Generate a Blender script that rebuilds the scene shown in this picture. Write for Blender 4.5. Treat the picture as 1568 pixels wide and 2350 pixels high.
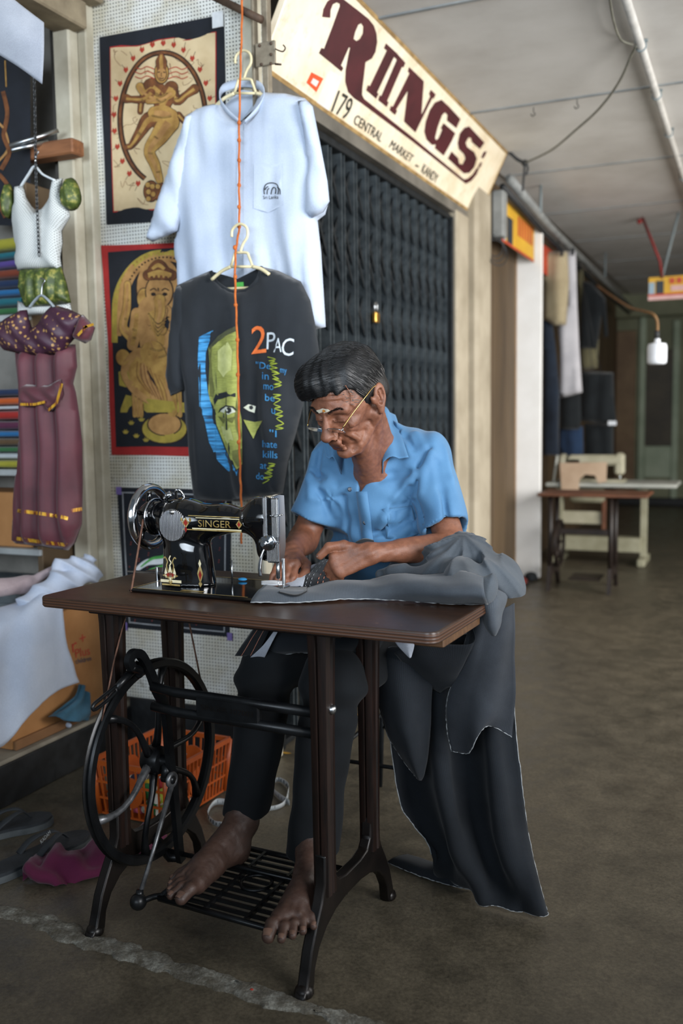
import bpy, math, random
import numpy as np
from mathutils import Vector, Matrix, noise
from mathutils.geometry import delaunay_2d_cdt
for o in list(bpy.data.objects): bpy.data.objects.remove(o)
SC = bpy.context.scene
COL = SC.collection
random.seed(7)
PI = math.pi
sin, cos = math.sin, math.cos

# ------------------------------------------------------------ camera, world, light, exposure
FPX, PITCH, ROLL, YAW, CAMZ = 2161.43, 0.0996, -0.0142, -0.4157, 1.1583
def cam_axes():
    cy, sy = cos(YAW), sin(YAW)
    f = np.array([sy*cos(PITCH), cy*cos(PITCH), -sin(PITCH)]); r = np.array([cy, -sy, 0.0]); u = np.cross(r, f)
    cr, sr = cos(ROLL), sin(ROLL)
    return cr*r+sr*u, -sr*r+cr*u, f
CR, CU, CF = cam_axes()
CAMP = np.array([0, 0, CAMZ])
cd = bpy.data.cameras.new('camera'); cam = bpy.data.objects.new('camera', cd); COL.objects.link(cam)
cd.sensor_fit = 'VERTICAL'; cd.sensor_height = 36; cd.sensor_width = 24; cd.lens = FPX/2350*36
m = Matrix.Identity(4)
for i in range(3): m[i][0], m[i][1], m[i][2], m[i][3] = CR[i], CU[i], -CF[i], CAMP[i]
cam.matrix_world = m
cd.clip_start = .05; cd.clip_end = 100
cd.dof.use_dof = True; cd.dof.focus_distance = 2.16; cd.dof.aperture_fstop = 2.4
SC.camera = cam
SC.view_settings.view_transform = 'Standard'; SC.view_settings.look = 'None'
SC.view_settings.gamma = 1; SC.view_settings.use_curve_mapping = False
SC.view_settings.exposure = 0.75
wd = bpy.data.worlds.new('overcast_sky'); SC.world = wd; wd.use_nodes = True
bg = wd.node_tree.nodes['Background']; bg.inputs[0].default_value = (.72, .86, 1, 1); bg.inputs[1].default_value = 0.10
def area(name, loc, target, sx, sy, power, col, spread=180):
    l = bpy.data.lights.new(name, 'AREA'); l.shape = 'RECTANGLE'; l.size = sx; l.size_y = sy; l.energy = power; l.color = col; l.spread = math.radians(spread)
    o = bpy.data.objects.new(name, l); COL.objects.link(o); o.location = loc
    o.rotation_euler = (Vector(target)-Vector(loc)).to_track_quat('-Z', 'Y').to_euler()
    return o
area('daylight_side_opening', (2.3, 4.6, 1.5), (-1.3, 5.9, 1.0), 3.2, 2.0, 82, (1, .97, .92), 140)
area('daylight_street_side', (2.7, .7, 2.0), (-1.0, 2.5, 1.55), 2.2, 1.4, 31, (.97, .98, 1), 76)
area('daylight_open_front', (-.9, -2.0, 1.9), (-1.8, 2.8, 2.0), 4.0, 1.4, 24, (.78, .89, 1), 66)

def pix(ax, val, x, y):
    d = CR*((x-784)/FPX)+CU*((1175-y)/FPX)+CF
    i = 'XYZ'.index(ax); return CAMP+d*((val-CAMP[i])/d[i])
# frame of the sewing table: u along its length, v towards the tailor
TC, TH, TL, TD = np.array([-1.00861, 1.88462]), -0.042847, .9723, .4676
def T(u, v, z):
    a, b = u-TL/2, v-TD/2
    return np.array([TC[0]+a*cos(TH)-b*sin(TH), TC[1]+a*sin(TH)+b*cos(TH), z])

# ------------------------------------------------------------ materials
def lin(h):
    if isinstance(h, str):
        h = h.lstrip('#'); c = [int(h[i:i+2], 16)/255 for i in (0, 2, 4)]
        return tuple(x/12.92 if x <= .04045 else ((x+.055)/1.055)**2.4 for x in c)+(1,)
    return tuple(h)+(1,)
MATS = {}
class NT:
    def __init__(s, name):
        s.m = bpy.data.materials.new(name); s.m.use_nodes = True; s.t = s.m.node_tree
        s.b = s.t.nodes['Principled BSDF']; MATS[name] = s.m
        s.m.diffuse_color = (.5, .5, .5, 1)
    def n(s, typ, **kw):
        x = s.t.nodes.new(typ)
        for k, v in kw.items():
            if k[0] == '_': x.inputs[k[1:].replace('_', ' ')].default_value = v
            else: setattr(x, k, v)
        return x
    def l(s, a, b): s.t.links.new(a, b)
    def coord(s, scale=(1, 1, 1), out='Object', rot=(0, 0, 0)):
        c = s.n('ShaderNodeTexCoord'); m = s.n('ShaderNodeMapping'); m.inputs['Scale'].default_value = scale; m.inputs['Rotation'].default_value = rot
        s.l(c.outputs[out], m.inputs[0]); return m.outputs[0]
    def noise(s, vec, scale, detail=5, rough=.55, dist=0):
        n = s.n('ShaderNodeTexNoise'); n.inputs['Scale'].default_value = scale; n.inputs['Detail'].default_value = detail
        n.inputs['Roughness'].default_value = rough; n.inputs['Distortion'].default_value = dist
        s.l(vec, n.inputs['Vector']); return n.outputs['Fac']
    def ramp(s, fac, stops):
        r = s.n('ShaderNodeValToRGB'); e = r.color_ramp.elements
        while len(e) < len(stops): e.new(.5)
        for i, (p, c) in enumerate(stops): e[i].position = p; e[i].color = lin(c)
        s.l(fac, r.inputs[0]); return r.outputs[0]
    def mix(s, fac, a, b, typ='MIX'):
        x = s.n('ShaderNodeMix', data_type='RGBA', blend_type=typ)
        for sock, v in ((x.inputs[0], fac), (x.inputs[6], a), (x.inputs[7], b)):
            if hasattr(v, 'node'): s.l(v, sock)
            elif isinstance(v, (int, float)): sock.default_value = v
            else: sock.default_value = lin(v)
        return x.outputs[2]
    def math(s, op, a, b=0, c=0):
        x = s.n('ShaderNodeMath', operation=op)
        for i, v in enumerate((a, b, c)):
            if hasattr(v, 'node'): s.l(v, x.inputs[i])
            else: x.inputs[i].default_value = v
        return x.outputs[0]
    def bump(s, h, strength=.3, dist=.01):
        b = s.n('ShaderNodeBump'); b.inputs['Strength'].default_value = strength; b.inputs['Distance'].default_value = dist
        s.l(h, b.inputs['Height']); s.l(b.outputs[0], s.b.inputs['Normal'])
    def set(s, **kw):
        for k, v in kw.items():
            k = k.replace('_', ' ')
            if hasattr(v, 'node'): s.l(v, s.b.inputs[k])
            else: s.b.inputs[k].default_value = lin(v) if isinstance(v, str) else v
        return s.m
def M(name, c1, c2=None, sc=12, rough=.6, metal=0, bump=0, bsc=None, stretch=(1, 1, 1), spec=.5, coat=0, sheen=0, lo=.35, hi=.65, rvar=0, bdist=.004):
    if name in MATS: return MATS[name]
    t = NT(name); v = t.coord(stretch); f = t.noise(v, sc)
    t.set(Base_Color=t.ramp(f, [(lo, c1), (hi, c2 or c1)]), Metallic=float(metal), Coat_Weight=float(coat), Sheen_Weight=float(sheen))
    t.b.inputs['Specular IOR Level'].default_value = spec
    if rvar:
        t.set(Roughness=t.math('MULTIPLY_ADD', f, rvar, rough-rvar/2))
    else: t.set(Roughness=float(rough))
    if bump: t.bump(t.noise(v, bsc or sc*6, 4), bump, bdist)
    return t.m
def cloth(name, c1, c2=None, sc=6, weave=900, rough=.9, stripe=None, sheen=.15, bump=.25):
    if name in MATS: return MATS[name]
    t = NT(name); v = t.coord(); f = t.noise(v, sc, 4)
    col = t.ramp(f, [(.35, c1), (.65, c2 or c1)])
    w = t.noise(v, weave, 2)
    col = t.mix(.35, col, t.ramp(w, [(.3, (.25, .25, .25)), (.7, (1, 1, 1))]), 'MULTIPLY')
    if stripe:                                  # (count per metre along the UV, colour, strength)
        uv = t.n('ShaderNodeUVMap'); sp = t.n('ShaderNodeSeparateXYZ'); t.l(uv.outputs[0], sp.inputs[0])
        k = t.math('SINE', t.math('MULTIPLY', sp.outputs[0], stripe[0]*2*PI))
        col = t.mix(t.math('MULTIPLY', t.math('GREATER_THAN', k, .35), stripe[2]), col, stripe[1])
    t.set(Base_Color=col, Roughness=rough, Sheen_Weight=sheen)
    t.b.inputs['Specular IOR Level'].default_value = .25
    t.bump(w, bump, .0006)
    return t.m

# ------------------------------------------------------------ objects
def tag(o, label=None, cat=None, group=None, kind=None):
    if label: o['label'] = label
    if cat: o['category'] = cat
    if group: o['group'] = group
    if kind: o['kind'] = kind
    return o
def thing(name, label, cat, loc, group=None, kind=None):
    o = bpy.data.objects.new(name, None); COL.objects.link(o); o.location = [float(x) for x in loc]; o.empty_display_size = .05
    return tag(o, label, cat, group, kind)
def root_loc(o):
    while o.parent: o = o.parent
    return np.array(o.location)
def np3(a): return np.array(a, float)
def basis(d):
    d = np3(d)/np.linalg.norm(d); a = np.array([0, 0, 1.]) if abs(d[2]) < .9 else np.array([1., 0, 0])
    x = np.cross(a, d); x /= np.linalg.norm(x); return x, np.cross(d, x), d
class MB:
    def __init__(s): s.v = []; s.f = []; s.mi = []; s.uv = None; s.cm = 0
    def add(s, V, F):
        b = len(s.v); s.v += [tuple(map(float, p)) for p in V]; s.f += [tuple(int(b+i) for i in q) for q in F]; s.mi += [s.cm]*len(F); return s
    def box(s, lo, hi, bev=0, fn=None):
        lo, hi = np.minimum(lo, hi).astype(float), np.maximum(lo, hi).astype(float)
        if bev:
            b = min(bev, .49*float((hi-lo).min())); V = []; F = []
            for k, (z, e) in enumerate(((lo[2], b), (lo[2]+b, 0), (hi[2]-b, 0), (hi[2], b))):
                x0, x1, y0, y1 = lo[0]+e, hi[0]-e, lo[1]+e, hi[1]-e
                V += [(x0+b, y0, z), (x1-b, y0, z), (x1, y0+b, z), (x1, y1-b, z), (x1-b, y1, z), (x0+b, y1, z), (x0, y1-b, z), (x0, y0+b, z)]
            for k in range(3):
                for i in range(8): F.append((k*8+i, k*8+(i+1) % 8, k*8+8+(i+1) % 8, k*8+8+i))
            F += [tuple(range(7, -1, -1)), tuple(range(24, 32))]
        else:
            V = [(x, y, z) for z in (lo[2], hi[2]) for x, y in ((lo[0], lo[1]), (hi[0], lo[1]), (hi[0], hi[1]), (lo[0], hi[1]))]
            F = [(3, 2, 1, 0), (4, 5, 6, 7), (0, 1, 5, 4), (1, 2, 6, 5), (2, 3, 7, 6), (3, 0, 4, 7)]
        if fn: V = [fn(*p) for p in V]
        return s.add(V, F)
    def cyl(s, a, b, r0, r1=None, n=12, cap=True):
        return s.tube([a, b], [r0, r0 if r1 is None else r1], n, cap)
    def tube(s, P, r, n=8, cap=True, closed=False, flat=None, up=None):
        P = [np3(p) for p in P]; k = len(P); R = [r]*k if np.isscalar(r) else list(r)
        V = []; X = None
        for i in range(k):
            a, b = P[i-1] if (i or closed) else P[0], P[(i+1) % k] if (i < k-1 or closed) else P[-1]
            d = b-a; d = d/(np.linalg.norm(d)+1e-12)
            if X is None:
                X = basis(d)[0] if up is None else np.cross(np3(up), d); X = X/np.linalg.norm(X)
            if up is not None: X = np.cross(np3(up), d)
            X = X-d*(X@d); X = X/(np.linalg.norm(X)+1e-12); Y = np.cross(d, X)
            fy = flat if flat else 1
            V += [P[i]+R[i]*(cos(t)*X+fy*sin(t)*Y) for t in np.arange(n)*2*PI/n]
        F = []
        for i in range(k if closed else k-1):
            j = (i+1) % k
            for q in range(n): F.append((i*n+q, i*n+(q+1) % n, j*n+(q+1) % n, j*n+q))
        if cap and not closed: F += [tuple(range(n-1, -1, -1)), tuple(range((k-1)*n, k*n))]
        return s.add(V, F)
    def bar(s, P, w, t, up=(0, 0, 1), closed=False):
        """rectangular section swept along P: w across (perpendicular to up), t along up"""
        P = [np3(p) for p in P]; k = len(P); V = []; F = []; U = np3(up)
        W = [w]*k if np.isscalar(w) else w; TT = [t]*k if np.isscalar(t) else t
        for i in range(k):
            d = (P[(i+1) % k] if (i < k-1 or closed) else P[i])-(P[i-1] if (i or closed) else P[i]); d /= np.linalg.norm(d)
            X = np.cross(d, U); X /= np.linalg.norm(X); Y = np.cross(X, d)
            V += [P[i]+X*W[i]/2*a+Y*TT[i]/2*b for a, b in ((-1, -1), (1, -1), (1, 1), (-1, 1))]
        for i in range(k if closed else k-1):
            j = (i+1) % k
            for q in range(4): F.append((i*4+q, i*4+(q+1) % 4, j*4+(q+1) % 4, j*4+q))
        if not closed: F += [(3, 2, 1, 0), tuple(range(k*4-4, k*4))]
        return s.add(V, F)
    def lathe(s, prof, o, axis=(0, 0, 1), n=24, arc=None):
        X, Y, D = basis(axis); o = np3(o); V = []; F = []
        for r, h in prof: V += [o+D*h+r*(cos(t)*X+sin(t)*Y) for t in np.arange(n)*2*PI/n]
        for i in range(len(prof)-1):
            for q in range(n): F.append((i*n+q, i*n+(q+1) % n, i*n+n+(q+1) % n, i*n+n+q))
        ring = abs(prof[0][0]-prof[-1][0])+abs(prof[0][1]-prof[-1][1]) < 1e-9
        if prof[0][0] > 1e-6 and not ring: F.append(tuple(range(n-1, -1, -1)))
        if prof[-1][0] > 1e-6 and not ring: F.append(tuple(range((len(prof)-1)*n, len(prof)*n)))
        return s.add(V, F)
    def ring(s, o, axis, R, r, n=48, m=10, fr=1):
        X, Y, D = basis(axis); o = np3(o); P = [o+R*(cos(t)*X+sin(t)*Y) for t in np.arange(n)*2*PI/n]
        return s.tube(P, r, m, closed=True, up=D, flat=fr)
    def ball(s, c, r, n=12, k=8):
        r = (r, r, r) if np.isscalar(r) else r; V = [(c[0], c[1], c[2]-r[2])]; F = []
        for i in range(1, k):
            a = PI*i/k
            V += [(c[0]+r[0]*sin(a)*cos(t), c[1]+r[1]*sin(a)*sin(t), c[2]-r[2]*cos(a)) for t in np.arange(n)*2*PI/n]
        V.append((c[0], c[1], c[2]+r[2])); e = len(V)-1
        for q in range(n):
            F.append((0, 1+(q+1) % n, 1+q)); F.append((e, e-n+q, e-n+(q+1) % n))
            for i in range(k-2): F.append((1+i*n+q, 1+i*n+(q+1) % n, 1+i*n+n+(q+1) % n, 1+i*n+n+q))
        return s.add(V, F)
    def grid(s, P, cu=False, cv=False):
        P = np.asarray(P, float); a, b = P.shape[:2]; F = []
        for i in range(a if cu else a-1):
            for j in range(b if cv else b-1):
                F.append((i*b+j, ((i+1) % a)*b+j, ((i+1) % a)*b+(j+1) % b, i*b+(j+1) % b))
        return s.add(P.reshape(-1, 3), F)
    def prism(s, poly, fn, t0, t1):
        """poly in 2D, fn(x, y, t) -> 3D; closed solid between t0 and t1 (triangulated, concave allowed)"""
        V2, F2 = tri2(poly); n = len(V2); k = len(poly)
        V = [fn(x, y, t0) for x, y in V2]+[fn(x, y, t1) for x, y in V2]
        F = [tuple(reversed(f)) for f in F2]+[tuple(i+n for i in f) for f in F2]
        if n == k: F += [(i, (i+1) % k, (i+1) % k+n, i+n) for i in range(k)]
        return s.add(V, F)
    def build(s, name, mat, parent=None, smooth=True, auto=None, solid=0, sub=0):
        V = np.array(s.v, float)
        loc = root_loc(parent) if parent is not None else np.array([(V[:, 0].min()+V[:, 0].max())/2, (V[:, 1].min()+V[:, 1].max())/2, V[:, 2].min()])
        me = bpy.data.meshes.new(name); me.from_pydata((V-loc).tolist(), [], s.f)
        for mm in (mat if isinstance(mat, (list, tuple)) else [mat]): me.materials.append(mm)
        if any(s.mi): me.polygons.foreach_set('material_index', s.mi)
        if s.uv is not None:
            u = me.uv_layers.new(name='UVMap'); ix = np.zeros(len(me.loops), int); me.loops.foreach_get('vertex_index', ix)
            u.data.foreach_set('uv', np.array(s.uv, float)[ix].ravel())
        if smooth:
            me.polygons.foreach_set('use_smooth', [True]*len(me.polygons))
            if auto is not None: me.set_sharp_from_angle(angle=math.radians(auto))
        me.validate(); me.update()
        o = bpy.data.objects.new(name, me); COL.objects.link(o)
        if parent is not None: o.parent = parent
        else: o.location = loc.tolist()
        if solid: md = o.modifiers.new('thickness', 'SOLIDIFY'); md.thickness = solid; md.offset = 0
        if sub: md = o.modifiers.new('smooth', 'SUBSURF'); md.levels = md.render_levels = sub
        return o
def tri2(poly, spacing=None, jitter=.0):
    poly = [tuple(map(float, p)) for p in poly]; n = len(poly); pts = [Vector(p) for p in poly]
    if spacing:
        A = np.array(poly); lo, hi = A.min(0), A.max(0)
        nx, ny = int((hi[0]-lo[0])/spacing)+1, int((hi[1]-lo[1])/spacing)+1
        G = np.stack(np.meshgrid(lo[0]+(np.arange(nx)+.5)*spacing, lo[1]+(np.arange(ny)+.5)*spacing), -1).reshape(-1, 2)
        d = pdist(G, A); G = G[(d > spacing*.45)]
        pts += [Vector(g) for g in G]
    r = delaunay_2d_cdt(pts, [], [list(range(n))], 1, 1e-6)
    F = []
    for f in r[2]:
        a, b, c = [r[0][i] for i in f[:3]]
        F.append(tuple(f) if (b-a).cross(c-a) > 0 else tuple(reversed(f)))
    return [(p.x, p.y) for p in r[0]], F
def pdist(G, A):
    """signed distance to polygon A (positive inside)"""
    G = np.asarray(G, float); B = np.roll(A, -1, 0); best = np.full(len(G), 1e9); ins = np.zeros(len(G), bool)
    for a, b in zip(A, B):
        e = b-a; w = G-a; t = np.clip((w@e)/(e@e+1e-18), 0, 1)
        best = np.minimum(best, np.linalg.norm(w-t[:, None]*e, axis=1))
        c = ((a[1] <= G[:, 1]) & (b[1] > G[:, 1])) | ((b[1] <= G[:, 1]) & (a[1] > G[:, 1]))
        if abs(e[1]) > 1e-12: ins ^= c & (G[:, 0] < a[0]+(G[:, 1]-a[1])/e[1]*e[0])
    return np.where(ins, best, -best)
def dense(poly, step, closed=True):
    out = []; n = len(poly)
    for i in range(n if closed else n-1):
        a, b = np3(poly[i]), np3(poly[(i+1) % n]); k = max(1, int(np.linalg.norm(b-a)/step))
        out += [a+(b-a)*j/k for j in range(k)]
    if not closed: out.append(np3(poly[-1]))
    return out
def spline(P, k=8, closed=False):
    P = [np3(p) for p in P]; n = len(P); out = []
    for i in range(n if closed else n-1):
        if closed: a, b, c, d = P[i-1], P[i], P[(i+1) % n], P[(i+2) % n]
        else: a, b, c, d = P[max(i-1, 0)], P[i], P[i+1], P[min(i+2, n-1)]
        for j in range(k):
            t = j/k; out.append(.5*((2*b)+(c-a)*t+(2*a-5*b+4*c-d)*t*t+(3*b-a-3*c+d)*t**3))
    if not closed: out.append(P[-1])
    return out
def text2(s, size=1.0, shear=0):
    cu = bpy.data.curves.new('t', 'FONT'); cu.body = s; cu.size = size; cu.shear = shear; cu.resolution_u = 3
    ob = bpy.data.objects.new('t', cu); COL.objects.link(ob); me = ob.to_mesh()
    V = np.array([v.co[:2] for v in me.vertices]); F = [tuple(p.vertices) for p in me.polygons]
    ob.to_mesh_clear(); bpy.data.objects.remove(ob); bpy.data.curves.remove(cu)
    return V, F
def nz(p, s=1.0): return noise.noise(Vector((p[0]*s, p[1]*s, p[2]*s)))
def copy_tree(o, dloc=(0, 0, 0), parent=None):
    c = o.copy(); COL.objects.link(c); c.parent = parent
    if parent is None: c.location = Vector(o.location)+Vector(dloc)
    for ch in list(o.children): copy_tree(ch, parent=c)
    return c

# ------------------------------------------------------------ signed-distance modelling (bodies, heavy folds)
class SDF:
    def __init__(s, lo, hi, h):
        s.lo, s.h = np3(lo), h; n = np.ceil((np3(hi)-s.lo)/h).astype(int)+1; s.n = n
        s.ax = [s.lo[i]+h*np.arange(n[i]) for i in range(3)]; s.v = np.full(n, .5, np.float32)
    def sub(s, lo, hi):
        a = np.clip(np.floor((np3(lo)-s.lo)/s.h).astype(int), 0, s.n); b = np.clip(np.ceil((np3(hi)-s.lo)/s.h).astype(int)+1, 0, s.n)
        sl = tuple(slice(i, j) for i, j in zip(a, b))
        if any(j <= i for i, j in zip(a, b)): return sl, None
        return sl, np.stack(np.meshgrid(*[s.ax[i][sl[i]] for i in range(3)], indexing='ij'), -1).astype(np.float32)
    def op(s, sl, d, k, cut=False):
        v = s.v[sl]
        if cut: d = -d; hh = np.clip(.5-.5*(d-v)/k, 0, 1) if k else (v > d)*1.; s.v[sl] = d*(1-hh)+v*hh+(k*hh*(1-hh) if k else 0)
        else: hh = np.clip(.5+.5*(v-d)/k, 0, 1) if k else (d < v)*1.; s.v[sl] = v*(1-hh)+d*hh-(k*hh*(1-hh) if k else 0)
    def cap(s, a, b, ra, rb=None, k=.01, sq=None, cut=False):
        a, b = np3(a), np3(b); rb = ra if rb is None else rb; m = max(ra, rb)*(1 if sq is None else max(sq[1], 1))+k*1.5+s.h*3
        sl, P = s.sub(np.minimum(a, b)-m, np.maximum(a, b)+m)
        if P is None: return
        e = b-a; t = np.clip(((P-a)@e)/(e@e+1e-12), 0, 1); q = P-a-t[..., None]*e
        if sq is not None:                      # flatten along direction sq[0] by factor sq[1]
            d = np3(sq[0])/np.linalg.norm(sq[0]); w = q@d; q = q+d*(w*(1/sq[1]-1))[..., None]
        s.op(sl, np.linalg.norm(q, axis=-1)-(ra+(rb-ra)*t), k, cut)
    def ell(s, c, r, k=.01, R=None, cut=False):
        c, r = np3(c), np3(r); m = r.max()+k*1.5+s.h*3; sl, P = s.sub(c-m, c+m)
        if P is None: return
        q = P-c
        if R is not None: q = q@np.array(R)     # columns of R: local axes
        k0 = np.linalg.norm(q/r, axis=-1); k1 = np.linalg.norm(q/(r*r), axis=-1)+1e-9
        s.op(sl, k0*(k0-1)/k1, k, cut)
    def fn(s, f, lo=None, hi=None, mode='add'):
        sl, P = s.sub(s.lo if lo is None else lo, s.lo+s.h*s.n if hi is None else hi)
        if P is None: return
        if mode == 'add': s.v[sl] += f(P)
        elif mode == 'max': s.v[sl] = np.maximum(s.v[sl], f(P))
        else: s.v[sl] = np.minimum(s.v[sl], f(P))
    def mesh(s):
        vol = s.v; n = np.array(vol.shape); S = vol < 0; C = np.zeros(n-1, np.int8)
        cs = [(i, j, k) for i in (0, 1) for j in (0, 1) for k in (0, 1)]
        for i, j, k in cs: C += S[i:n[0]-1+i, j:n[1]-1+j, k:n[2]-1+k]
        act = (C > 0) & (C < 8); I = np.argwhere(act); ids = np.full(n-1, -1, int); ids[act] = np.arange(len(I))
        pos = np.zeros((len(I), 3)); w = np.zeros(len(I))
        for a in cs:
            for ax in range(3):
                if a[ax]: continue
                b = list(a); b[ax] = 1
                va = vol[I[:, 0]+a[0], I[:, 1]+a[1], I[:, 2]+a[2]]; vb = vol[I[:, 0]+b[0], I[:, 1]+b[1], I[:, 2]+b[2]]
                mm = (va < 0) != (vb < 0); t = np.where(mm, va/np.where(mm, va-vb, 1), 0); p = np.tile(np.array(a, float), (len(I), 1)); p[:, ax] += t
                pos[mm] += p[mm]; w[mm] += 1
        V = s.lo+s.h*(I+pos/w[:, None]); F = []
        for ax in range(3):
            u, v = (ax+1) % 3, (ax+2) % 3
            a = [slice(None)]*3; b = [slice(None)]*3; a[ax] = slice(0, -1); b[ax] = slice(1, None)
            s0, s1 = S[tuple(a)], S[tuple(b)]; J = np.argwhere(s0 != s1)
            J = J[(J[:, u] > 0) & (J[:, v] > 0) & (J[:, u] < n[u]-1) & (J[:, v] < n[v]-1)]
            if not len(J): continue
            eu = np.zeros(3, int); ev = np.zeros(3, int); eu[u] = 1; ev[v] = 1
            Q = np.stack([ids[tuple((J-o).T)] for o in (0*eu, eu, eu+ev, ev)], 1)
            fl = s0[tuple(J.T)]; Q[~fl] = Q[~fl][:, ::-1]; F.append(Q)
        return V, np.concatenate(F)
    def into(s, mb):
        V, F = s.mesh(); mb.add(V, F); return mb
# ------------------------------------------------------------ the setting
def struct(mb, name, mat, parent=None, **kw):
    o = mb.build(name, mat, parent, smooth=kw.pop('smooth', False), **kw)
    if parent is None: o['kind'] = 'structure'
    return o
# materials of the building
t = NT('floor_cement'); v = t.coord(); a = t.noise(v, 1.7, 8, .6, .4); b = t.noise(v, 11, 8, .65); c = t.noise(v, 130, 3)
col = t.mix(.55, t.ramp(a, [(.3, '#454137'), (.5, '#595245'), (.72, '#6d6453')]), t.ramp(b, [(.3, '#3f3b32'), (.7, '#716856')]))
col = t.mix(.6, col, t.ramp(c, [(.25, (.25, .25, .25)), (.75, (1.15, 1.15, 1.15))]), 'MULTIPLY'); g_ = t.noise(v, 420, 3); col = t.mix(.45, col, t.ramp(g_, [(.3, (.4, .4, .4)), (.7, (1.1, 1.1, 1.1))]), 'MULTIPLY'); k_ = t.noise(v, 4.2, 8, .7); col = t.mix(t.ramp(k_, [(.62, (0, 0, 0)), (.74, (.5, .5, .5))]), col, '#1d1b17')
t.set(Base_Color=col, Roughness=t.ramp(b, [(.3, (.30, .30, .30)), (.7, (.55, .55, .55))])); t.bump(c, .25, .002)
t = NT('seam_cement'); v = t.coord(); a = t.noise(v, 30, 9, .75); c = t.noise(v, 190, 4)
t.set(Base_Color=t.mix(.5, t.ramp(a, [(.40, '#4e493d'), (.52, '#66635a'), (.68, '#97988f')]), t.ramp(c, [(.3, (.3, .3, .3)), (.7, (1, 1, 1))]), 'MULTIPLY'), Roughness=.9); t.bump(c, .5, .004)
t = NT('ceiling_sheet'); v = t.coord(); a = t.noise(v, 2.2, 7, .6); c = t.noise(v, 60, 3)
t.set(Base_Color=t.ramp(a, [(.3, '#c3c0bb'), (.55, '#d3d1cd'), (.8, '#dddbd8')]), Roughness=.85); t.bump(c, .1, .002)
M('batten_paint', '#7f8486', '#989c9c', 9, .7)
t = NT('pegboard'); v = t.coord(); sp = t.n('ShaderNodeSeparateXYZ'); t.l(v, sp.inputs[0])
def cell(o): return t.math('SUBTRACT', t.math('FRACT', t.math('MULTIPLY', o, 1/.0118)), .5)
fx, fz = cell(sp.outputs[0]), cell(sp.outputs[2])
r = t.math('SQRT', t.math('ADD', t.math('MULTIPLY', fx, fx), t.math('MULTIPLY', fz, fz)))
hole = t.math('LESS_THAN', r, .21); a = t.noise(v, 5, 7, .65); b2 = t.noise(v, 26, 6, .6)
base = t.mix(t.ramp(a, [(.42, (0, 0, 0)), (.62, (.8, .8, .8))]), '#d3d4cf', '#b3ab92')
base = t.mix(t.ramp(b2, [(.62, (0, 0, 0)), (.72, (.55, .55, .55))]), base, '#7d7460')
t.set(Base_Color=t.mix(hole, base, '#1c1a17'), Roughness=.62)
t.bump(t.math('SUBTRACT', 1, hole), .6, .002)
M('cream_paint', '#a39c88', '#c3beac', 7, .7, bump=.2, bsc=40, rvar=.2)
M('grey_plaster', '#6f6c66', '#8b8780', 6, .85, bump=.2, bsc=50)
M('pier_plaster', '#8d8370', '#a59b88', 4, .8, bump=.15, bsc=50)
M('lintel_plaster', '#4f4b43', '#69645b', 5, .85, bump=.2, bsc=40)
M('dark_interior', '#3d3a36', '#55504a', 3, .9)
M('brown_board', '#453624', '#5c4a33', 5, .7, stretch=(1, 1, .2), bump=.1)
M('white_board', '#e6e4e0', '#f3f2f0', 3, .6)
M('raw_wood', '#8a6a48', '#a9865d', 14, .7, stretch=(4, 4, .5), bump=.2)
M('far_wall_paint', '#6a6d58', '#83856c', 2, .85)
M('far_pale_frame', '#8f9c86', '#a5b09a', 4, .7)
M('far_dark_panel', '#3a342a', '#4c4436', 4, .6)
M('far_brown_panel', '#6b5641', '#7d674e', 4, .7)
M('black_skirting', '#0b0d0f', '#1d2023', 16, .55, lo=.45, hi=.75, bump=.3, bsc=30, rvar=.3)
M('ledge_cement', '#6d665a', '#8f8778', 9, .8, bump=.4, bsc=60)
M('beam_paint', '#6f6350', '#9a8d74', 8, .8, bump=.4, bsc=30)

fl = struct(MB().box((-3.4, -3, -.12), (3.2, 12.6, 0)), 'floor', MATS['floor_cement'])
mb = MB()                                                    # rough cement joint that crosses the floor in front of the table
Pm = []
for i in range(361):
    s = i/360; x = -2.05+2.0*s; y0 = 1.655-.14*s+.020*nz((x, 3, 0), 5)+.008*nz((x, 9, 0), 19); w = .07+.04*nz((x, 1, 5), 6)+.03*nz((x, 4, 5), 23)-.02*s
    row = []
    for j in range(9):
        q = j/8; z = .0005+(.0045*sin(PI*q)**.5)*(1+.9*nz((x*20, q*4, 2), 1.0)+.5*nz((x*60, q*9, 7), 1.0)) if 0 < j < 8 else -.002
        row.append((x, y0+(q-.5)*w+.010*nz((x*22, q*3, 1), 1.)+.007*nz((x*75, q*5, 4), 1.), max(z, -.002)))
    Pm.append(row)
struct(mb.grid(Pm), 'floor_joint', MATS['seam_cement'], fl, smooth=True)

ce = struct(MB().box((-1.5, .9, 2.64), (2.3, 12.6, 2.72)).box((-3.4, .9, 2.64), (-1.5, 12.6, 2.72)), 'ceiling', MATS['ceiling_sheet'])
ys = [.92, 2.15, 3.39, 4.60, 5.87, 7.09, 8.31, 9.53, 10.75, 12.5]; xs = [-1.48, -.46, .76, 2.25]
for i in range(9):
    for j in range(3):
        struct(MB().box((xs[j]+.004, ys[i]+.004, 2.622), (xs[j+1]-.004, ys[i+1]-.004, 2.641), .003), 'ceiling_panel', MATS['ceiling_sheet'], ce)
for y in ys[1:-1]: struct(MB().box((-1.47, y-.011, 2.617), (2.25, y+.011, 2.63), .003), 'cover_strip', MATS['batten_paint'], ce)

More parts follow.
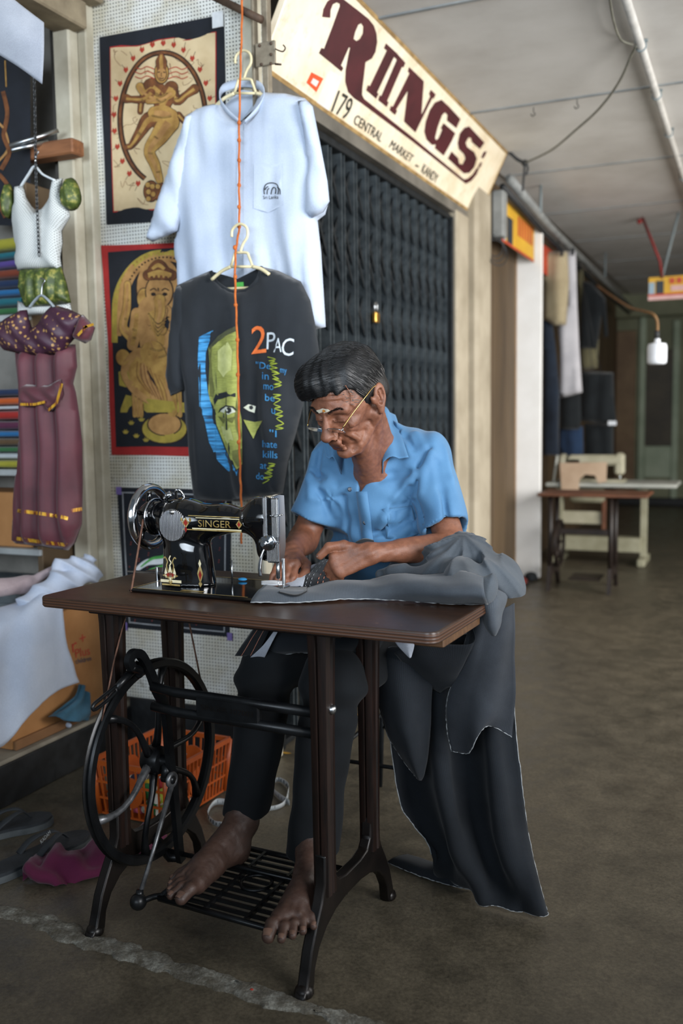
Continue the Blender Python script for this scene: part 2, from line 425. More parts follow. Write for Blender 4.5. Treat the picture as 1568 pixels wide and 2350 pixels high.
# pegboard wall facing the camera, its posts and black skirting
wb = struct(MB().box((-2.14, 2.75, .16), (-1.46, 2.775, 2.64)), 'wall_back', MATS['pegboard'])
struct(MB().box((-2.30, 2.78, .145), (-1.52, 2.83, 2.64)), 'partition', MATS['dark_interior'], wb)
struct(MB().box((-2.06, 2.735, 0), (-1.47, 2.75, .16), .003), 'baseboard_back', MATS['black_skirting'])
struct(MB().box((-2.225, 2.665, .145), (-2.155, 2.75, 2.64), .006).box((-2.155, 2.71, .145), (-2.118, 2.755, 2.64), .004), 'trim_1', MATS['cream_paint'])
struct(MB().box((-1.512, 2.70, 0), (-1.468, 2.80, 2.64), .005).box((-1.535, 2.735, 0), (-1.512, 2.75, 1.3), .002), 'trim_2', MATS['cream_paint'])
struct(MB().box((-3.3, .5, 0), (-2.062, 2.78, .138), .006), 'trim_3', MATS['ledge_cement'])
struct(MB().box((-2.064, .5, 0), (-2.052, 2.745, .128), .003), 'baseboard_left', MATS['black_skirting'])
struct(MB().box((-2.22, .5, 2.47), (-2.10, 2.70, 2.56), .006).box((-2.30, .5, 2.56), (-2.06, 2.74, 2.63), .006), 'trim_4', MATS['beam_paint'])
struct(MB().box((-3.4, .4, 0), (-3.3, 12.6, 2.7)), 'wall_left', MATS['grey_plaster'])
struct(MB().box((-3.3, 2.78, 0), (-2.22, 2.84, 2.64)), 'wall_partition', MATS['grey_plaster'])
struct(MB().box((-2.262, 2.70, .14), (-2.225, 2.78, 2.5)), 'trim_5', MATS['dark_interior'])
# shop front along the passage: lintel, pier, pilaster, wooden wall, white board
ws = struct(MB().box((-1.62, 2.8, 2.225), (-1.485, 5.3, 2.64)).box((-1.62, 4.90, 0), (-1.485, 5.3, 2.23)), 'wall_shopfront', MATS['lintel_plaster'])
struct(MB().box((-1.60, 4.895, 0), (-1.475, 5.12, 2.24), .006), 'pier_face', MATS['pier_plaster'], ws)
struct(MB().box((-1.62, 5.12, 0), (-1.425, 5.42, 2.45), .02), 'pilaster', MATS['pier_plaster'], ws)
struct(MB().box((-1.70, 5.42, 0), (-1.56, 6.58, 2.62)), 'wooden_wall', MATS['brown_board'], ws)
for y in (5.62, 5.95, 6.28): struct(MB().box((-1.562, y, 0), (-1.548, y+.31, 2.6), .004), 'wall_plank', MATS['brown_board'], ws)
struct(MB().box((-2.9, 4.9, 0), (-1.60, 5.0, 2.64)).box((-3.0, 2.8, 0), (-2.9, 5.0, 2.64)), 'shop_interior_wall', MATS['dark_interior'], ws)
wb2 = struct(MB().box((-1.545, 6.54, .02), (-1.372, 6.58, 2.42), .004), 'trim_6', MATS['white_board'])
struct(MB().box((-1.572, 6.53, .02), (-1.546, 6.60, 2.44), .003), 'trim_7', MATS['raw_wood'])
struct(MB().box((-1.75, 6.6, 0), (-1.66, 12.6, 2.64)), 'wall_far_side', MATS['brown_board'])
wf = struct(MB().box((-1.7, 12.5, 0), (2.3, 12.6, 2.64)), 'wall_far', MATS['far_wall_paint'])
struct(MB().box((-1.66, 12.44, 0), (-1.42, 12.5, 2.2), .01), 'brown_panel', MATS['far_brown_panel'], wf)
struct(MB().box((-1.38, 12.45, .05), (-1.30, 12.5, 2.64), .01).box((-.98, 12.45, .05), (-.90, 12.5, 2.3), .01).box((-1.3, 12.46, .35), (-.98, 12.5, .75), .01), 'pale_frame', MATS['far_pale_frame'], wf)
struct(MB().box((-1.3, 12.47, .75), (-.98, 12.5, 1.95), .005), 'dark_panel', MATS['far_dark_panel'], wf)
struct(MB().box((-1.66, 12.43, 0), (2.3, 12.5, .10), .01), 'baseboard_far', MATS['black_skirting'])
struct(MB().box((-1.66, 12.3, 2.35), (2.3, 12.5, 2.64), .01), 'trim_8', MATS['far_wall_paint'])
struct(MB().box((2.3, 6.9, 0), (2.4, 12.6, 2.7)), 'wall_right', MATS['grey_plaster'])

# ------------------------------------------------------------ sign above the gate
SB, ST = np.array([-1.485, 2.78, 2.277]), np.array([-1.318, 2.78, 2.62])
Sy = np.array([0, 1., 0]); Sv = (ST-SB)/np.linalg.norm(ST-SB); Sn = np.cross(Sv, Sy); Sn = Sn/np.linalg.norm(Sn); Sn = Sn if Sn[0] > 0 else -Sn
def sg(x, y):
    d = CR*((x-784)/FPX)+CU*((1175-y)/FPX)+CF; t = ((SB-CAMP)@Sn)/(d@Sn); P = CAMP+t*d; return np.array([(P-SB)@Sy, (P-SB)@Sv])
def s3(a, b, n): return SB+Sy*a+Sv*b+Sn*n
def sc6(L): return [sg(600+x/2.6133, y/2.6133) for x, y in L]
t = NT('sign_enamel'); v = t.coord(); a = t.noise(v, 3, 8, .65); b = t.noise(v, 22, 6, .7)
col = t.mix(t.ramp(b, [(.55, (0, 0, 0)), (.8, (.7, .7, .7))]), t.ramp(a, [(.3, '#c9b48f'), (.5, '#e2d5bb'), (.75, '#eee6d4')]), '#a98f62')
t.set(Base_Color=col, Roughness=.45)
M('sign_maroon', '#3c1217', '#4d1a1f', 9, .5); M('sign_black', '#17150f', '#2b281f', 30, .6); M('sign_edge', '#7d6238', '#a88a58', 20, .7)
M('sticker_orange', '#d24a20', '#dd5a2c', 9, .5); M('sticker_white', '#cfcbc6', '#dad7d2', 9, .5)
sign = thing('shop_sign', 'long cream painted shop sign with maroon lettering above the folding gate', 'sign', (-1.44, 4.05, 2.27))
LW = 5.35-2.78; LH = np.linalg.norm(ST-SB)
MB().box((0, 0, -.028), (LW, LH, 0), .004, s3).build('sign_board', MATS['sign_enamel'], sign, smooth=False)
for a0, a1, b0, b1 in ((0, LW, -.004, .012), (0, LW, LH-.012, LH+.004), (LW-.012, LW+.004, 0, LH)):
    MB().box((a0, b0, -.03), (a1, b1, .002), .002, s3).build('sign_rim', MATS['sign_edge'], sign, smooth=False)
LET = {
 'letter_r': [[(410,105),(365,100),(372,55),(395,10),(425,-15),(470,-20),(510,10),(575,60),(640,112),(672,152),(688,200),(692,250),(682,310),(660,350),(622,372),(613,450),(603,530),(602,568),(614,592),(900,818),(1215,1076),(1240,1070),(1268,1045),(1288,1012),(1305,1003),(1290,1045),(1258,1084),(1225,1101),(900,843),(600,618),(555,588),(520,552),(503,490),(505,420),(520,340),(532,285),(522,283),(475,390),(489,408),(478,427),(412,372),(345,318),(360,287),(376,292),(430,150),(470,38),(470,22),(450,12),(425,25),(412,60)]],
 'letter_i': [[(735,288),(747,260),(812,320),(800,346),(793,340),(692,553),(700,563),(686,590),(628,540),(640,510),(650,518),(752,303)]],
 'letter_i.': [[(801,346),(813,322),(862,376),(850,404),(842,398),(752,604),(761,613),(750,640),(700,600),(710,570),(718,577),(812,358)]],
 'letter_n': [[(878,428),(886,402),(972,486),(958,692),(1012,578),(1005,562),(1016,538),(1043,565),(1033,588),(1022,590),(922,793),(855,728),(878,540),(806,655),(812,665),(800,688),(768,660),(778,634),(788,640),(888,440)]],
 'letter_g': [[(1192,712),(1168,768),(1112,722),(1116,690),(1100,672),(1082,690),(1056,760),(1040,826),(1048,842),(1062,828),(1084,778),(1076,768),(1092,738),(1162,798),(1138,850),(1092,932),(1040,888),(1046,866),(1022,868),(990,836),(977,790),(985,730),(1010,660),(1040,615),(1080,598),(1125,640)]],
 'letter_s': [[(1337,855),(1310,893),(1262,852),(1258,828),(1240,824),(1224,856),(1232,880),(1276,912),(1291,950),(1276,1002),(1246,1036),(1214,1039),(1118,950),(1140,908),(1180,948),(1184,980),(1206,986),(1223,950),(1214,924),(1184,894),(1177,858),(1190,800),(1218,766),(1246,758)]],
 'worn_stroke': [[(1318,945),(1332,912),(1350,905),(1342,930),(1328,950)]], 'worn_stroke.': [[(1298,1005),(1312,975),(1322,972),(1314,1000)]]}
for k, pl in LET.items():
    for q in pl: MB().prism(sc6(q), s3, .0, .0025).build('letter' if k.startswith('letter') else 'worn_stroke', MATS['sign_maroon'], sign, smooth=False)
MB().prism(sc6([(550,232),(560,190),(578,148),(594,139),(606,158),(603,200),(586,232),(566,244)]), s3, .0, .0032).build('letter_counter', MATS['sign_enamel'], sign, smooth=False)
MB().prism(sc6([(300,433),(370,470),(328,550),(270,495)]), s3, 0, .002).build('sticker', MATS['sticker_orange'], sign, smooth=False)
MB().prism(sc6([(308,467),(342,487),(325,520),(293,495)]), s3, 0, .0028).build('sticker_centre', MATS['sticker_white'], sign, smooth=False)
MB().prism(sc6([(410,420),(485,462),(400,668),(328,622)]), s3, 0, .0015).build('paper_patch', MATS['sticker_white'], sign, smooth=False)
def sign_text(s, o, e, h, name, mat='sign_black', off=.003):
    V, F = text2(s); lo, hi = V.min(0), V.max(0); V = (V-lo)/(hi-lo); o, e, h = [np.array(q) for q in sc6([o, e, h])]
    mb = MB(); mb.add([s3(*(o+(e-o)*x+(h-o)*y), off) for x, y in V], F); mb.build(name, MATS[mat], sign, smooth=False)
sign_text('179', (415, 668), (508, 722), (462, 538), 'number'); sign_text('CENTRAL', (548, 738), (712, 852), (568, 682), 'word')
sign_text('MARKET', (762, 882), (893, 975), (785, 838), 'word'); sign_text('-', (920, 993), (940, 1003), (923, 985), 'word'); sign_text('KANDY', (955, 1032), (1045, 1100), (975, 978), 'word')

# ------------------------------------------------------------ folding steel gate
M('gate_steel', '#3d4448', '#565e62', 25, .5, metal=.55, bump=.15, rvar=.2); M('gate_dark', '#15181a', '#212528', 25, .55, metal=.5)
gate = thing('folding_gate', 'dark steel folding lattice gate closed across the shop under the sign', 'gate', (-1.53, 3.87, 0))
NB = 17; GY = [2.87+i*(4.865-2.87)/(NB-1) for i in range(NB)]
def shared(name, me, mat, parent, loc, cache={}):
    o = bpy.data.objects.new(name, me); COL.objects.link(o); o.parent = parent; o.location = (np3(loc)-root_loc(parent)).tolist(); return o
b0 = MB().box((-1.555, -.018, .03), (-1.545, .018, 2.19)).box((-1.545, -.018, .03), (-1.515, -.012, 2.19)).box((-1.545, .012, .03), (-1.515, .018, 2.19)).build('gate_bar', MATS['gate_steel'], None, smooth=False)
bme = b0.data; bl = np.array(b0.location); bpy.data.objects.remove(b0)
for y in GY: shared('gate_bar', bme, MATS['gate_steel'], gate, (bl[0], y, bl[2]))
dy = GY[1]-GY[0]
strip = {}
for sgn in (1, -1):
    x = -1.534 if sgn > 0 else -1.526
    o = MB().bar([(x, -dy, -.20*sgn), (x, dy, .20*sgn)], .016, .003, up=(1, 0, 0)).build('lattice_strip', MATS['gate_dark'], None, smooth=False); strip[sgn] = (o.data, np.array(o.location)); bpy.data.objects.remove(o)
for zc in (.30, .76, 1.22, 1.68, 1.96):
    for i in range(0, NB-2):
        for sgn in (1, -1):
            me, l = strip[sgn]; shared('lattice_strip', me, None, gate, (l[0], GY[i]+dy+l[1], zc+l[2]))
MB().box((-1.565, 2.85, 2.185), (-1.505, 4.885, 2.215), .003).build('top_track', MATS['gate_dark'], gate, smooth=False)
MB().box((-1.565, 2.85, .0), (-1.505, 4.885, .02), .003).build('bottom_track', MATS['gate_dark'], gate, smooth=False)
for y in (2.853, 4.88): MB().box((-1.56, y-.012, .0), (-1.49, y+.012, 2.2), .003).build('end_post', MATS['gate_dark'], gate, smooth=False)
M('brass', '#a8803c', '#c49a50', 30, .35, metal=.9); M('steel', '#a9adb0', '#c2c5c6', 40, .3, metal=1)
yl = float(pix('X', -1.5, 865, 680)[1]); pl = thing('padlock', 'small brass padlock hanging on the folding gate', 'padlock', (-1.505, yl, 1.56))
MB().box((-1.515, yl-.022, 1.56), (-1.495, yl+.022, 1.605), .004).build('lock_body', MATS['brass'], pl, smooth=False)
MB().tube([(-1.505, yl-.014, 1.60)]+[(-1.505, yl-.014*cos(a), 1.63+.014*sin(a)) for a in np.linspace(0, PI, 9)]+[(-1.505, yl+.014, 1.60)], .004, 8).build('shackle', MATS['steel'], pl)
# goods behind the gate
M('pale_box', '#b9b4a6', '#d2cec3', 6, .7); M('tan_box', '#8a6f49', '#a2865b', 6, .8)
for i, (y, z, w, h, mt, lab) in enumerate(((3.30, 1.86, .16, .13, 'pale_box', 'pale carton high on the shelf behind the gate, nearest the shirts'), (3.49, 1.87, .14, .2, 'pale_box', 'taller pale carton on the shelf behind the gate'), (3.66, 1.86, .12, .16, 'tan_box', 'tan carton on the shelf behind the gate'))):
    c = thing('carton', lab, 'box', (-1.95, y, z), 'cartons behind the gate')
    MB().box((-2.05, y-w/2, z), (-1.85, y+w/2, z+h), .003).build('box_body', MATS[mt], c, smooth=False)
    MB().box((-1.8495, y-.02, z+.005), (-1.848, y+.02, z+h-.005)).build('packing_tape', MATS['tan_box' if mt == 'pale_box' else 'pale_box'], c, smooth=False)
sh = thing('wall_shelf', 'dark plank shelf behind the folding gate holding cartons', 'shelf', (-2.0, 3.5, 1.83))
MB().box((-2.2, 2.9, 1.83), (-1.75, 4.2, 1.858), .003).build('shelf_board', MATS['brown_board'], sh, smooth=False)
for y in (2.95, 4.15): MB().box((-2.2, y-.015, 1.60), (-2.17, y+.015, 1.83), .002).box((-2.2, y-.015, 1.80), (-1.8, y+.015, 1.83), .002).build('shelf_bracket', MATS['gate_dark'], sh, smooth=False)
# ------------------------------------------------------------ treadle table
from mathutils.bvhtree import BVHTree
def bvh(o):
    M4 = o.matrix_world; l = root_loc(o) if o.parent else np.array(o.location)
    return BVHTree.FromPolygons([tuple(np.array(v.co)+l) for v in o.data.vertices], [tuple(p.vertices) for p in o.data.polygons])
def drape(B, P, d, off=.001, far=.12):
    """move points along d onto the surface behind them"""
    d = Vector(d).normalized(); out = []
    for p in P:
        h = B.ray_cast(Vector(p)-d*far, d, far*2.5); q = h[0] if h[0] is not None else Vector(p)
        out.append(np.array(q-d*off))
    return out
t = NT('table_veneer'); v = t.coord((1.2, 14, 6), rot=(0, 0, -TH)); a = t.noise(v, 5, 8, .6, 1.2); g = t.noise(v, 30, 4, .6); w = t.noise(t.coord(), 4.5, 6, .6); s = t.noise(t.coord(), 55, 3, .5)
col = t.mix(.6, t.ramp(a, [(.3, '#1f1611'), (.55, '#33231a'), (.75, '#452f21')]), t.ramp(g, [(.3, '#281c15'), (.7, '#4a3325')]))
col = t.mix(t.ramp(w, [(.52, (0, 0, 0)), (.75, (.55, .55, .55))]), col, '#5c3f2a')
col = t.mix(t.ramp(s, [(.70, (0, 0, 0)), (.78, (.35, .35, .35))]), col, '#8d6c4c')
t.set(Base_Color=col, Roughness=t.ramp(w, [(.3, (.28, .28, .28)), (.7, (.42, .42, .42))])); t.bump(g, .06, .001)
t = NT('ply_edge'); v = t.coord(); sp = t.n('ShaderNodeSeparateXYZ'); t.l(v, sp.inputs[0])
k = t.math('SINE', t.math('MULTIPLY', sp.outputs[2], 2*PI/.0062)); n2 = t.noise(t.coord((3, 3, 60)), 8, 5)
t.set(Base_Color=t.mix(t.ramp(k, [(.4, (0, 0, 0)), (.6, (1, 1, 1))]), t.mix(n2, '#3a2418', '#5b3b27'), t.mix(n2, '#241812', '#38251a')), Roughness=.45); t.bump(k, .3, .001)
M('cast_iron', '#0f0d0c', '#1b1512', 14, .36, metal=.35, bump=.18, bsc=160, bdist=.001, rvar=.12)
M('cast_iron_black', '#0e0f11', '#191b1d', 14, .34, metal=.4, bump=.12, bsc=160, bdist=.001, rvar=.12)
M('leg_brown', '#160f0c', '#261813', 18, .38, metal=.25, stretch=(6, 6, .6), bump=.1, bsc=120, bdist=.001)
M('worn_iron', '#4a4b4c', '#77787a', 40, .4, metal=.7, bump=.2, bsc=200, bdist=.001)
M('raw_batten', '#4a3220', '#62462c', 14, .5, stretch=(3, 8, 3)); M('leather_cord', '#4a3024', '#6d4a38', 60, .7, bump=.3)
tb = thing('treadle_sewing_table', 'old treadle sewing table with dark wooden top and black cast-iron stand in the foreground', 'table', T(TL/2, TD/2, 0))
TZ, TT = .76, .024
mb = MB(); pr = []                                        # top with rounded corners: upper face veneer, edge plywood
cr = .022
for (cx, cy, a0) in ((TL-cr, cr, -PI/2), (TL-cr, TD-cr, 0), (cr, TD-cr, PI/2), (cr, cr, PI)):
    pr += [(cx+cr*cos(a0+PI/2*i/6), cy+cr*sin(a0+PI/2*i/6)) for i in range(7)]
n = len(pr); ctr = np.array([TL/2, TD/2])
def lv(ins, z): return [T(*(np.array(p)+(ctr-np.array(p))/np.linalg.norm(ctr-np.array(p))*ins), z) for p in pr]
rings = [lv(.003, TZ-TT), lv(0, TZ-TT+.003), lv(0, TZ-.004), lv(.0012, TZ-.0012), lv(.004, TZ)]
for k in range(4):
    mb.cm = 1 if k < 2 else 0
    mb.add(rings[k]+rings[k+1], [(i, (i+1) % n, n+(i+1) % n, n+i) for i in range(n)])
mb.cm = 0; mb.add(rings[4], [tuple(range(n))]); mb.cm = 1; mb.add(rings[0], [tuple(range(n-1, -1, -1))])
mb.build('table_top', [MATS['table_veneer'], MATS['ply_edge']], tb, auto=40)
MB().box((TL-.075, .075, TZ-TT-.022), (TL-.012, .30, TZ-TT), .002, T).build('end_batten', MATS['raw_batten'], tb, smooth=False)
MB().box((.12, .03, TZ-TT-.012), (.76, .05, TZ-TT), .002, T).build('under_rail', MATS['leg_brown'], tb, smooth=False)
def post(u, v, z0, side):
    """fluted flat leg: section in u-v, slightly tapering"""
    mb = MB(); hw, hd = .0185, .019; sec = [(-hw, -hd), (-hw*.55, -hd-.003), (-.003, -hd-.003), (0, -hd+.002), (.003, -hd-.003), (hw*.55, -hd-.003), (hw, -hd), (hw+.002, -hd*.3), (hw-.003, 0), (hw+.002, hd*.3), (hw, hd), (-hw, hd), (-hw-.002, hd*.3), (-hw+.003, 0), (-hw-.002, -hd*.3)]
    P = []
    for z, s in ((z0, .95), (z0+.05, .92), (.5, .98), (.70, 1.12), (TZ-TT, 1.22)): P.append([T(u+a*s, v+b*s, z) for a, b in sec])
    mb.grid(P, cv=True); return mb.build('leg', MATS['leg_brown'], tb, auto=35)
FU = (.16, .70)
for u in FU:
    for v in (.064, .29): post(u, v, .17, u)
    F = [(.042, .26), (.040, .20), (.026, .165), (.0, .125), (-.022, .085), (-.034, .05), (-.043, .022), (-.058, .008), (-.060, 0), (-.018, 0), (-.014, .012), (-.008, .045), (.012, .078), (.045, .105), (.09, .123), (.14, .130)]
    B = [(.354-v, z) for v, z in reversed(F)]
    F2 = [(.085, .235), (.088, .205), (.105, .185), (.14, .178)]; B2 = [(.354-v, z) for v, z in F2]
    poly = F+B+[(.312, .26)]+[(.272, .25)]+B2+list(reversed(F2))+[(.082, .25), (.082, .26)]
    poly = [p for i, p in enumerate(poly) if i == 0 or np.hypot(p[0]-poly[i-1][0], p[1]-poly[i-1][1]) > .001]
    mb = MB(); mb.prism(poly, lambda a, b, tt, u=u: T(u+tt, a, b), -.013, .013)
    ff = mb.build('foot_frame', MATS['cast_iron'], tb, auto=30)
    bv = ff.modifiers.new('soft_edge', 'BEVEL'); bv.width = .005; bv.segments = 2; bv.limit_method = 'ANGLE'
    for v in (-.036, .39):
        MB().lathe([(.0, -.004), (.018, -.004), (.021, .002), (.018, .012), (.008, .02), (0, .02)], T(u, v, .004), n=14).build('foot_pad', MATS['cast_iron'], tb)
# cross brace with name plate, bolt
br = MB(); 
for z in (.553, .508): br.tube([T(.262, .07, z+.006), T(.33, .07, z), T(.5, .07, z), T(.69, .066, z)], .0095, 10, flat=1.2)
br.build('cross_brace', MATS['cast_iron_black'], tb)
MB().box((.385, .061, .502), (.548, .079, .560), .004, T).build('brace_plate', MATS['cast_iron_black'], tb, smooth=False)
V2, F2 = text2('SINGER 107003', .017); w = V2[:, 0].max()
MB().add([T(.40+x*(.135/w), .0602, .526+y) for x, y in V2], F2).build('raised_lettering', MATS['cast_iron'], tb, smooth=False)
MB().lathe([(0, -.004), (.009, -.004), (.011, 0), (.009, .006), (.004, .009), (0, .009)], T(.7205, .066, .565), T(1, 0, 0)-T(0, 0, 0), 14).build('bolt', MATS['steel'], tb)
# wheel bracket casting in front of the wheel
pts = [(.015, .615), (.006, .632), (.02, .645), (.045, .638), (.066, .61), (.083, .58), (.10, .54), (.122, .505), (.132, .47), (.138, .40), (.146, .32), (.154, .25), (.160, .19), (.165, .13), (.172, .10)]
MB().bar(spline([T(.252, a, b) for a, b in pts], 4), .020, .014, up=T(1, 0, 0)-T(0, 0, 0)).build('wheel_bracket', MATS['cast_iron_black'], tb, auto=50)
MB().tube(spline([T(.25, .015, .615), T(.245, .05, .60), T(.235, .06, .585)], 4), .009, 8).build('bracket_stay', MATS['cast_iron_black'], tb)
MB().tube([T(.252, .172, .11), T(.22, .175, .10), T(.163, .177, .145)], .013, 8).build('bracket_foot', MATS['cast_iron_black'], tb)
lp = [T(.218, .079, .603), T(.218, .03, .582), T(.218, .001, .568)]
MB().tube(lp, [.011, .009, .008], 8).tube(spline([T(.218, .001, .574), T(.218, -.05, .560), T(.218, -.074, .553), T(.218, -.078, .545), T(.218, -.068, .541), T(.218, -.03, .550), T(.218, .001, .562)], 5), .0042, 8, closed=True).build('belt_guide', MATS['cast_iron_black'], tb)
# flywheel
WC = (.15, .352); WR = .236
fw = MB().lathe([(.012, -.022), (.030, -.022), (.034, -.014), (.034, .014), (.030, .024), (.016, .026), (.014, .044), (0, .044)], T(.2, *WC), T(1, 0, 0)-T(0, 0, 0), 20).build('flywheel', MATS['cast_iron_black'], tb, auto=40)
prof = [(WR-.017, -.007), (WR-.012, -.012), (WR+.003, -.012), (WR+.006, -.007), (WR-.001, -.002), (WR-.001, .002), (WR+.006, .007), (WR+.003, .012), (WR-.012, .012), (WR-.017, .007), (WR-.017, -.007)]
MB().lathe(prof, T(.2, *WC), T(1, 0, 0)-T(0, 0, 0), 72).build('wheel_rim', MATS['cast_iron_black'], fw, auto=40)
for i in range(6):
    a0 = math.radians(18+60*i); P = []
    for k in range(9):
        q = k/8; r = .028+(WR-.042)*q; a = a0+.30*sin(q*PI)*(1 if i % 2 else -1)*.55
        P.append(T(.2+.012*sin(q*PI), WC[0]+r*cos(a), WC[1]+r*sin(a)))
    mb = MB().tube(P, [.0115, .0095, .0085, .0075, .007, .007, .0075, .009, .0115], 8)
    mb.build('spoke', MATS['worn_iron' if i == 3 else 'cast_iron_black'], fw)
crk = MB().tube([T(.238, *WC), T(.244, WC[0]-.018, WC[1]-.034)], [.014, .012], 10).cyl(T(.236, WC[0]-.018, WC[1]-.034), T(.268, WC[0]-.018, WC[1]-.034), .009, n=12)
crk.build('crank', MATS['cast_iron_black'], fw)
MB().ring(T(.262, WC[0]-.018, WC[1]-.034), T(1, 0, 0)-T(0, 0, 0), .014, .006, 20, 8).tube([T(.262, WC[0]-.021, WC[1]-.048), T(.266, .055, .19), T(.27, -.008, .105)], [.007, .0048, .0055], 8).build('pitman_rod', MATS['worn_iron'], tb)
MB().ball(T(.271, -.016, .092), .019, 14, 10).cyl(T(.271, -.012, .10), T(.27, -.008, .116), .010, .008).build('pitman_joint', MATS['cast_iron_black'], tb)
# treadle
def G(u, v, dz=0): return T(u, v, .098+.10*(v-.02)*.55+dz)
tr = MB().tube([G(.31, .008), G(.655, .0)], .007, 8).tube([G(.31, .275), G(.655, .275)], .007, 8).tube([G(.31, .008), G(.31, .275)], .007, 8).tube([G(.655, .0), G(.655, .275)], .007, 8).build('treadle', MATS['cast_iron_black'], tb)
for i in range(10): MB().bar([G(.312, .030+.0245*i), G(.653, .028+.0247*i)], .006, .008).build('treadle_slat', MATS['cast_iron_black'], tr, smooth=False)
for u in (.372, .43, .535, .593): MB().bar([G(u, .006), G(u, .275)], .007, .010).build('treadle_rib', MATS['cast_iron_black'], tr, smooth=False)
MB().ring(G(.483, .14, .004), G(.483, .14, 1)-G(.483, .14), .036, .004, 28, 6).build('treadle_rosette', MATS['cast_iron_black'], tr)
MB().tube(spline([G(.312, .02), G(.295, .008), T(.282, -.008, .094)], 4), [.007]*9, 8).build('treadle_arm', MATS['cast_iron_black'], tr)
MB().cyl(T(.165, .177, .115), T(.695, .177, .115), .006, n=8).build('pivot_rod', MATS['cast_iron_black'], tb)
# drive cord
def cordm(P, r=.0026): return MB().tube(spline(P, 6), r, 6)
cordm([T(.165, .183, .925), T(.169, .15, .84), T(.173, .119, .762)]).build('drive_cord', MATS['leather_cord'], tb)
cordm([T(.176, .105, .735), T(.19, .03, .62), T(.2, -.03, .5), T(.2, -.062, .44)], .0022).build('drive_cord', MATS['leather_cord'], tb)
cordm([T(.165, .268, .925), T(.175, .29, .80), T(.19, .317, .66), T(.2, .352, .48)], .0022).build('drive_cord', MATS['leather_cord'], tb)

# ------------------------------------------------------------ sewing machine head
M('black_enamel', '#050608', '#0a0b0d', 6, .09, coat=.6, bump=.02, bsc=300, bdist=.0005); M('chrome', '#c9ccd0', '#b4b8bc', 30, .12, metal=1, bump=.03, bsc=20)
t = NT('ribbed_plate'); v = t.coord(); sp = t.n('ShaderNodeSeparateXYZ'); t.l(v, sp.inputs[0]); k = t.math('SINE', t.math('MULTIPLY', sp.outputs[0], 2*PI/.0042))
t.set(Base_Color='#a6a9ae', Metallic=1., Roughness=.3); t.bump(k, .8, .0012)
M('decal_gold', '#a88a48', '#d9c184', 60, .35, metal=.5); M('decal_red', '#7c1a14', '#98291c', 50, .4); M('decal_cream', '#d6caa2', '#e6dcba', 50, .4)
VM = .225; um = T(1, 0, 0)-T(0, 0, 0); vm = T(0, 1, 0)-T(0, 0, 0)
ma = thing('sewing_machine', 'black enamelled hand-wheel sewing machine with gold decals on the treadle table', 'sewing machine', T(.33, VM, TZ))
MB().box((.165, .118, TZ), (.53, .335, TZ+.010), .004, T).build('bed_plate', MATS['black_enamel'], ma, smooth=False)
def fr(r0, r1, v0, v1, z): return [T(r0, v0, z), T(r1, v0, z), T(r1, v1, z), T(r0, v1, z)]
for a in ((.172, .488, .1235, .1275), (.172, .488, .3265, .3305), (.172, .176, .1275, .3265), (.30, .36, .135, .15)):
    MB().add(fr(*a, TZ+.0105), [(0, 1, 2, 3)]).build('bed_decal', MATS['decal_gold'], ma, smooth=False)
S = SDF(T(.10, .10, .755)-np.array([.03, .05, 0]), T(.56, .34, 1.03)+np.array([.03, .06, 0]), .0032)
def E(u, v, z): return T(u, v, z)
kk = .022
S.cap(E(.262, VM, .765), E(.262, VM, .84), .056, .044, kk, (vm, .92)); S.cap(E(.30, VM, .765), E(.292, VM, .85), .034, .03, kk)
S.cap(E(.225, VM, .765), E(.235, VM, .85), .036, .034, kk)
S.cap(E(.262, VM, .83), E(.252, VM, .918), .045, .048, kk); S.cap(E(.228, VM, .915), E(.262, VM, .925), .046, .044, kk)
S.cap(E(.255, VM, .925), E(.37, VM, .930), .043, .031, kk); S.cap(E(.37, VM, .930), E(.455, VM, .926), .029, .030, kk)
S.cap(E(.30, VM, .905), E(.34, VM, .915), .03, .022, .03)
S.cap(E(.468, VM, .958), E(.482, VM, .860), .027, .024, .025, (vm, 1.15)); S.cap(E(.455, VM, .935), E(.49, VM, .935), .035, .036, .02, (um, .8))
S.cap(E(.19, VM, .928), E(.235, VM, .925), .036, .040, .015); S.cap(E(.172, VM, .928), E(.20, VM, .928), .025, .033, .008)
S.fn(lambda P: -(P[..., 2]-(TZ+.009)), mode='max')
S.fn(lambda P: ((P-T(.497, 0, 0).astype(np.float32))@um.astype(np.float32)), mode='max')
arm = S.into(MB()).build('machine_body', MATS['black_enamel'], ma)
md = arm.modifiers.new('soften', 'SMOOTH'); md.factor = .6; md.iterations = 6
BA = bvh(arm)
# hole in the head, ribbed cover plate with screw
MB().cyl(E(.452, VM-.028, .928), E(.452, VM-.0365, .928), .012, n=20).ring(E(.452, VM-.036, .928), vm, .0125, .002, 24, 6).build('tension_recess', MATS['black_enamel'], ma)
MB().lathe([(0, .0), (.0375, .0), (.0385, .003), (.036, .006), (0, .0065)], E(.258, VM-.050, .915), -vm, 40).build('cover_plate', MATS['ribbed_plate'], ma, auto=40)
MB().lathe([(0, 0), (.006, 0), (.006, .003), (.0035, .004), (.0035, .007), (0, .007)], E(.261, VM-.056, .947), -vm, 12).build('plate_screw', MATS['steel'], ma)
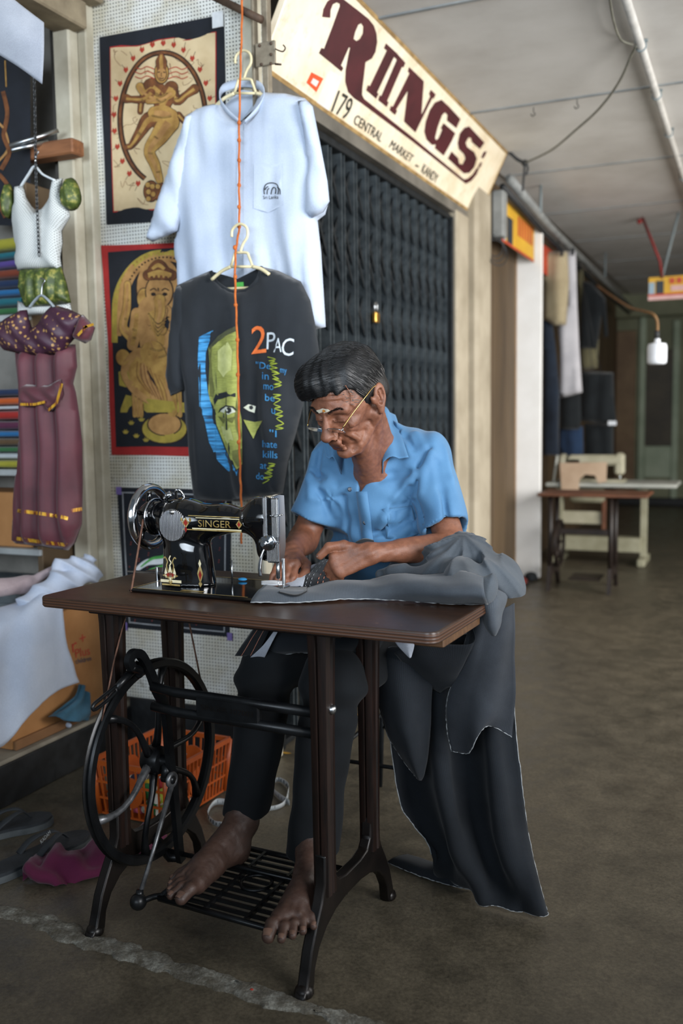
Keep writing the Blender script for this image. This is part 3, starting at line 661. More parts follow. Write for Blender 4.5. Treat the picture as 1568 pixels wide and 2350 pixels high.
# face plate, slot, take-up, presser bar, needle
fp = [(-.024, .985), (.0, .988), (.024, .985), (.027, .93), (.027, .87), (.02, .845), (.012, .835), (-.012, .835), (-.02, .845), (-.027, .87), (-.027, .93)]
MB().prism(fp, lambda a, b, tt: E(.012+.496+tt, VM+a, b), 0, .006).build('face_plate', MATS['ribbed_plate'], ma, smooth=False)
t = NT('ribbed_plate_front'); v = t.coord(); sp = t.n('ShaderNodeSeparateXYZ'); t.l(v, sp.inputs[0]); k = t.math('SINE', t.math('MULTIPLY', sp.outputs[0], 2*PI/.0036))
t.set(Base_Color='#b4b7bb', Metallic=1., Roughness=.25); t.bump(k, .7, .0012)
MB().box((.012+.478, VM-.036, .885), (.012+.490, VM-.026, .986), .0025, E).box((.012+.500, VM-.036, .885), (.012+.519, VM-.026, .984), .003, E).box((.012+.478, VM-.036, .882), (.012+.519, VM-.026, .900), .003, E).box((.012+.486, VM-.036, .838), (.012+.519, VM-.024, .886), .004, E).build('needle_guard_plate', MATS['ribbed_plate_front'], ma, smooth=False)
MB().box((.012+.4895, VM-.030, .895), (.012+.5005, VM-.026, .983), .001, E).build('take_up_slot', MATS['black_enamel'], ma, smooth=False)
td = MB().lathe([(0, 0), (.016, 0), (.017, .004), (.010, .006), (.010, .009), (.016, .011), (.0165, .014), (.008, .016), (.008, .026), (.005, .027), (.005, .034), (0, .034)], E(.012+.497, VM-.034, .884), -vm, 24).build('tension_dial', MATS['chrome'], ma, auto=40)
MB().cyl(E(.012+.470, VM-.030, .884), E(.012+.49, VM-.03, .884), .0085, n=16).build('dial_barrel', MATS['chrome'], ma, auto=40)
MB().tube(spline([E(.012+.50, VM-.036, .945), E(.012+.512, VM-.044, .944), E(.012+.524, VM-.040, .946), E(.012+.528, VM-.03, .947), E(.012+.52, VM-.026, .946)], 5), .0018, 6).build('thread_guide', MATS['chrome'], ma)
MB().tube(spline([E(.012+.478, VM-.02, .875), E(.012+.470, VM-.028, .85), E(.012+.466, VM-.03, .825), E(.012+.468, VM-.03, .806)], 5), [.004]*8+[.0045]*8, 8).build('presser_lever', MATS['chrome'], ma)
MB().cyl(E(.012+.503, VM-.012, .84), E(.012+.503, VM-.012, .800), .0045, n=12).cyl(E(.012+.503, VM-.012, .80), E(.012+.503, VM-.012, .772), .0012, .0008, n=8).build('needle', MATS['steel'], ma)
MB().cyl(E(.012+.514, VM-.006, .845), E(.012+.514, VM-.006, .785), .004, n=10).box((.012+.506, VM-.022, .7785), (.012+.522, VM+.01, .784), .002, E).build('presser_foot', MATS['steel'], ma, smooth=False)
# hand wheel
HC = E(.150, VM, .927)
hw = MB().lathe([(.0, -.016), (.016, -.016), (.020, -.012), (.030, -.010), (.040, .006), (.043, .020), (.040, .026), (.030, .029), (.026, .034), (0, .034)], HC, um, 32).build('hand_wheel', MATS['black_enamel'], ma, auto=45)
MB().lathe([(.070+.011*cos(a), .004+.0105*sin(a)) for a in np.linspace(0, 2*PI, 15)], HC, um, 56).build('wheel_rim', MATS['chrome'], hw)
for i in range(5):
    a = 2*PI*i/5+.3; d1 = vm*cos(a)+np.array([0, 0, sin(a)]); MB().tube([HC+d1*.018-um*.002, HC+d1*.045, HC+d1*.064+um*.003], [.008, .006, .0075], 8, flat=1.0).build('spoke', MATS['black_enamel'], hw)
MB().lathe([(0, -.026), (.009, -.026), (.015, -.022), (.016, -.014), (0, -.014)], HC, um, 20).build('clutch_knob', MATS['chrome'], hw)
MB().lathe([(.044, .018), (.047, .021), (.044, .024), (.0425, .021), (.044, .018)], HC, um, 36).build('pulley_groove', MATS['chrome'], hw)
# bobbin winder and spool pin on the arm, slide rod on the bed
MB().tube(spline([E(.225, VM+.01, .972), E(.232, VM, .990), E(.243, VM-.004, .995), E(.250, VM, .985), E(.252, VM+.004, .975)], 4), .0035, 6).cyl(E(.198, VM, .955), E(.215, VM-.01, .985), .006).cyl(E(.208, VM-.01, .975), E(.226, VM-.012, .985), .008).build('bobbin_winder', MATS['chrome'], ma)
MB().cyl(E(.345, VM+.06, TZ+.01), E(.345, VM+.06, TZ+.062), .0022, n=8).build('spool_pin', MATS['steel'], ma)
MB().bar([E(.02, VM+.075, TZ+.014), E(.185, VM+.045, TZ+.022)], .012, .004).cyl(E(.13, VM+.052, TZ), E(.13, VM+.052, TZ+.034), .006, n=10).cyl(E(.165, VM+.045, TZ+.02), E(.195, VM+.04, TZ+.022), .006, n=10).build('winder_arm', MATS['chrome'], ma, auto=40)
# decals on the enamel
def body_decal(name, mat, V, F, off=.0009):
    P = drape(BA, [E(u+.047, VM-.10, z) for u, z in V], vm, off, .02); MB().add(P, F).build(name, MATS[mat], ma, smooth=False)
def rect(u0, u1, z0, z1, n=10): return [(u0+(u1-u0)*i/n, z) for z in (z0, z1) for i in range(n+1)], [(i, i+1, n+2+i, n+1+i) for i in range(n)]
body_decal('arm_decal_band', 'decal_gold', *rect(.29, .425, .9445, .9465)); body_decal('arm_decal_band', 'decal_gold', *rect(.275, .43, .9130, .9155)); body_decal('arm_decal_band', 'decal_cream', *rect(.30, .43, .9160, .9185)); body_decal('arm_decal_band', 'decal_cream', *rect(.31, .425, .9405, .9422))
V2, F2 = text2('SINGER', .024); lo, hi = V2.min(0), V2.max(0); V2 = (V2-lo)/(hi-lo)
body_decal('arm_lettering', 'decal_gold', [(.317+.086*x, .9215+.0155*y) for x, y in V2], F2, .0014)
def dia(u, z, a, b): return [(u-a, z), (u, z-b), (u+a, z), (u, z+b)], [(0, 1, 2, 3)]
for u, z, a, b, mt in ((.283, .929, .010, .012, 'decal_gold'), (.283, .929, .006, .008, 'decal_red'), (.283, .914, .004, .007, 'decal_red'), (.272, .936, .004, .006, 'decal_gold'), (.295, .936, .004, .006, 'decal_gold'), (.424, .930, .008, .010, 'decal_gold'), (.424, .930, .004, .006, 'decal_red')): body_decal('arm_ornament', mt, *dia(u, z, a, b), off=.0012+.0003*(mt == 'decal_red'))
for u, z, a, b, mt in ((.236, .806, .022, .010, 'decal_gold'), (.236, .808, .015, .007, 'decal_red'), (.236, .812, .006, .022, 'decal_cream'), (.224, .812, .004, .013, 'decal_cream'), (.248, .812, .004, .013, 'decal_cream'), (.236, .792, .006, .006, 'decal_gold'), (.318, .815, .008, .024, 'decal_gold'), (.318, .812, .004, .012, 'decal_red'), (.318, .838, .004, .010, 'decal_cream'), (.318, .792, .005, .008, 'decal_gold')): body_decal('pillar_ornament', mt, *dia(u, z, a, b), off=.0010+.0003*(mt != 'decal_gold'))
body_decal('pillar_decal_band', 'decal_cream', *rect(.208, .266, .790, .7965)); body_decal('pillar_decal_band', 'decal_gold', *rect(.212, .262, .783, .787))
def strokep(P, w):
    P = [np3(p) for p in P]; V = []
    for i in range(len(P)):
        d = P[min(i+1, len(P)-1)]-P[max(i-1, 0)]; nn = np.array([-d[1], d[0]])/np.linalg.norm(d); V += [P[i]+nn*w/2, P[i]-nn*w/2]
    return V, [(2*i, 2*i+1, 2*i+3, 2*i+2) for i in range(len(P)-1)]
for s in (1, -1): body_decal('pillar_scroll', 'decal_gold', *strokep(spline([(.236+s*.006, .815), (.236+s*.010, .828), (.236+s*.007, .838), (.236+s*.013, .848), (.236+s*.017, .845)], 4), .003))
body_decal('pillar_scroll', 'decal_cream', *strokep(spline([(.234, .828), (.239, .836), (.234, .844), (.238, .852)], 4), .003))
M('blue_chalk', '#1f74a8', '#2a86ba', 20, .8)
ch = MB().ball(T(.365, .30, TZ+.0145), (.012, .008, .004), 14, 8).build('tailors_chalk', MATS['blue_chalk']); tag(ch, 'small blue piece of chalk on the machine bed', 'chalk')
# ------------------------------------------------------------ the tailor
t = NT('skin'); v = t.coord(); a = t.noise(v, 14, 6, .6); b = t.noise(v, 55, 5, .65); c = t.noise(v, 420, 3); sp = t.n('ShaderNodeSeparateXYZ'); t.l(v, sp.inputs[0])
col = t.mix(.5, t.ramp(a, [(.3, '#5e3a2a'), (.55, '#7d4f39'), (.75, '#93634a')]), t.ramp(b, [(.3, '#5a3728'), (.7, '#8a5a43')]))
ft = t.ramp(sp.outputs[2], [(.24, (1, 1, 1)), (.34, (0, 0, 0))])        # dust on the bare feet, plus shade painted into the skin colour
col = t.mix(t.math('MULTIPLY', ft, .9), col, t.mix(b, '#2a1f1b', '#40312a'))
t.set(Base_Color=col, Roughness=t.math('MULTIPLY_ADD', b, .25, .40), Subsurface_Weight=.06, Subsurface_Radius=(.01, .004, .002)); t.bump(t.math('ADD', t.math('MULTIPLY', c, .45), t.math('ADD', b, t.math('MULTIPLY', t.noise(t.coord((1, 1, 2.6)), 120, 5, .65), .5))), .38, .0018)
M('nail', '#4f3b32', '#685044', 40, .4); M('lip', '#55302a', '#6a3d35', 60, .5); M('ash_mark', '#b9b2a0', '#d3cbb6', 80, .9); M('turmeric_mark', '#b06a2a', '#c98632', 80, .9)
t = NT('hair'); v = t.coord((1, 1, 1)); a = t.noise(v, 240, 3); b = t.noise(v, 9, 4)
t.set(Base_Color=t.ramp(b, [(.4, '#040405'), (.75, '#0c0c0d')]), Roughness=.5); t.bump(a, .3, .002)
M('hair_grey', '#4d4b4a', '#77736f', 200, .45); M('hair_black', '#060708', '#121315', 60, .42)
t = NT('blue_shirt'); v = t.coord(); f = t.noise(v, 5, 4); w = t.noise(v, 1100, 2); n3 = t.noise(v, 34, 5)
t.set(Base_Color=t.mix(.25, t.ramp(f, [(.3, '#3f6f98'), (.7, '#5586ae')]), t.ramp(w, [(.3, (.35, .35, .35)), (.7, (1, 1, 1))]), 'MULTIPLY'), Roughness=.75, Sheen_Weight=.12); t.bump(t.math('ADD', n3, t.math('MULTIPLY', w, .2)), .22, .003)
M('shirt_button', '#2a2f38', '#3a404a', 50, .3); cloth('black_trousers', '#0b0e11', '#12161a', 6, 900, sheen=.03)
M('gold_wire', '#b08d52', '#c9a86a', 60, .25, metal=1); M('silver_wire', '#b6b8ba', '#cdd0d2', 60, .2, metal=1)
t = NT('lens_glass'); t.set(Base_Color='#ffffff', Roughness=.02, Transmission_Weight=1., IOR=1.45)

def wob(P, s, ph=0.0):
    x, y, z = P[..., 0]*s+ph, P[..., 1]*s+ph*1.7, P[..., 2]*s-ph*.6
    return (np.sin(x+1.4*np.sin(y*.9+.5*z))+np.sin(y*1.1+1.3*np.sin(z*.8))+np.sin(z*1.2+1.5*np.sin(x*.7+y*.4)))/3
H0 = pix('Y', 2.09, 806, 917); yw, pt = math.radians(18), math.radians(31)
hf = np.array([-sin(yw)*cos(pt), -cos(yw)*cos(pt), -sin(pt)]); hs = np.array([cos(yw), -sin(yw), 0]); hu = np.cross(hf, hs)
rl = math.radians(-3); hs, hu = hs*cos(rl)+hu*sin(rl), hu*cos(rl)-hs*sin(rl)
def Hd(f, s, u): return H0+hf*f+hs*s+hu*u
HR = np.stack([hf, hs, hu], 1)
NB = np.array([-.905, 2.285, 1.06])
RS, LS = np.array([-1.030, 2.315, 1.042]), np.array([-.785, 2.325, 1.052])
LE, RE = np.array([-.682, 2.215, .838]), np.array([-1.100, 2.235, .835])
LWr, RWr = np.array([-.822, 2.025, .842]), np.array([-1.048, 2.065, .832])
CH = np.array([-.91, 2.325, .955])
pr = thing('person', 'man in a light blue short-sleeved shirt and spectacles sewing at the treadle table', 'person', (-.88, 2.3, 0))
body = MB()
# --- head, neck, chest
S = SDF(H0-np.array([.20, .22, .29]), H0+np.array([.26, .36, .20]), .0028)
def he(c, r, k=.012, cut=False, R=None): S.ell(Hd(*c), r, k, HR if R is None else R, cut)
def hc(a, b, r0, r1=None, k=.01, cut=False, sq=None): S.cap(Hd(*a), Hd(*b), r0, r1, k, sq, cut)
he((-.008, 0, .040), (.094, .073, .082), .02); he((.040, 0, .015), (.058, .062, .075), .025); he((.048, 0, -.045), (.040, .046, .055), .025)
for s in (-1, 1):
    hc((.0, s*.054, -.04), (.06, s*.022, -.098), .020, .015, .02); he((.064, s*.044, -.020), (.019, .015, .014), .016)
    he((.048, s*.066, -.058), (.030, .017, .026), .022, True)
    hc((.09, s*.012, .026), (.078, s*.046, .022), .0105, .0105, .012)
he((.078, 0, -.098), (.018, .022, .016), .015); hc((.094, 0, .018), (.116, 0, -.026), .008, .0125, .010); he((.120, 0, -.032), (.0145, .0145, .0125), .006)
for s in (-1, 1):
    he((.108, s*.0165, -.035), (.012, .009, .010), .005); he((.103, s*.030, .005), (.017, .018, .0135), .009, True); he((.0795, s*.031, .002), (.0135, .0160, .0125), .003)
    hc((.0965, s*.018, -.0005), (.089, s*.043, -.004), .0022, .0022, .004); he((.117, s*.008, -.043), (.006, .0045, .003), .003, True)
    hc((.107, s*.019, -.030), (.087, s*.034, -.066), .0046, .0046, .005, True); hc((.086, s*.034, -.066), (.078, s*.032, -.09), .0024, .002, .006, True); hc((.080, s*.043, -.045), (.068, s*.047, -.085), .0040, .0034, .005, True); hc((.088, s*.040, -.030), (.080, s*.052, -.040), .0016, .0014, .003, True); hc((.085, s*.048, .012), (.070, s*.060, .016), .0012, .001, .003, True); hc((.085, s*.047, .006), (.070, s*.060, .004), .0012, .001, .003, True)
    hc((.094, s*.024, -.016), (.083, s*.044, -.020), .0016, .0016, .004, True)
hc((.100, -.012, -.057), (.100, .012, -.057), .008, .008, .010); hc((.096, -.021, -.070), (.098, .0, -.067), .0048, .0052, .005); hc((.096, .021, -.070), (.098, .0, -.067), .0048, .0052, .005); hc((.092, -.016, -.079), (.092, .016, -.079), .0058, .0058, .006)
hc((.106, -.022, -.0735), (.106, .022, -.0735), .0022, .0022, .003, True); hc((.094, -.014, -.0895), (.094, .014, -.0895), .003, .003, .006, True)
for q in range(3): hc((.101-.004*q, -.035, .050+.016*q), (.101-.004*q, .035, .050+.016*q), .0018, .0018, .005, True)
hc((.062, .058, .075), (.058, .062, .05), .0022, .0022, .004); hc((.058, .062, .05), (.066, .060, .03), .0022, .0018, .004); hc((.066, .060, .03), (.06, .062, .018), .0018, .0015, .004)
for s in (-1, 1):                                        # ears
    ea = np.stack([hf*.94+hu*.34, hs, hu*.94-hf*.34], 1)
    he((-.012, s*.080, .004), (.020, .0095, .033), .006, False, ea); he((-.008, s*.092, .006), (.0125, .0095, .0205), .003, True, ea); hc((-.004, s*.086, -.006), (-.002, s*.085, .012), .0035, .003, .004)
    he((-.004, s*.079, -.028), (.010, .006, .011), .006, False, ea); hc((.008, s*.076, .0), (.010, s*.076, .010), .006, .005, .004)
def march(o, d):
    P = o+np.arange(0, .26, .0012)[:, None]*d; I = np.round((P-S.lo)/S.h).astype(int); v = np.where(((I >= 0) & (I < S.n)).all(1), S.v[tuple(np.clip(I, 0, S.n-1).T)], 1); j = int(np.argmax(v < 0)); return P[j] if v[j] < 0 else None
def groove(pts, r, out, k=.005, cut=True):
    P = [march(Hd(.22, s_, u_), -hf) for s_, u_ in pts]; P = [p+hf*out for p in P if p is not None]
    for a_, b_ in zip(P, P[1:]): S.cap(a_, b_, r, r, k, cut=cut)
for s in (-1, 1):
    groove([(s*.020, -.036), (s*.028, -.050), (s*.033, -.066), (s*.032, -.082), (s*.027, -.092)], .0040, .0018)
    groove([(s*.041, -.046), (s*.046, -.062), (s*.044, -.080)], .0036, .0020); groove([(s*.048, -.030), (s*.054, -.045), (s*.055, -.062)], .0030, .0018); groove([(s*.022, -.071), (s*.027, -.080)], .0026, .0012)
    groove([(s*.016, -.010), (s*.028, -.016), (s*.042, -.012)], .0022, .0012); groove([(s*.018, -.018), (s*.032, -.024), (s*.046, -.018)], .0020, .0012)
    groove([(s*.030, -.044), (s*.037, -.056), (s*.039, -.070)], .0045, -.0018, .008, False)
    p = march(Hd(-.010, s*.20, .006), -hs*s)
    if p is not None: S.ell(p+hs*s*.0015, (.0115, .0075, .019), .003, np.stack([hf*.94+hu*.34, hs, hu*.94-hf*.34], 1), True); S.cap(p+hf*.008-hu*.004, p+hf*.009+hu*.006, .0045, .004, .004); S.cap(p-hf*.004-hu*.010-hs*s*.002, p-hf*.006+hu*.008-hs*s*.002, .003, .003, .003)
for u_ in (.050, .060, .071): groove([(-.040, u_-.004), (-.02, u_), (.0, u_+.001), (.02, u_), (.045, u_-.005)], .0020, .0012, .004)
for s in (-.006, .006): groove([(s, .014), (s*.8, .026), (s*1.1, .034)], .0018, .0010, .004)
S.cap(Hd(-.032, 0, -.045), NB+np.array([0, .02, -.02]), .046, .052, .025); S.cap(Hd(.02, 0, -.085), NB+np.array([-.003, -.035, -.05]), .030, .036, .03)
for s in (-1, 1): S.cap(Hd(-.03, s*.048, -.035), NB+np.array([s*.012-.003, -.055, -.045]), .012, .010, .014)
S.cap(RS, LS, .048, .048, .03); S.ell(CH+np.array([0, .005, .01]), (.145, .090, .158), .05)
S.cap(NB+np.array([-.004, -.050, -.060]), NB+np.array([.035, -.045, -.045]), .007, .006, .012)
S.fn(lambda P: .0007*wob(P, 160)+.0005*wob(P, 330, 1.))
S.into(body); headB = None
# --- arms and hands
def hand(S, wrist, fwd, back, side, curl, thumb, spread=.020, L=1.0):
    """fwd wrist->knuckles, back = out of the back of the hand, side towards the thumb"""
    fwd, back, side = [np3(x)/np.linalg.norm(x) for x in (fwd, back, side)]
    kn = wrist+fwd*.088*L; tips = []
    for i, o in enumerate((1.4, .45, -.5, -1.4)): S.cap(wrist+side*o*.010, kn+side*o*spread*.72-fwd*(.004*abs(o)), .0155, .0118, .012, (back, .78))
    for o in (1.3, .45, -.45, -1.3): S.cap(wrist+fwd*.024+side*o*.008+back*.0115, kn+side*o*spread*.72+back*.0085-fwd*.006, .0032, .0042, .006)
    ln = (.040, .045, .042, .033)
    for i, o in enumerate((1.4, .45, -.5, -1.4)):
        b = kn+side*o*spread*.75-fwd*(.005*abs(o)); d = fwd+side*o*.06; a = 0; r = .0098-.0008*(i == 3)
        S.ell(b+back*.002, (.0108,)*3, .006)
        for k in range(3):
            a += curl[i][k]; e = (d/np.linalg.norm(d))*cos(a)-back*sin(a); n = b+e*ln[i]*(1, .68, .55)[k]*L; S.cap(b, n, r, r*.9, .003); b = n; r *= .9
        tips.append((b, e))
    b = wrist+fwd*.022+side*.016-back*.004
    for k, (d, l) in enumerate(thumb):
        d = fwd*d[0]+side*d[1]+back*d[2]; d = d/np.linalg.norm(d); n = b+d*l; S.cap(b, n, (.0165, .0125, .0115)[k], (.0125, .0115, .009)[k], .007 if k == 0 else .004); b = n
    tips.append((b, d)); return tips
S = SDF((-1.20, 1.86, .755), (-.58, 2.36, 1.02), .0028)
S.cap(LS, LE, .045, .036, .01); S.cap(LE, LWr, .038, .0235, .02, ((0, 0, 1), .92)); S.cap(LE+(LWr-LE)*.25, LE+(LWr-LE)*.6, .030, .024, .02)
S.cap(RS, RE, .045, .036, .01); S.cap(RE, RWr, .037, .024, .02); S.cap(RE+(RWr-RE)*.25, RE+(RWr-RE)*.6, .030, .024, .02)
S.ell(LWr+np.array([.005, .012, .014]), (.009, .009, .008), .008)
tl = hand(S, LWr, (-.80, -.50, -.32), (.08, -.62, .80), (-.25, -.05, .60), ((.95, .75, .4), (1.05, .8, .4), (1.1, .85, .4), (1.15, .9, .4)), (((.70, .62, .05), .040), ((.98, .18, .05), .034), ((1.0, -.25, -.25), .030)))
tr2 = hand(S, RWr, (.30, -.86, -.22), (.35, .10, .92), (.95, .28, -.1), ((.55, .5, .35), (.6, .55, .35), (.65, .6, .3), (.7, .6, .3)), (((.6, .75, -.2), .038), ((.95, .15, -.25), .034), ((1.0, -.25, -.2), .028)))
def veins(P): return .0006*wob(P, 150)+.0005*np.sin(420*(P[..., 0]*.5-P[..., 2]*.8)+2*wob(P, 60))*(P[..., 1] < 2.06)
S.fn(veins); S.into(body)
# --- lower legs and feet
S = SDF((-1.24, 1.49, .07), (-.73, 2.0, .36), .003)
def foot(S, ankle, heel, toe, med, knee):
    """med: unit vector to the big-toe side"""
    ax = toe-heel; ax[2] = 0; L = np.linalg.norm(ax); ax /= L; med = np3(med); up = np.array([0, 0, 1.]); z0 = heel[2]
    hl = heel+ax*.03+up*.024
    S.cap(ankle+(np3(knee)-ankle)*.38, ankle+up*.02, .033, .0285, .02); S.ell(ankle+med*.026+up*.004, (.013,)*3, .012); S.ell(ankle-med*.027-up*.006, (.012,)*3, .012)
    S.cap(ankle, hl-ax*.006, .029, .028, .03); S.cap(ankle+ax*.01, heel+ax*(L*.55)+up*.036, .032, .025, .03); S.cap(hl, heel+ax*(L*.6)+up*.022, .027, .022, .025)
    ball = heel+ax*(L*.72)
    S.cap(heel+ax*(L*.45)+med*.012+up*.026, ball+med*.028+up*.019, .026, .021, .022); S.cap(heel+ax*(L*.45)-med*.012+up*.020, ball-med*.030+up*.014-ax*.02, .022, .015, .022); S.cap(ball+med*.02+up*.018, ball-med*.03+up*.014-ax*.015, .018, .014, .02)
    nails = []
    for i, (o, l, r) in enumerate(((.034, .062, .0145), (.013, .064, .0098), (-.004, .056, .0092), (-.020, .046, .0088), (-.035, .034, .0085))):
        b = ball+med*o-ax*(.012*max(0, i-1)*.8)+up*.017; m1 = b+ax*l*.5+up*.006+med*(.004 if i == 0 else .0); e = b+ax*l-up*(.003)+med*(.006 if i == 0 else -.002*i)
        S.cap(b, m1, r*1.05, r, .006); S.cap(m1, e, r, r*.92, .004); nails.append((e, ax, r))
    for o in (.02, .004, -.012): S.cap(heel+ax*(L*.45)+med*o*.5+up*.050, ball+med*o+up*.036, .004, .0035, .010)
    return nails
z = .106
RF = foot(S, np.array([-1.112, 1.905, .195]), np.array([-1.098, 1.880, z+.012]), np.array([-1.150, 1.622, z-.002]), (.97, -.16, 0), (-1.045, 1.925, .565))
LF = foot(S, np.array([-.890, 1.835, .195]), np.array([-.884, 1.815, z+.010]), np.array([-.826, 1.568, z-.002]), (-.97, -.17, 0), (-.862, 1.885, .575))
S.fn(lambda P: .0007*wob(P, 170)+.0004*wob(P, 380, 2.)); S.into(body)
body.tube([CH+np.array([0, .03, 0]), (-.89, 2.44, .72), (-.885, 2.48, .58)], [.09, .09, .08], 12)
for kx, an in (((-1.045, 1.925, .565), (-1.112, 1.905, .21)), ((-.862, 1.885, .575), (-.890, 1.835, .21))): body.tube([(-.885, 2.48, .58), kx, an], [.05, .030, .022], 10)
bo = body.build('body', MATS['skin'], pr)
BB = bvh(bo)
def nail(c, d, up, w, l, par, name='nail'):
    c, d, up = np3(c), np3(d)/np.linalg.norm(d), np3(up)/np.linalg.norm(up); sd = np.cross(d, up); sd /= np.linalg.norm(sd); up = np.cross(sd, d)
    P = [[c+d*(i/3-.5)*l+sd*(j/4-.5)*w*(.75+.25*sin(PI*min(1, (i+1)/3.)))+up*(.0015-.002*((j-2)/2)**2-.001*(i == 0)) for j in range(5)] for i in range(4)]
    MB().grid(P).build(name, MATS['nail'], par)
for e, ax, r in RF+LF: nail(e+ax*r*.25+np.array([0, 0, r*.86]), ax-np.array([0, 0, .45]), (0, 0, 1), r*1.35, r*1.2, bo, 'toenail')
b, d = tl[4]; nail(b+d*.002+np.array([.02, -.60, .75])*.0085, d, (.02, -.60, .75), .011, .013, bo, 'fingernail')
# lips, brows, forehead marks, hair
def on_head(pts, off=.0008): return drape(BB, [Hd(.20, s, u) for s, u in pts], -hf, off, .14)
for nm, mt, pg in (('lip', 'lip', [(-.015, -.0690), (-.008, -.0660), (0, -.067), (.008, -.0660), (.015, -.0690), (.0, -.0720)]), ('lip', 'lip', [(-.014, -.0755), (0, -.0750), (.014, -.0755), (.009, -.082), (0, -.084), (-.009, -.082)]),
                   ('ash_mark', 'ash_mark', [(-.024, .028), (-.016, .032), (-.008, .033), (.0, .036), (.010, .035), (.018, .034), (.022, .030), (.014, .028), (.006, .025), (-.004, .026), (-.012, .024), (-.020, .025)]), ('turmeric_mark', 'turmeric_mark', [(.0, .032), (.004, .0335), (.008, .032), (.009, .029), (.006, .027), (.001, .028)])):
    V2, F2 = tri2(pg, .005); MB().add(on_head(V2, .0009 if nm != 'turmeric_mark' else .0016), F2).build(nm, MATS[mt], bo)
random.seed(3)
for s in (-1, 1):
    mb = MB()
    for i in range(90):
        q = random.random(); p = on_head([(s*(.012+.036*q), .0235+.008*sin(q*PI*.8)+random.uniform(-.002, .002))], .0003)[0]
        mb.tube([p, p+hs*s*.005+hu*random.uniform(-.001, .003)+hf*.0008, p+hs*s*.009+hu*random.uniform(-.002, .002)+hf*.0005], [.00035, .0003, .0001], 3, cap=False)
    tag(mb.build('eyebrow', MATS['hair_black'], bo), kind='stuff')
S = SDF(H0-.17, H0+.18, .0028)
S.ell(Hd(-.006, 0, .050), (.100, .081, .087), .02, HR); S.ell(Hd(.045, -.035, .088), (.062, .050, .036), .03, HR); S.ell(Hd(-.052, 0, .0), (.046, .070, .06), .03, HR)
S.ell(Hd(.078, -.052, .068), (.026, .022, .022), .02, HR)
def hairline(P):
    q = (P-H0)@HR; f, s, u = q[..., 0], q[..., 1], q[..., 2]
    uh = np.interp(f, [-.12, -.06, -.028, -.012, .016, .024, .032, .050, .075, .12], [-.075, -.068, -.045, .028, -.008, -.004, .022, .056, .066, .060])
    uh = uh-.022*np.clip((-s-.01)/.05, 0, 1)*(f > .03)+.004*np.sin(s*260+f*90)
    return (uh-u)*.8
S.fn(hairline, mode='max')
def comb(P):
    q = (P-H0)@HR; f, s, u = q[..., 0], q[..., 1], q[..., 2]; a = np.arctan2(s-.035, u-.02)
    return .0011*np.sin(260*(s*.75-f*.35+.35*np.sin(a*1.0+f*12)*.05)+3*wob(q, 30))+.0010*np.sin(110*(s*.8-f*.4)+4*wob(q, 22, 2.))
S.fn(comb)
hair = S.into(MB()).build('hair', MATS['hair'], pr)
BH = bvh(hair)
mb = MB(); mg = MB()
for i in range(2200):                                       # combed strands over the cap of hair
    a = random.uniform(-PI, PI); e = random.uniform(.05, 1.5); o = np.array([cos(e)*cos(a), cos(e)*sin(a), sin(e)])
    P = []
    d = np.array([.55, -.75, 0]) if o[1] < .55 else np.array([-.55, .2, -.9])
    for k in range(6):
        w = Hd(-.014+.25*o[0], .25*o[1], .045+.25*o[2]); h = BH.ray_cast(Vector(w), Vector(Hd(-.014, 0, .045)-w).normalized(), .3)
        if h[0] is None: break
        P.append(np.array(h[0])+np.array(h[1])*(.0002+.0009*sin(k/5*PI))); o = o+d*.055+np.array([random.uniform(-.008, .008) for _ in range(3)]); o = o/np.linalg.norm(o)
    if len(P) > 3:
        qv = (P[-1]-H0)@HR; g = qv[2] < .035 and qv[1] > .05 and random.random() < .7
        (mg if g else mb).tube(P, [.00045]*(len(P)-1)+[.0002], 4, cap=False)
tag(mb.build('hair_strands', MATS['hair_black'], hair), kind='stuff')
for i in range(220):                                        # grey wisps over the temples
    s_ = 1 if i % 4 else -1; f0 = random.uniform(.022, .072); u0 = random.uniform(.018, .062)+.25*(f0-.03); p = Hd(f0, s_*.20, u0); h = BB.ray_cast(Vector(p), Vector(-hs*s_), .25)
    if h[0] is None: continue
    p = np.array(h[0]); d_ = (-hf*.75-hu*.5+hs*s_*.05); mg.tube([p-d_*.004, p+d_*.005+hs*s_*.0012, p+d_*.012+hs*s_*.0004], [.0003, .0003, .0001], 3, cap=False)
if mg.v: tag(mg.build('grey_strands', MATS['hair_grey'], hair), kind='stuff')
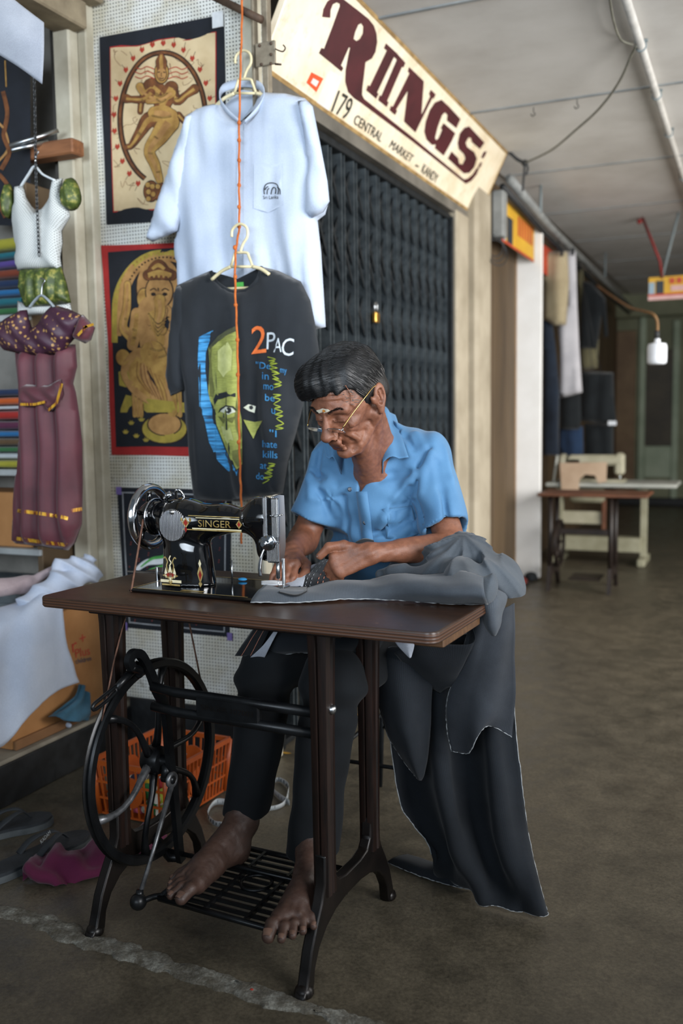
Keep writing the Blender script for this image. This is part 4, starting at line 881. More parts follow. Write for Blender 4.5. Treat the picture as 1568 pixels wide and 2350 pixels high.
# spectacles low on the nose
sp_ = MB(); GC = (.131, -.012); gd = hf*.80-hu*.60; gu = np.cross(gd, hs); gu = gu if gu@hu > 0 else -gu; Gc = Hd(.116, 0, -.012)
def lens(s): return [Gc+hs*(s*.031+.0225*np.sign(cos(a))*abs(cos(a))**.6)+gu*(-.004+.0125*np.sign(sin(a))*abs(sin(a))**.6) for a in np.linspace(0, 2*PI, 29)[:-1]]
gl = MB()
for s in (-1, 1): gl.tube(lens(s), .00115, 6, closed=True)
gl.tube(spline([Gc+hs*-.0085-gu*.001, Gc+gu*.003+gd*.003, Gc+hs*.0085-gu*.001], 5), .0011, 6)
gf = gl.build('spectacles', MATS['silver_wire'], pr)
for s in (-1, 1):
    hg = Gc+hs*s*.0545; MB().tube([Gc+hs*s*.0525, hg, hg-gd*.006+gu*.003], .0013, 6).build('hinge', MATS['silver_wire'], gf)
    MB().tube(spline([hg-gd*.006+gu*.003, Hd(.075, s*.066, .012), Hd(.03, s*.077, .028), Hd(-.008, s*.080, .034), Hd(-.026, s*.079, .012)], 5), .0013, 6).build('temple_arm', MATS['gold_wire'], gf)
    L2 = lens(s); c0 = sum(L2)/len(L2); MB().add([p+(c0-p)*.02+gd*.0006 for p in L2]+[p+(c0-p)*.02-gd*.0006 for p in L2], [tuple(range(28)), tuple(range(55, 27, -1))]+[(i, i+28, (i+1) % 28+28, (i+1) % 28) for i in range(28)]).build('lens', MATS['lens_glass'], gf, smooth=False)
    MB().ball(Gc+hs*s*.010-gu*.007-gd*.004, (.003, .002, .004), 8, 6).build('nose_pad', MATS['lens_glass'], gf)

# --- shirt
S = SDF((-1.26, 2.02, .62), (-.56, 2.60, 1.20), .0042)
S.cap(RS+np.array([.0, .005, .004]), LS+np.array([0, .005, .004]), .062, .062, .03); S.ell(CH, (.176, .112, .17), .05); S.ell((-.905, 2.365, .80), (.165, .135, .20), .06); S.cap(NB+np.array([0, .03, -.02]), NB+np.array([0, .02, .03]), .072, .066, .03)
S.ell((-.90, 2.43, .68), (.17, .15, .14), .05); S.cap(RS+np.array([.06, .04, -.02]), LS+np.array([-.06, .04, -.02]), .075, .075, .05)
def sleeve(sh, el, k0, r1):
    d = el-sh; n = d/np.linalg.norm(d); e = sh+d*k0
    S.cap(sh, e+n*.06, .066, r1, .022)
    S.fn(lambda P: np.where(np.linalg.norm(P-(e+n*.06), axis=-1) < r1*2.2, ((P-e)@n), -9).astype(np.float32), np.minimum(sh, e)-.16, np.maximum(sh, e)+.16, 'max')
    return e, n
eL, nL = sleeve(LS, LE, .80, .063); eR, nR = sleeve(RS, RE, .74, .058)
def folds(P):
    v = .0045*wob(P, 17)+.0022*wob(P, 48, 1.)+.006*np.sin(42*(P[..., 0]*.8+P[..., 2]*.75)+3*wob(P, 9, 1.))*np.exp(-((P[..., 0]+.80)/.09)**2-((P[..., 2]-.92)/.12)**2)+.005*np.sin(46*(P[..., 0]*.75-P[..., 2]*.8)+3*wob(P, 9, 2.))*np.exp(-((P[..., 0]+1.02)/.08)**2-((P[..., 2]-.95)/.12)**2)+.004*np.sin(30*P[..., 0]+2*wob(P, 8))*np.exp(-((P[..., 2]-.88)/.1)**2)
    for c, am, fr_ in ((np.array([-.80, 2.24, .95]), .0035, 5), (np.array([-1.01, 2.24, .95]), .0035, 5)):     # pulls from the armpits
        q = P-c; r = np.linalg.norm(q, axis=-1)+1e-6; th = np.arctan2(q[..., 2], q[..., 0]); v += am*np.exp(-(r/.16)**2)*np.sin(fr_*th+4*r/.1+1.5*wob(P, 14))
    v += .006*np.exp(-((P[..., 2]-.83)/.09)**2)*np.sin(70*(P[..., 2]+.35*P[..., 0])+2*wob(P, 12))
    v += .005*np.exp(-((P[..., 2]-1.08)/.05)**2)*np.sin(95*P[..., 0]+2*wob(P, 10, 3.))*(P[..., 0] > -.88)
    return v
S.fn(folds)
def hit(S, x, y):
    d = CR*((x-784)/FPX)+CU*((1175-y)/FPX)+CF; d = d/np.linalg.norm(d); ts = np.arange(1.9, 3.0, .004); P = CAMP+ts[:, None]*d; I = np.round((P-S.lo)/S.h).astype(int)
    ok = ((I >= 0) & (I < S.n)).all(1); v = np.where(ok, S.v[tuple(np.clip(I, 0, S.n-1).T)], 1); j = np.argmax(v < 0); return P[j] if v[j] < 0 else None
def crease(px, r, k=.012, cut=False, lift=0):
    P = [hit(S, *p) for p in px]; P = [p for p in P if p is not None]
    for a_, b_ in zip(P, P[1:]): S.cap(a_+(CAMP-a_)*lift, b_+(CAMP-b_)*lift, r, r, k, cut=cut)
for px, r, k, c in (([(1000, 985), (985, 1030), (965, 1070), (955, 1120), (962, 1170), (985, 1215)], .006, .012, True), ([(990, 1040), (972, 1080), (968, 1130)], .007, .014, False), ([(950, 1090), (915, 1140), (885, 1190), (865, 1235)], .007, .02, False), ([(940, 1120), (905, 1165), (890, 1215)], .006, .014, True),
                    ([(905, 985), (930, 1000), (950, 1030)], .005, .012, True), ([(930, 975), (955, 995), (972, 1025)], .006, .014, False), ([(950, 968), (975, 985)], .005, .012, True), ([(1020, 1030), (1035, 1100), (1050, 1190)], .005, .014, False), ([(1005, 1060), (1015, 1120), (1025, 1190)], .006, .016, True),
                    ([(735, 1035), (728, 1080), (735, 1130), (755, 1180)], .006, .012, True), ([(722, 1040), (712, 1090), (712, 1140)], .006, .014, False), ([(745, 1080), (765, 1120), (775, 1180)], .006, .016, False), ([(712, 1075), (730, 1090), (745, 1095)], .005, .010, True), ([(705, 1100), (725, 1112), (742, 1118)], .005, .012, False),
                    ([(790, 1140), (795, 1190), (800, 1240)], .005, .014, True), ([(870, 1100), (900, 1090), (935, 1085)], .006, .016, True), ([(860, 1225), (900, 1215), (950, 1185)], .006, .014, True), ([(850, 1245), (900, 1238), (955, 1205)], .006, .012, False)): crease(px, r, k, c, -.0006 if not c else .0004)
# hollow sleeve ends, V-shaped neck opening
for e, n, r in ((eL, nL, .058), (eR, nR, .053)): S.cap(e-n*.05, e+n*.05, r-.012, r-.002, .004, cut=True)
VB = np.array([-.928, 2.2, .962])
def vneck(P):
    z = P[..., 2]; hwid = np.clip((z-VB[2])*.40, 0, .05); x = P[..., 0]-(VB[0]+.034*np.clip((z-VB[2])/.12, 0, 1)); d = np.maximum(np.abs(x)-hwid, VB[2]-z); return np.maximum(d, P[..., 1]-2.30)
S.fn(lambda P: -vneck(P), mode='max')
S.cap(NB+np.array([0, .03, .0]), NB+np.array([-.01, -.06, .18]), .050, .060, .006, cut=True)
shirt = S.into(MB()).build('shirt', MATS['blue_shirt'], pr); md = shirt.modifiers.new('soften', 'SMOOTH'); md.factor = .5; md.iterations = 3
BS = bvh(shirt)
def cam_drape(px, B, off=.002, dflt=2.2):
    out = []
    for x, y in px:
        d = CR*((x-784)/FPX)+CU*((1175-y)/FPX)+CF; d = d/np.linalg.norm(d); h = B.ray_cast(Vector(CAMP), Vector(d), 5)
        out.append(np.array(h[0])-d*off if h[0] is not None else pix('Y', dflt, x, y))
    return out
# collar: a stand round the neck folded over into two pointed leaves
IN = [pix('Y', 2.205, 772, 1062), pix('Y', 2.235, 778, 1010), pix('Y', 2.31, 800, 962), np.array([-.905, 2.375, 1.125]), pix('Y', 2.335, 875, 938), pix('Y', 2.265, 873, 985), pix('Y', 2.21, 880, 1060)]
OU = [pix('Y', 2.20, 748, 1048), pix('Y', 2.25, 742, 1000), pix('Y', 2.34, 780, 962), np.array([-.905, 2.415, 1.095]), pix('Y', 2.37, 906, 952), pix('Y', 2.285, 922, 1000), pix('Y', 2.215, 938, 1049)]
a = np.array(spline(IN, 8)); b = np.array(spline(OU, 8)); P = []
for j in range(9):
    q = j/8; row = a*(1-q)+b*q+np.array([.10, -.25, .55])*.018*sin(PI*min(q*1.6, 1)); P.append(row)
lo_ = a*1.0; lo_[:, 2] -= .03; lo_ = lo_+(NB-lo_)*np.array([.12, .12, 0])
mb = MB().grid([lo_]+P); col_ = mb.build('collar', MATS['blue_shirt'], shirt, solid=.0022)
# placket edge, buttons, pocket, hems
for px in ((838, 1199), (803, 1123)):
    c = cam_drape([px], BS, .001)[0]; d = np.array([.38, -.92, .05]); MB().lathe([(0, 0), (.0058, 0), (.006, .0015), (.004, .0022), (0, .0016)], c, d, 14).build('button', MATS['shirt_button'], shirt)
def strip(px, wpx, name, off=.0025):
    P = cam_drape(px, BS, off); Q = cam_drape([(x+wpx, y) for x, y in px], BS, off); MB().grid([P, [(p+q)/2+(CAMP-p)*.0006 for p, q in zip(P, Q)], Q]).build(name, MATS['blue_shirt'], shirt, solid=.0015)
strip([tuple(p) for p in dense([(817, 1128), (826, 1200), (832, 1250)], 12, False)], 26, 'placket')
V2, F2 = tri2([(878, 1168), (945, 1160), (960, 1225), (925, 1243), (888, 1236)], 9); MB().add(cam_drape(V2, BS, .003), [tuple(reversed(f)) for f in F2]).build('pocket', MATS['blue_shirt'], shirt, solid=.0015)

# --- trousers
S = SDF((-1.26, 1.74, .12), (-.66, 2.70, .74), .0048)
PV = np.array([-.885, 2.50, .575]); RK, LK = np.array([-1.045, 1.925, .565]), np.array([-.862, 1.885, .575])
S.ell(PV, (.175, .13, .12), .04); S.cap(PV+np.array([-.08, -.02, 0]), RK, .088, .066, .03); S.cap(PV+np.array([.08, -.02, 0]), LK, .088, .066, .03)
RA, LA = np.array([-1.122, 1.925, .17]), np.array([-.905, 1.850, .15])
S.cap(RK, RA, .064, .054, .03); S.cap(LK, LA, .064, .060, .03)
S.fn(lambda P: .0045*wob(P, 20)+.0025*wob(P, 46, 2.)+.005*np.exp(-((P[..., 2]-.54)/.07)**2)*np.sin(75*P[..., 2]+3*wob(P, 10)))
S.fn(lambda P: (np.where(P[..., 0] < -1.0, .205, .175)+.05*(P[..., 1]-1.9)-P[..., 2]), mode='max')
S.cap(RA+np.array([0, 0, -.08]), RK*.25+RA*.75, .046, .042, .003, cut=True); S.cap(LA+np.array([0, 0, -.08]), LK*.25+LA*.75, .052, .046, .003, cut=True)
S.into(MB()).build('trousers', MATS['black_trousers'], pr)
# --- low stool under him
M('stool_metal', '#14171a', '#1f2327', 20, .5, metal=.5); M('stool_seat', '#2a2320', '#3a302b', 12, .7)
st = thing('stool', 'low dark metal stool the man sits on behind the table', 'stool', (-.885, 2.50, 0))
MB().box((-1.05, 2.34, .435), (-.72, 2.66, .462), .012).build('seat', MATS['stool_seat'], st, smooth=False)
for x, y in ((-1.03, 2.36), (-.74, 2.36), (-1.03, 2.64), (-.74, 2.64)): MB().tube([(x, y, .436), (x+(.05 if x > -.9 else -.05)*.6, y+(.03 if y > 2.5 else -.03), 0)], .009, 8).build('leg', MATS['stool_metal'], st)
for y in (2.345, 2.655): MB().cyl((-1.045, y, .20), (-.725, y, .20), .006, n=8).build('stretcher', MATS['stool_metal'], st)
for x in (-1.045, -.725): MB().cyl((x, 2.345, .24), (x, 2.655, .24), .006, n=8).build('stretcher', MATS['stool_metal'], st)
# ------------------------------------------------------------ grey pinstripe cloth being sewn: heap on the table, panels hanging to the floor
cloth('grey_suiting', '#41474e', '#575e66', 7, 900, stripe=(300, '#2b3036', .5), sheen=.12)  # lighter copy of the cloth, for the lit parts on the table
cloth('grey_suiting_plain', '#3d4349', '#525960', 7, 900, sheen=.12); cloth('grey_suiting_mid', '#2b2f35', '#3a3f46', 7, 900, stripe=(300, '#1e2227', .5), sheen=.1)  # plain for the lit heap; hanging leg end has some shade in its colour
cloth('grey_suiting_dark', '#171b20', '#21262c', 7, 900, stripe=(300, '#0f1317', .5), sheen=.06)  # same cloth, with the shade on its hanging parts put into the colour
cloth('black_band', '#121417', '#1b1e22', 8, 900); cloth('pale_lining', '#9a9fab', '#b3b8c2', 8, 700); M('overlock_thread', '#7f8487', '#a2a6a8', 80, .8); M('red_thread', '#b06a55', '#c98a72', 80, .8); cloth('white_scrap', '#d7d9dd', '#eceef0', 8, 700)
def surf(name, rows, mat, parent, k=6, fold=None, uvs=1.0, thick=.0018, edge=None, kv=6, noise_amp=.003, uvswap=False):
    """smooth sheet through a coarse grid of points (rows of equal length); optional overlocked edges"""
    A = [spline(r, kv) for r in rows]; A = [spline([a[i] for a in A], k) for i in range(len(A[0]))]; A = np.array(A)      # [v][u]
    nv, nu = A.shape[:2]
    gu = np.gradient(A, axis=1); gv = np.gradient(A, axis=0); N = np.cross(gu, gv); N /= (np.linalg.norm(N, axis=-1, keepdims=True)+1e-9)
    for i in range(nv):
        for j in range(nu):
            d = noise_amp*(nz(A[i, j], 9)+.5*nz(A[i, j], 24))
            if fold is not None: d += fold(i/(nv-1), j/(nu-1))
            A[i, j] += N[i, j]*d
    mb = MB().grid(A); L = np.linalg.norm(np.diff(A, axis=1), axis=-1).mean(0); L2 = np.linalg.norm(np.diff(A, axis=0), axis=-1).mean(1)
    cu, cv = np.concatenate([[0], np.cumsum(L)]), np.concatenate([[0], np.cumsum(L2)])
    U, Vv = np.meshgrid(cu, cv); mb.uv = np.stack([(Vv if uvswap else U).ravel(), (U if uvswap else Vv).ravel()], 1)
    o = mb.build(name, MATS[mat], parent, solid=thick)
    for e in edge or ():
        P = {'u0': A[:, 0], 'u1': A[:, -1], 'v0': A[0], 'v1': A[-1]}[e]; Q = []
        for i in range(len(P)-1):
            Q += [P[i], (P[i]+P[i+1])/2]
        Q.append(P[-1]); Q = [q+np.array([random.uniform(-1, 1) for _ in range(3)])*.0007 for q in Q]
        MB().tube(Q, [.0011+.0004*(i % 2) for i in range(len(Q))], 5).build('overlocked_edge', MATS['overlock_thread'], o)
    return o, A
random.seed(11)
fb = thing('trouser_cloth', 'grey pinstripe trouser cloth heaped on the table and hanging to the floor', 'cloth', (-.60, 2.10, 0))
Z0 = TZ+.004
def tp(x, y, h): return pix('Z', Z0+h, x, y)
# front tongue lying on the table from the needle to the right
rows = [[tp(575, 1384, .001), tp(700, 1382, .001), tp(820, 1375, .001), tp(930, 1378, .001), tp(1040, 1385, .002), tp(1120, 1388, .004)],
        [tp(580, 1370, .010), tp(700, 1366, .012), tp(820, 1359, .014), tp(930, 1360, .022), tp(1040, 1366, .030), tp(1115, 1370, .030)],
        [tp(592, 1356, .018), tp(700, 1351, .018), tp(820, 1342, .026), tp(930, 1336, .042), tp(1040, 1340, .050), tp(1110, 1345, .05)],
        [tp(610, 1347, .012), tp(720, 1344, .014), tp(830, 1328, .030), tp(930, 1318, .046), tp(1040, 1315, .06), tp(1110, 1320, .06)]]
surf('front_tongue', rows, 'grey_suiting', fb, fold=lambda v, u: .004*sin(v*22+u*5)*u, edge=('u0',), uvswap=True, noise_amp=.004)
# heap over the table corner and the forearm
S = SDF((-.93, 1.86, .755), (-.42, 2.36, .93), .0034)
LEo = LE+np.array([.012, -.03, .002])
S.ell((-.645, 2.135, .785), (.072, .095, .092), .03); S.cap((-.62, 2.12, .825), pix('Y', 2.10, 1150, 1325), .052, .050, .04); S.cap(pix('Y', 2.06, 1010, 1290), (-.62, 2.10, .82), .030, .055, .04)
S.cap(tp(905, 1318, .025), tp(1060, 1322, .04), .026, .038, .03); S.cap(tp(1000, 1345, .03), tp(1110, 1352, .03), .024, .034, .03); S.cap(tp(1060, 1330, .04), pix('Y', 2.05, 1145, 1345), .042, .045, .04); S.cap(tp(870, 1322, .018), tp(940, 1300, .03), .014, .026, .02); S.cap(tp(940, 1300, .03), (-.66, 2.16, .80), .03, .05, .04)
S.cap(pix('Y', 2.09, 1152, 1330), pix('Y', 2.09, 1160, 1400), .048, .036, .03)
def hf_(P):
    x, y, z = P[..., 0], P[..., 1], P[..., 2]; w1 = wob(P, 14); w2 = wob(P, 30, 2.)
    a_ = np.arctan2(z-.885+.25*(y-2.1), x+.615); q_ = np.sqrt((x+.615)**2+(z-.885)**2); am = np.clip(q_/.09, .15, 1)
    r = np.abs(np.sin(4.6*a_+1.1*w1)); r2 = np.abs(np.sin(9.5*a_+14*q_+1.3*w2))
    return (.017*am*(r-.62)+.007*am*(r2-.62)+.002*w2).astype(np.float32)
S.fn(hf_); S.fn(lambda P: np.where((P[..., 0] < -.515), TZ+.002-P[..., 2], -9).astype(np.float32), mode='max')
mb = S.into(MB()); V_ = np.array(mb.v); mb.uv = np.stack([V_[:, 0]*.45+V_[:, 2]*.8-V_[:, 1]*.4+.01*np.sin(V_[:, 0]*40), V_[:, 1]], 1)
hp = mb.build('cloth_heap', MATS['grey_suiting_plain'], fb); md = hp.modifiers.new('soften', 'SMOOTH'); md.factor = .5; md.iterations = 2
# lobe over the table corner
rows = [[pix('Y', y_, x, y) for x, y, y_ in r] for r in (
    [(1075, 1350, 1.98), (1110, 1350, 1.97), (1140, 1352, 1.97), (1165, 1365, 2.02)],
    [(1085, 1372, 1.955), (1112, 1378, 1.93), (1140, 1378, 1.94), (1160, 1385, 2.0)],
    [(1102, 1400, 1.955), (1118, 1410, 1.93), (1140, 1412, 1.94), (1156, 1405, 1.99)],
    [(1112, 1428, 1.96), (1122, 1438, 1.945), (1138, 1440, 1.95), (1150, 1425, 1.98)],
    [(1124, 1450, 1.97), (1130, 1457, 1.965), (1137, 1457, 1.965), (1143, 1445, 1.975)])]
surf('cloth_lobe', rows, 'grey_suiting', fb, noise_amp=.001, fold=lambda v, u: .002*sin(u*9), uvswap=True)
# long panel falling to the floor
def row(L): return [pix('Y', y_, x, y) for x, y, y_ in L]
rows = [row([(866, 1478, 2.10), (925, 1475, 2.14), (985, 1470, 2.09), (1050, 1460, 2.13), (1115, 1440, 2.10), (1178, 1400, 2.13)]),
        row([(885, 1640, 2.13), (945, 1640, 2.16), (1000, 1640, 2.10), (1060, 1640, 2.15), (1120, 1635, 2.11), (1180, 1620, 2.13)]),
        row([(915, 1830, 2.13), (965, 1800, 2.15), (1020, 1800, 2.08), (1080, 1800, 2.14), (1140, 1800, 2.09), (1198, 1800, 2.12)]),
        row([(950, 1900, 2.12), (1000, 1920, 2.13), (1048, 1930, 2.06), (1105, 1940, 2.12), (1165, 1950, 2.07), (1222, 1950, 2.10)]),
        row([(995, 1965, 2.12), (1018, 1985, 2.12), (1065, 2010, 2.06), (1130, 2030, 2.09), (1195, 2050, 2.06), (1248, 2060, 2.08)]),
        [pix('Z', .012, 1000, 1990), pix('Z', .012, 1030, 2020), pix('Z', .010, 1075, 2055), pix('Z', .010, 1140, 2078), pix('Z', .012, 1200, 2100), pix('Z', .014, 1255, 2092)]]
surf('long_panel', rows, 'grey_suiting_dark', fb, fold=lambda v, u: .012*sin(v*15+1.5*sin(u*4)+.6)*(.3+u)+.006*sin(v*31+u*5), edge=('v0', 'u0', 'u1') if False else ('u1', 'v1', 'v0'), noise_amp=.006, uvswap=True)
rows = [row([(990, 1470, 2.03), (1000, 1480, 2.03), (1020, 1490, 2.04)]), row([(862, 1500, 2.06), (920, 1500, 2.02), (995, 1560, 2.05)]), row([(868, 1610, 2.04), (925, 1620, 2.0), (990, 1660, 2.05)]), row([(890, 1690, 2.04), (938, 1700, 2.0), (985, 1730, 2.05)]), row([(925, 1745, 2.05), (950, 1760, 2.02), (975, 1775, 2.05)]), row([(958, 1786, 2.06), (962, 1790, 2.05), (967, 1790, 2.06)])]
surf('side_flap', rows, 'grey_suiting_dark', fb, edge=('v0',), noise_amp=.005, uvswap=True)
rows = [row([(1082, 1415, 2.02), (1112, 1405, 2.0), (1150, 1395, 2.03), (1185, 1385, 2.06)]), row([(1062, 1500, 2.03), (1095, 1500, 2.0), (1140, 1500, 2.02), (1186, 1490, 2.06)]), row([(1032, 1600, 2.04), (1075, 1590, 2.0), (1130, 1590, 2.02), (1185, 1590, 2.06)]), row([(1030, 1665, 2.05), (1072, 1650, 2.01), (1125, 1640, 2.02), (1178, 1650, 2.06)]), row([(1040, 1722, 2.05), (1075, 1730, 2.03), (1112, 1668, 2.02), (1174, 1690, 2.06)])]
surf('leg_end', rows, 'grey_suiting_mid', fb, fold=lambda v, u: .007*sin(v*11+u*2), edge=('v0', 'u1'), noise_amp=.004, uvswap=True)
rows = [row([(905, 1500, 2.0), (960, 1480, 1.98), (1080, 1478, 1.98), (1085, 1440, 2.0)]), row([(960, 1560, 2.06), (1000, 1540, 2.0), (1060, 1530, 2.0), (1070, 1500, 2.02)]), row([(1010, 1590, 2.07), (1025, 1580, 2.04), (1040, 1575, 2.03), (1050, 1560, 2.04)])]
surf('upper_fold', rows, 'grey_suiting_dark', fb, noise_amp=.004, uvswap=True)
rows = [[pix('Z', .004, x, y) for x, y in ((888, 1978), (950, 2005), (1010, 2025), (1085, 2042))], [pix('Z', .02, x, y) for x, y in ((905, 1968), (955, 1985), (1015, 2005), (1070, 2030))], [pix('Z', .010, x, y) for x, y in ((935, 1960), (985, 1975), (1030, 1995), (1065, 2022))]]
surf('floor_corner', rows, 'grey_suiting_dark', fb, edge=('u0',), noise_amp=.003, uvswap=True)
# lap cloth under the table with the unfinished waistband
rows = [row([(640, 1430, 1.92), (720, 1435, 1.90), (800, 1440, 1.92), (880, 1445, 1.96)]), row([(590, 1460, 1.90), (680, 1462, 1.86), (780, 1468, 1.88), (880, 1470, 1.96)]), row([(560, 1490, 1.92), (650, 1495, 1.88), (760, 1492, 1.88), (870, 1490, 1.97)]), row([(610, 1508, 1.93), (680, 1500, 1.90), (760, 1498, 1.90), (860, 1510, 1.99)])]
surf('lap_cloth', rows, 'grey_suiting_dark', fb, edge=('u1',), noise_amp=.004, uvswap=True)
rows = [row([(585, 1440, 1.90), (625, 1430, 1.89)]), row([(560, 1475, 1.88), (610, 1465, 1.86)]), row([(540, 1505, 1.89), (590, 1505, 1.87)])]
bd, A_ = surf('hanging_waistband', rows, 'black_band', fb, noise_amp=.003)
for j in (2, 4): MB().tube([A_[j][i]+np.array([.001, -.002, 0]) for i in range(0, A_.shape[1])], .0008, 4).build('stitch_line', MATS['red_thread'], bd)
rows = [row([(628, 1450, 1.86), (640, 1445, 1.86)]), row([(605, 1480, 1.858), (622, 1480, 1.858)]), row([(575, 1508, 1.87), (608, 1508, 1.872)])]
surf('lining_strip', rows, 'pale_lining', fb, noise_amp=.002)
rows = [row([(905, 1470, 1.955), (930, 1462, 1.95), (952, 1470, 1.955)]), row([(915, 1484, 1.95), (935, 1482, 1.945), (950, 1488, 1.95)]), row([(938, 1508, 1.955), (941, 1510, 1.952), (944, 1508, 1.955)])]
surf('pocket_lining', rows, 'pale_lining', fb, noise_amp=.001)
# waistband under his hand, lining and scrap at the needle
rows = [[tp(694, 1346, .004), tp(722, 1347, .004), tp(755, 1344, .006)], [tp(702, 1322, .022), tp(730, 1322, .024), tp(760, 1318, .026)], [tp(725, 1296, .034), tp(752, 1296, .036), tp(785, 1292, .036)], [tp(745, 1284, .036), tp(770, 1282, .036), tp(800, 1280, .036)]]
bw, A_ = surf('waistband', rows, 'black_band', fb, noise_amp=.001)
for j, mt in ((2, 'overlock_thread'), (4, 'overlock_thread'), (7, 'red_thread'), (9, 'red_thread')):
    P = [A_[j][i]+np.array([.0005, -.001, .0018]) for i in range(A_.shape[1])]; 
    for i in range(0, len(P)-1, 2): MB().tube([P[i], P[i+1]], .0009, 4).build('stitch', MATS[mt], bw)
rows = [[tp(648, 1346, .004), tp(670, 1347, .004), tp(697, 1346, .004)], [tp(668, 1325, .018), tp(686, 1324, .020), tp(703, 1322, .022)], [tp(695, 1302, .032), tp(710, 1298, .034), tp(727, 1294, .034)]]
surf('waistband_lining', rows, 'pale_lining', fb, noise_amp=.001)
rows = [[tp(640, 1360, .018), tp(680, 1368, .014), tp(705, 1358, .018)], [tp(645, 1347, .016), tp(675, 1346, .012), tp(705, 1346, .012)]]
surf('dark_scrap', rows, 'black_band', fb, noise_amp=.002)
rows = [[tp(600, 1341, .016), tp(628, 1343, .017), tp(652, 1341, .016)], [tp(600, 1333, .019), tp(628, 1332, .020), tp(650, 1334, .018)]]
surf('white_scrap', rows, 'white_scrap', fb, noise_amp=.002)
rows = [row([(792, 1262, 2.12), (830, 1238, 2.13), (858, 1240, 2.13)]), row([(798, 1275, 2.10), (835, 1262, 2.10), (862, 1258, 2.10)]), row([(805, 1295, 2.08), (840, 1290, 2.08), (870, 1285, 2.08)])]
surf('raised_edge', rows, 'black_band', fb, noise_amp=.003)
# ------------------------------------------------------------ hanging shirts and the painted cloths on the pegboard
cloth('white_cotton', '#b9c6da', '#c9d4e4', 4, 800, sheen=.1, bump=.15); cloth('charcoal_jersey', '#1d2125', '#282c31', 4, 900); M('cream_plastic', '#c9bd93', '#d8cda8', 10, .4); M('orange_cord', '#a8541c', '#c76a28', 60, .8, bump=.4, bsc=300)
M('print_orange', '#d0642a', '#e0763a', 30, .8); M('print_white', '#b9c4cb', '#d3dbe0', 30, .8); M('print_blue', '#2a6ea0', '#3d8cc0', 25, .8); M('print_lime', '#8fa02c', '#b4c23e', 30, .8); M('print_dark', '#14171a', '#1c2024', 30, .8); M('print_eye', '#b9bda8', '#d2d5c4', 30, .8); M('label_green', '#3f9a3c', '#53b04c', 30, .7)
t = NT('print_face'); v = t.coord(); a = t.noise(v, 16, 6); b = t.noise(t.coord((1, 1, 8)), 40, 4); t.set(Base_Color=t.mix(.35, t.ramp(a, [(.3, '#6f6f3a'), (.5, '#9aa04a'), (.7, '#b4b766')]), t.ramp(b, [(.3, '#3f422c'), (.7, '#a8ad60')])), Roughness=.85)
t = NT('print_swash'); v = t.coord((1, 1, 14)); b = t.noise(v, 14, 5); t.set(Base_Color=t.ramp(b, [(.35, '#1d3f5c'), (.5, '#2f7fb4'), (.65, '#4a9ad0')]), Roughness=.85)
def garment(name, px, y0, mat, parent, depth=.045, fall=.12, fold=None, sp=.014, back=True, thick=.0015):
    A = np.array([pix('Y', y0, x, y)[[0, 2]] for x, y in dense(px, 10)]); V2, F2 = tri2(A, sp); V2 = np.array(V2); d = np.maximum(pdist(V2, A), 0)
    q = np.clip(d/fall, 0, 1); th = depth*np.sqrt(1-(1-q)**2); fo = np.array([fold(x, z) if fold else 0 for x, z in V2])*np.clip(d/.02, .15, 1)
    mb = MB(); mb.add([(x, y0-t_-f_, z) for (x, z), t_, f_ in zip(V2, th, fo)], F2); o = mb.build(name, MATS[mat], parent, solid=thick)
    if back: MB().add([(x, y0+t_*.45+.003, z) for (x, z), t_ in zip(V2, th)], [tuple(reversed(f)) for f in F2]).build(name+'_back', MATS[mat], parent)
    return o
def decal(B, px, name, mat, parent, off=.0018, sp=6, dflt=2.5):
    V2, F2 = tri2(px, sp); MB().add(cam_drape(V2, B, off, dflt), [tuple(reversed(f)) for f in F2]).build(name, MATS[mat], parent)
def cam_text(B, s, o, e, h, name, mat, parent, off=.002, dflt=2.5):
    V2, F2 = text2(s); lo, hi = V2.min(0), V2.max(0); V2 = (V2-lo)/(hi-lo); o, e, h = np3(o), np3(e), np3(h); MB().add(cam_drape([o+(e-o)*x+(h-o)*y for x, y in V2], B, off, dflt), F2).build(name, MATS[mat], parent, smooth=False)
def stroke_px(B, P, w, name, mat, parent, off=.002, dflt=2.5):
    V, F = strokep(P, w); MB().add(cam_drape(V, B, off, dflt), F).build(name, MATS[mat], parent, smooth=False)
def hanger(name, label, cx, top, y0, par_loc, s=1.0, arms=True):
    """moulded plastic hanger; px coordinates of the hook top"""
    h = thing(name, label, 'hanger', par_loc, 'cream plastic hangers'); q = lambda dx, dy, dyy=0: pix('Y', y0+dyy, cx+dx*s, top+dy*s)
    MB().tube(spline([q(-16, 32), q(-14, 14), q(2, 2), q(18, 10), q(20, 30), q(10, 48), q(4, 66)], 5), .0042, 8).build('hook', MATS['cream_plastic'], h)
    MB().tube(spline([q(-8, 68), q(18, 68), q(24, 78), q(32, 100)], 4), .0042, 8).tube([q(-8, 68), q(-18, 100)], .0042, 8).tube([q(-18, 100), q(32, 100)], .0042, 8).build('hanger_frame', MATS['cream_plastic'], h)
    for a, b in (((-18, 100), (-62, 130)), ((32, 100), (70, 118))): MB().tube(spline([q(*a), q((a[0]+b[0])/2, (a[1]+b[1])/2-4), q(*b)], 4), .0055, 8).build('hanger_arm', MATS['cream_plastic'], h)
    return h
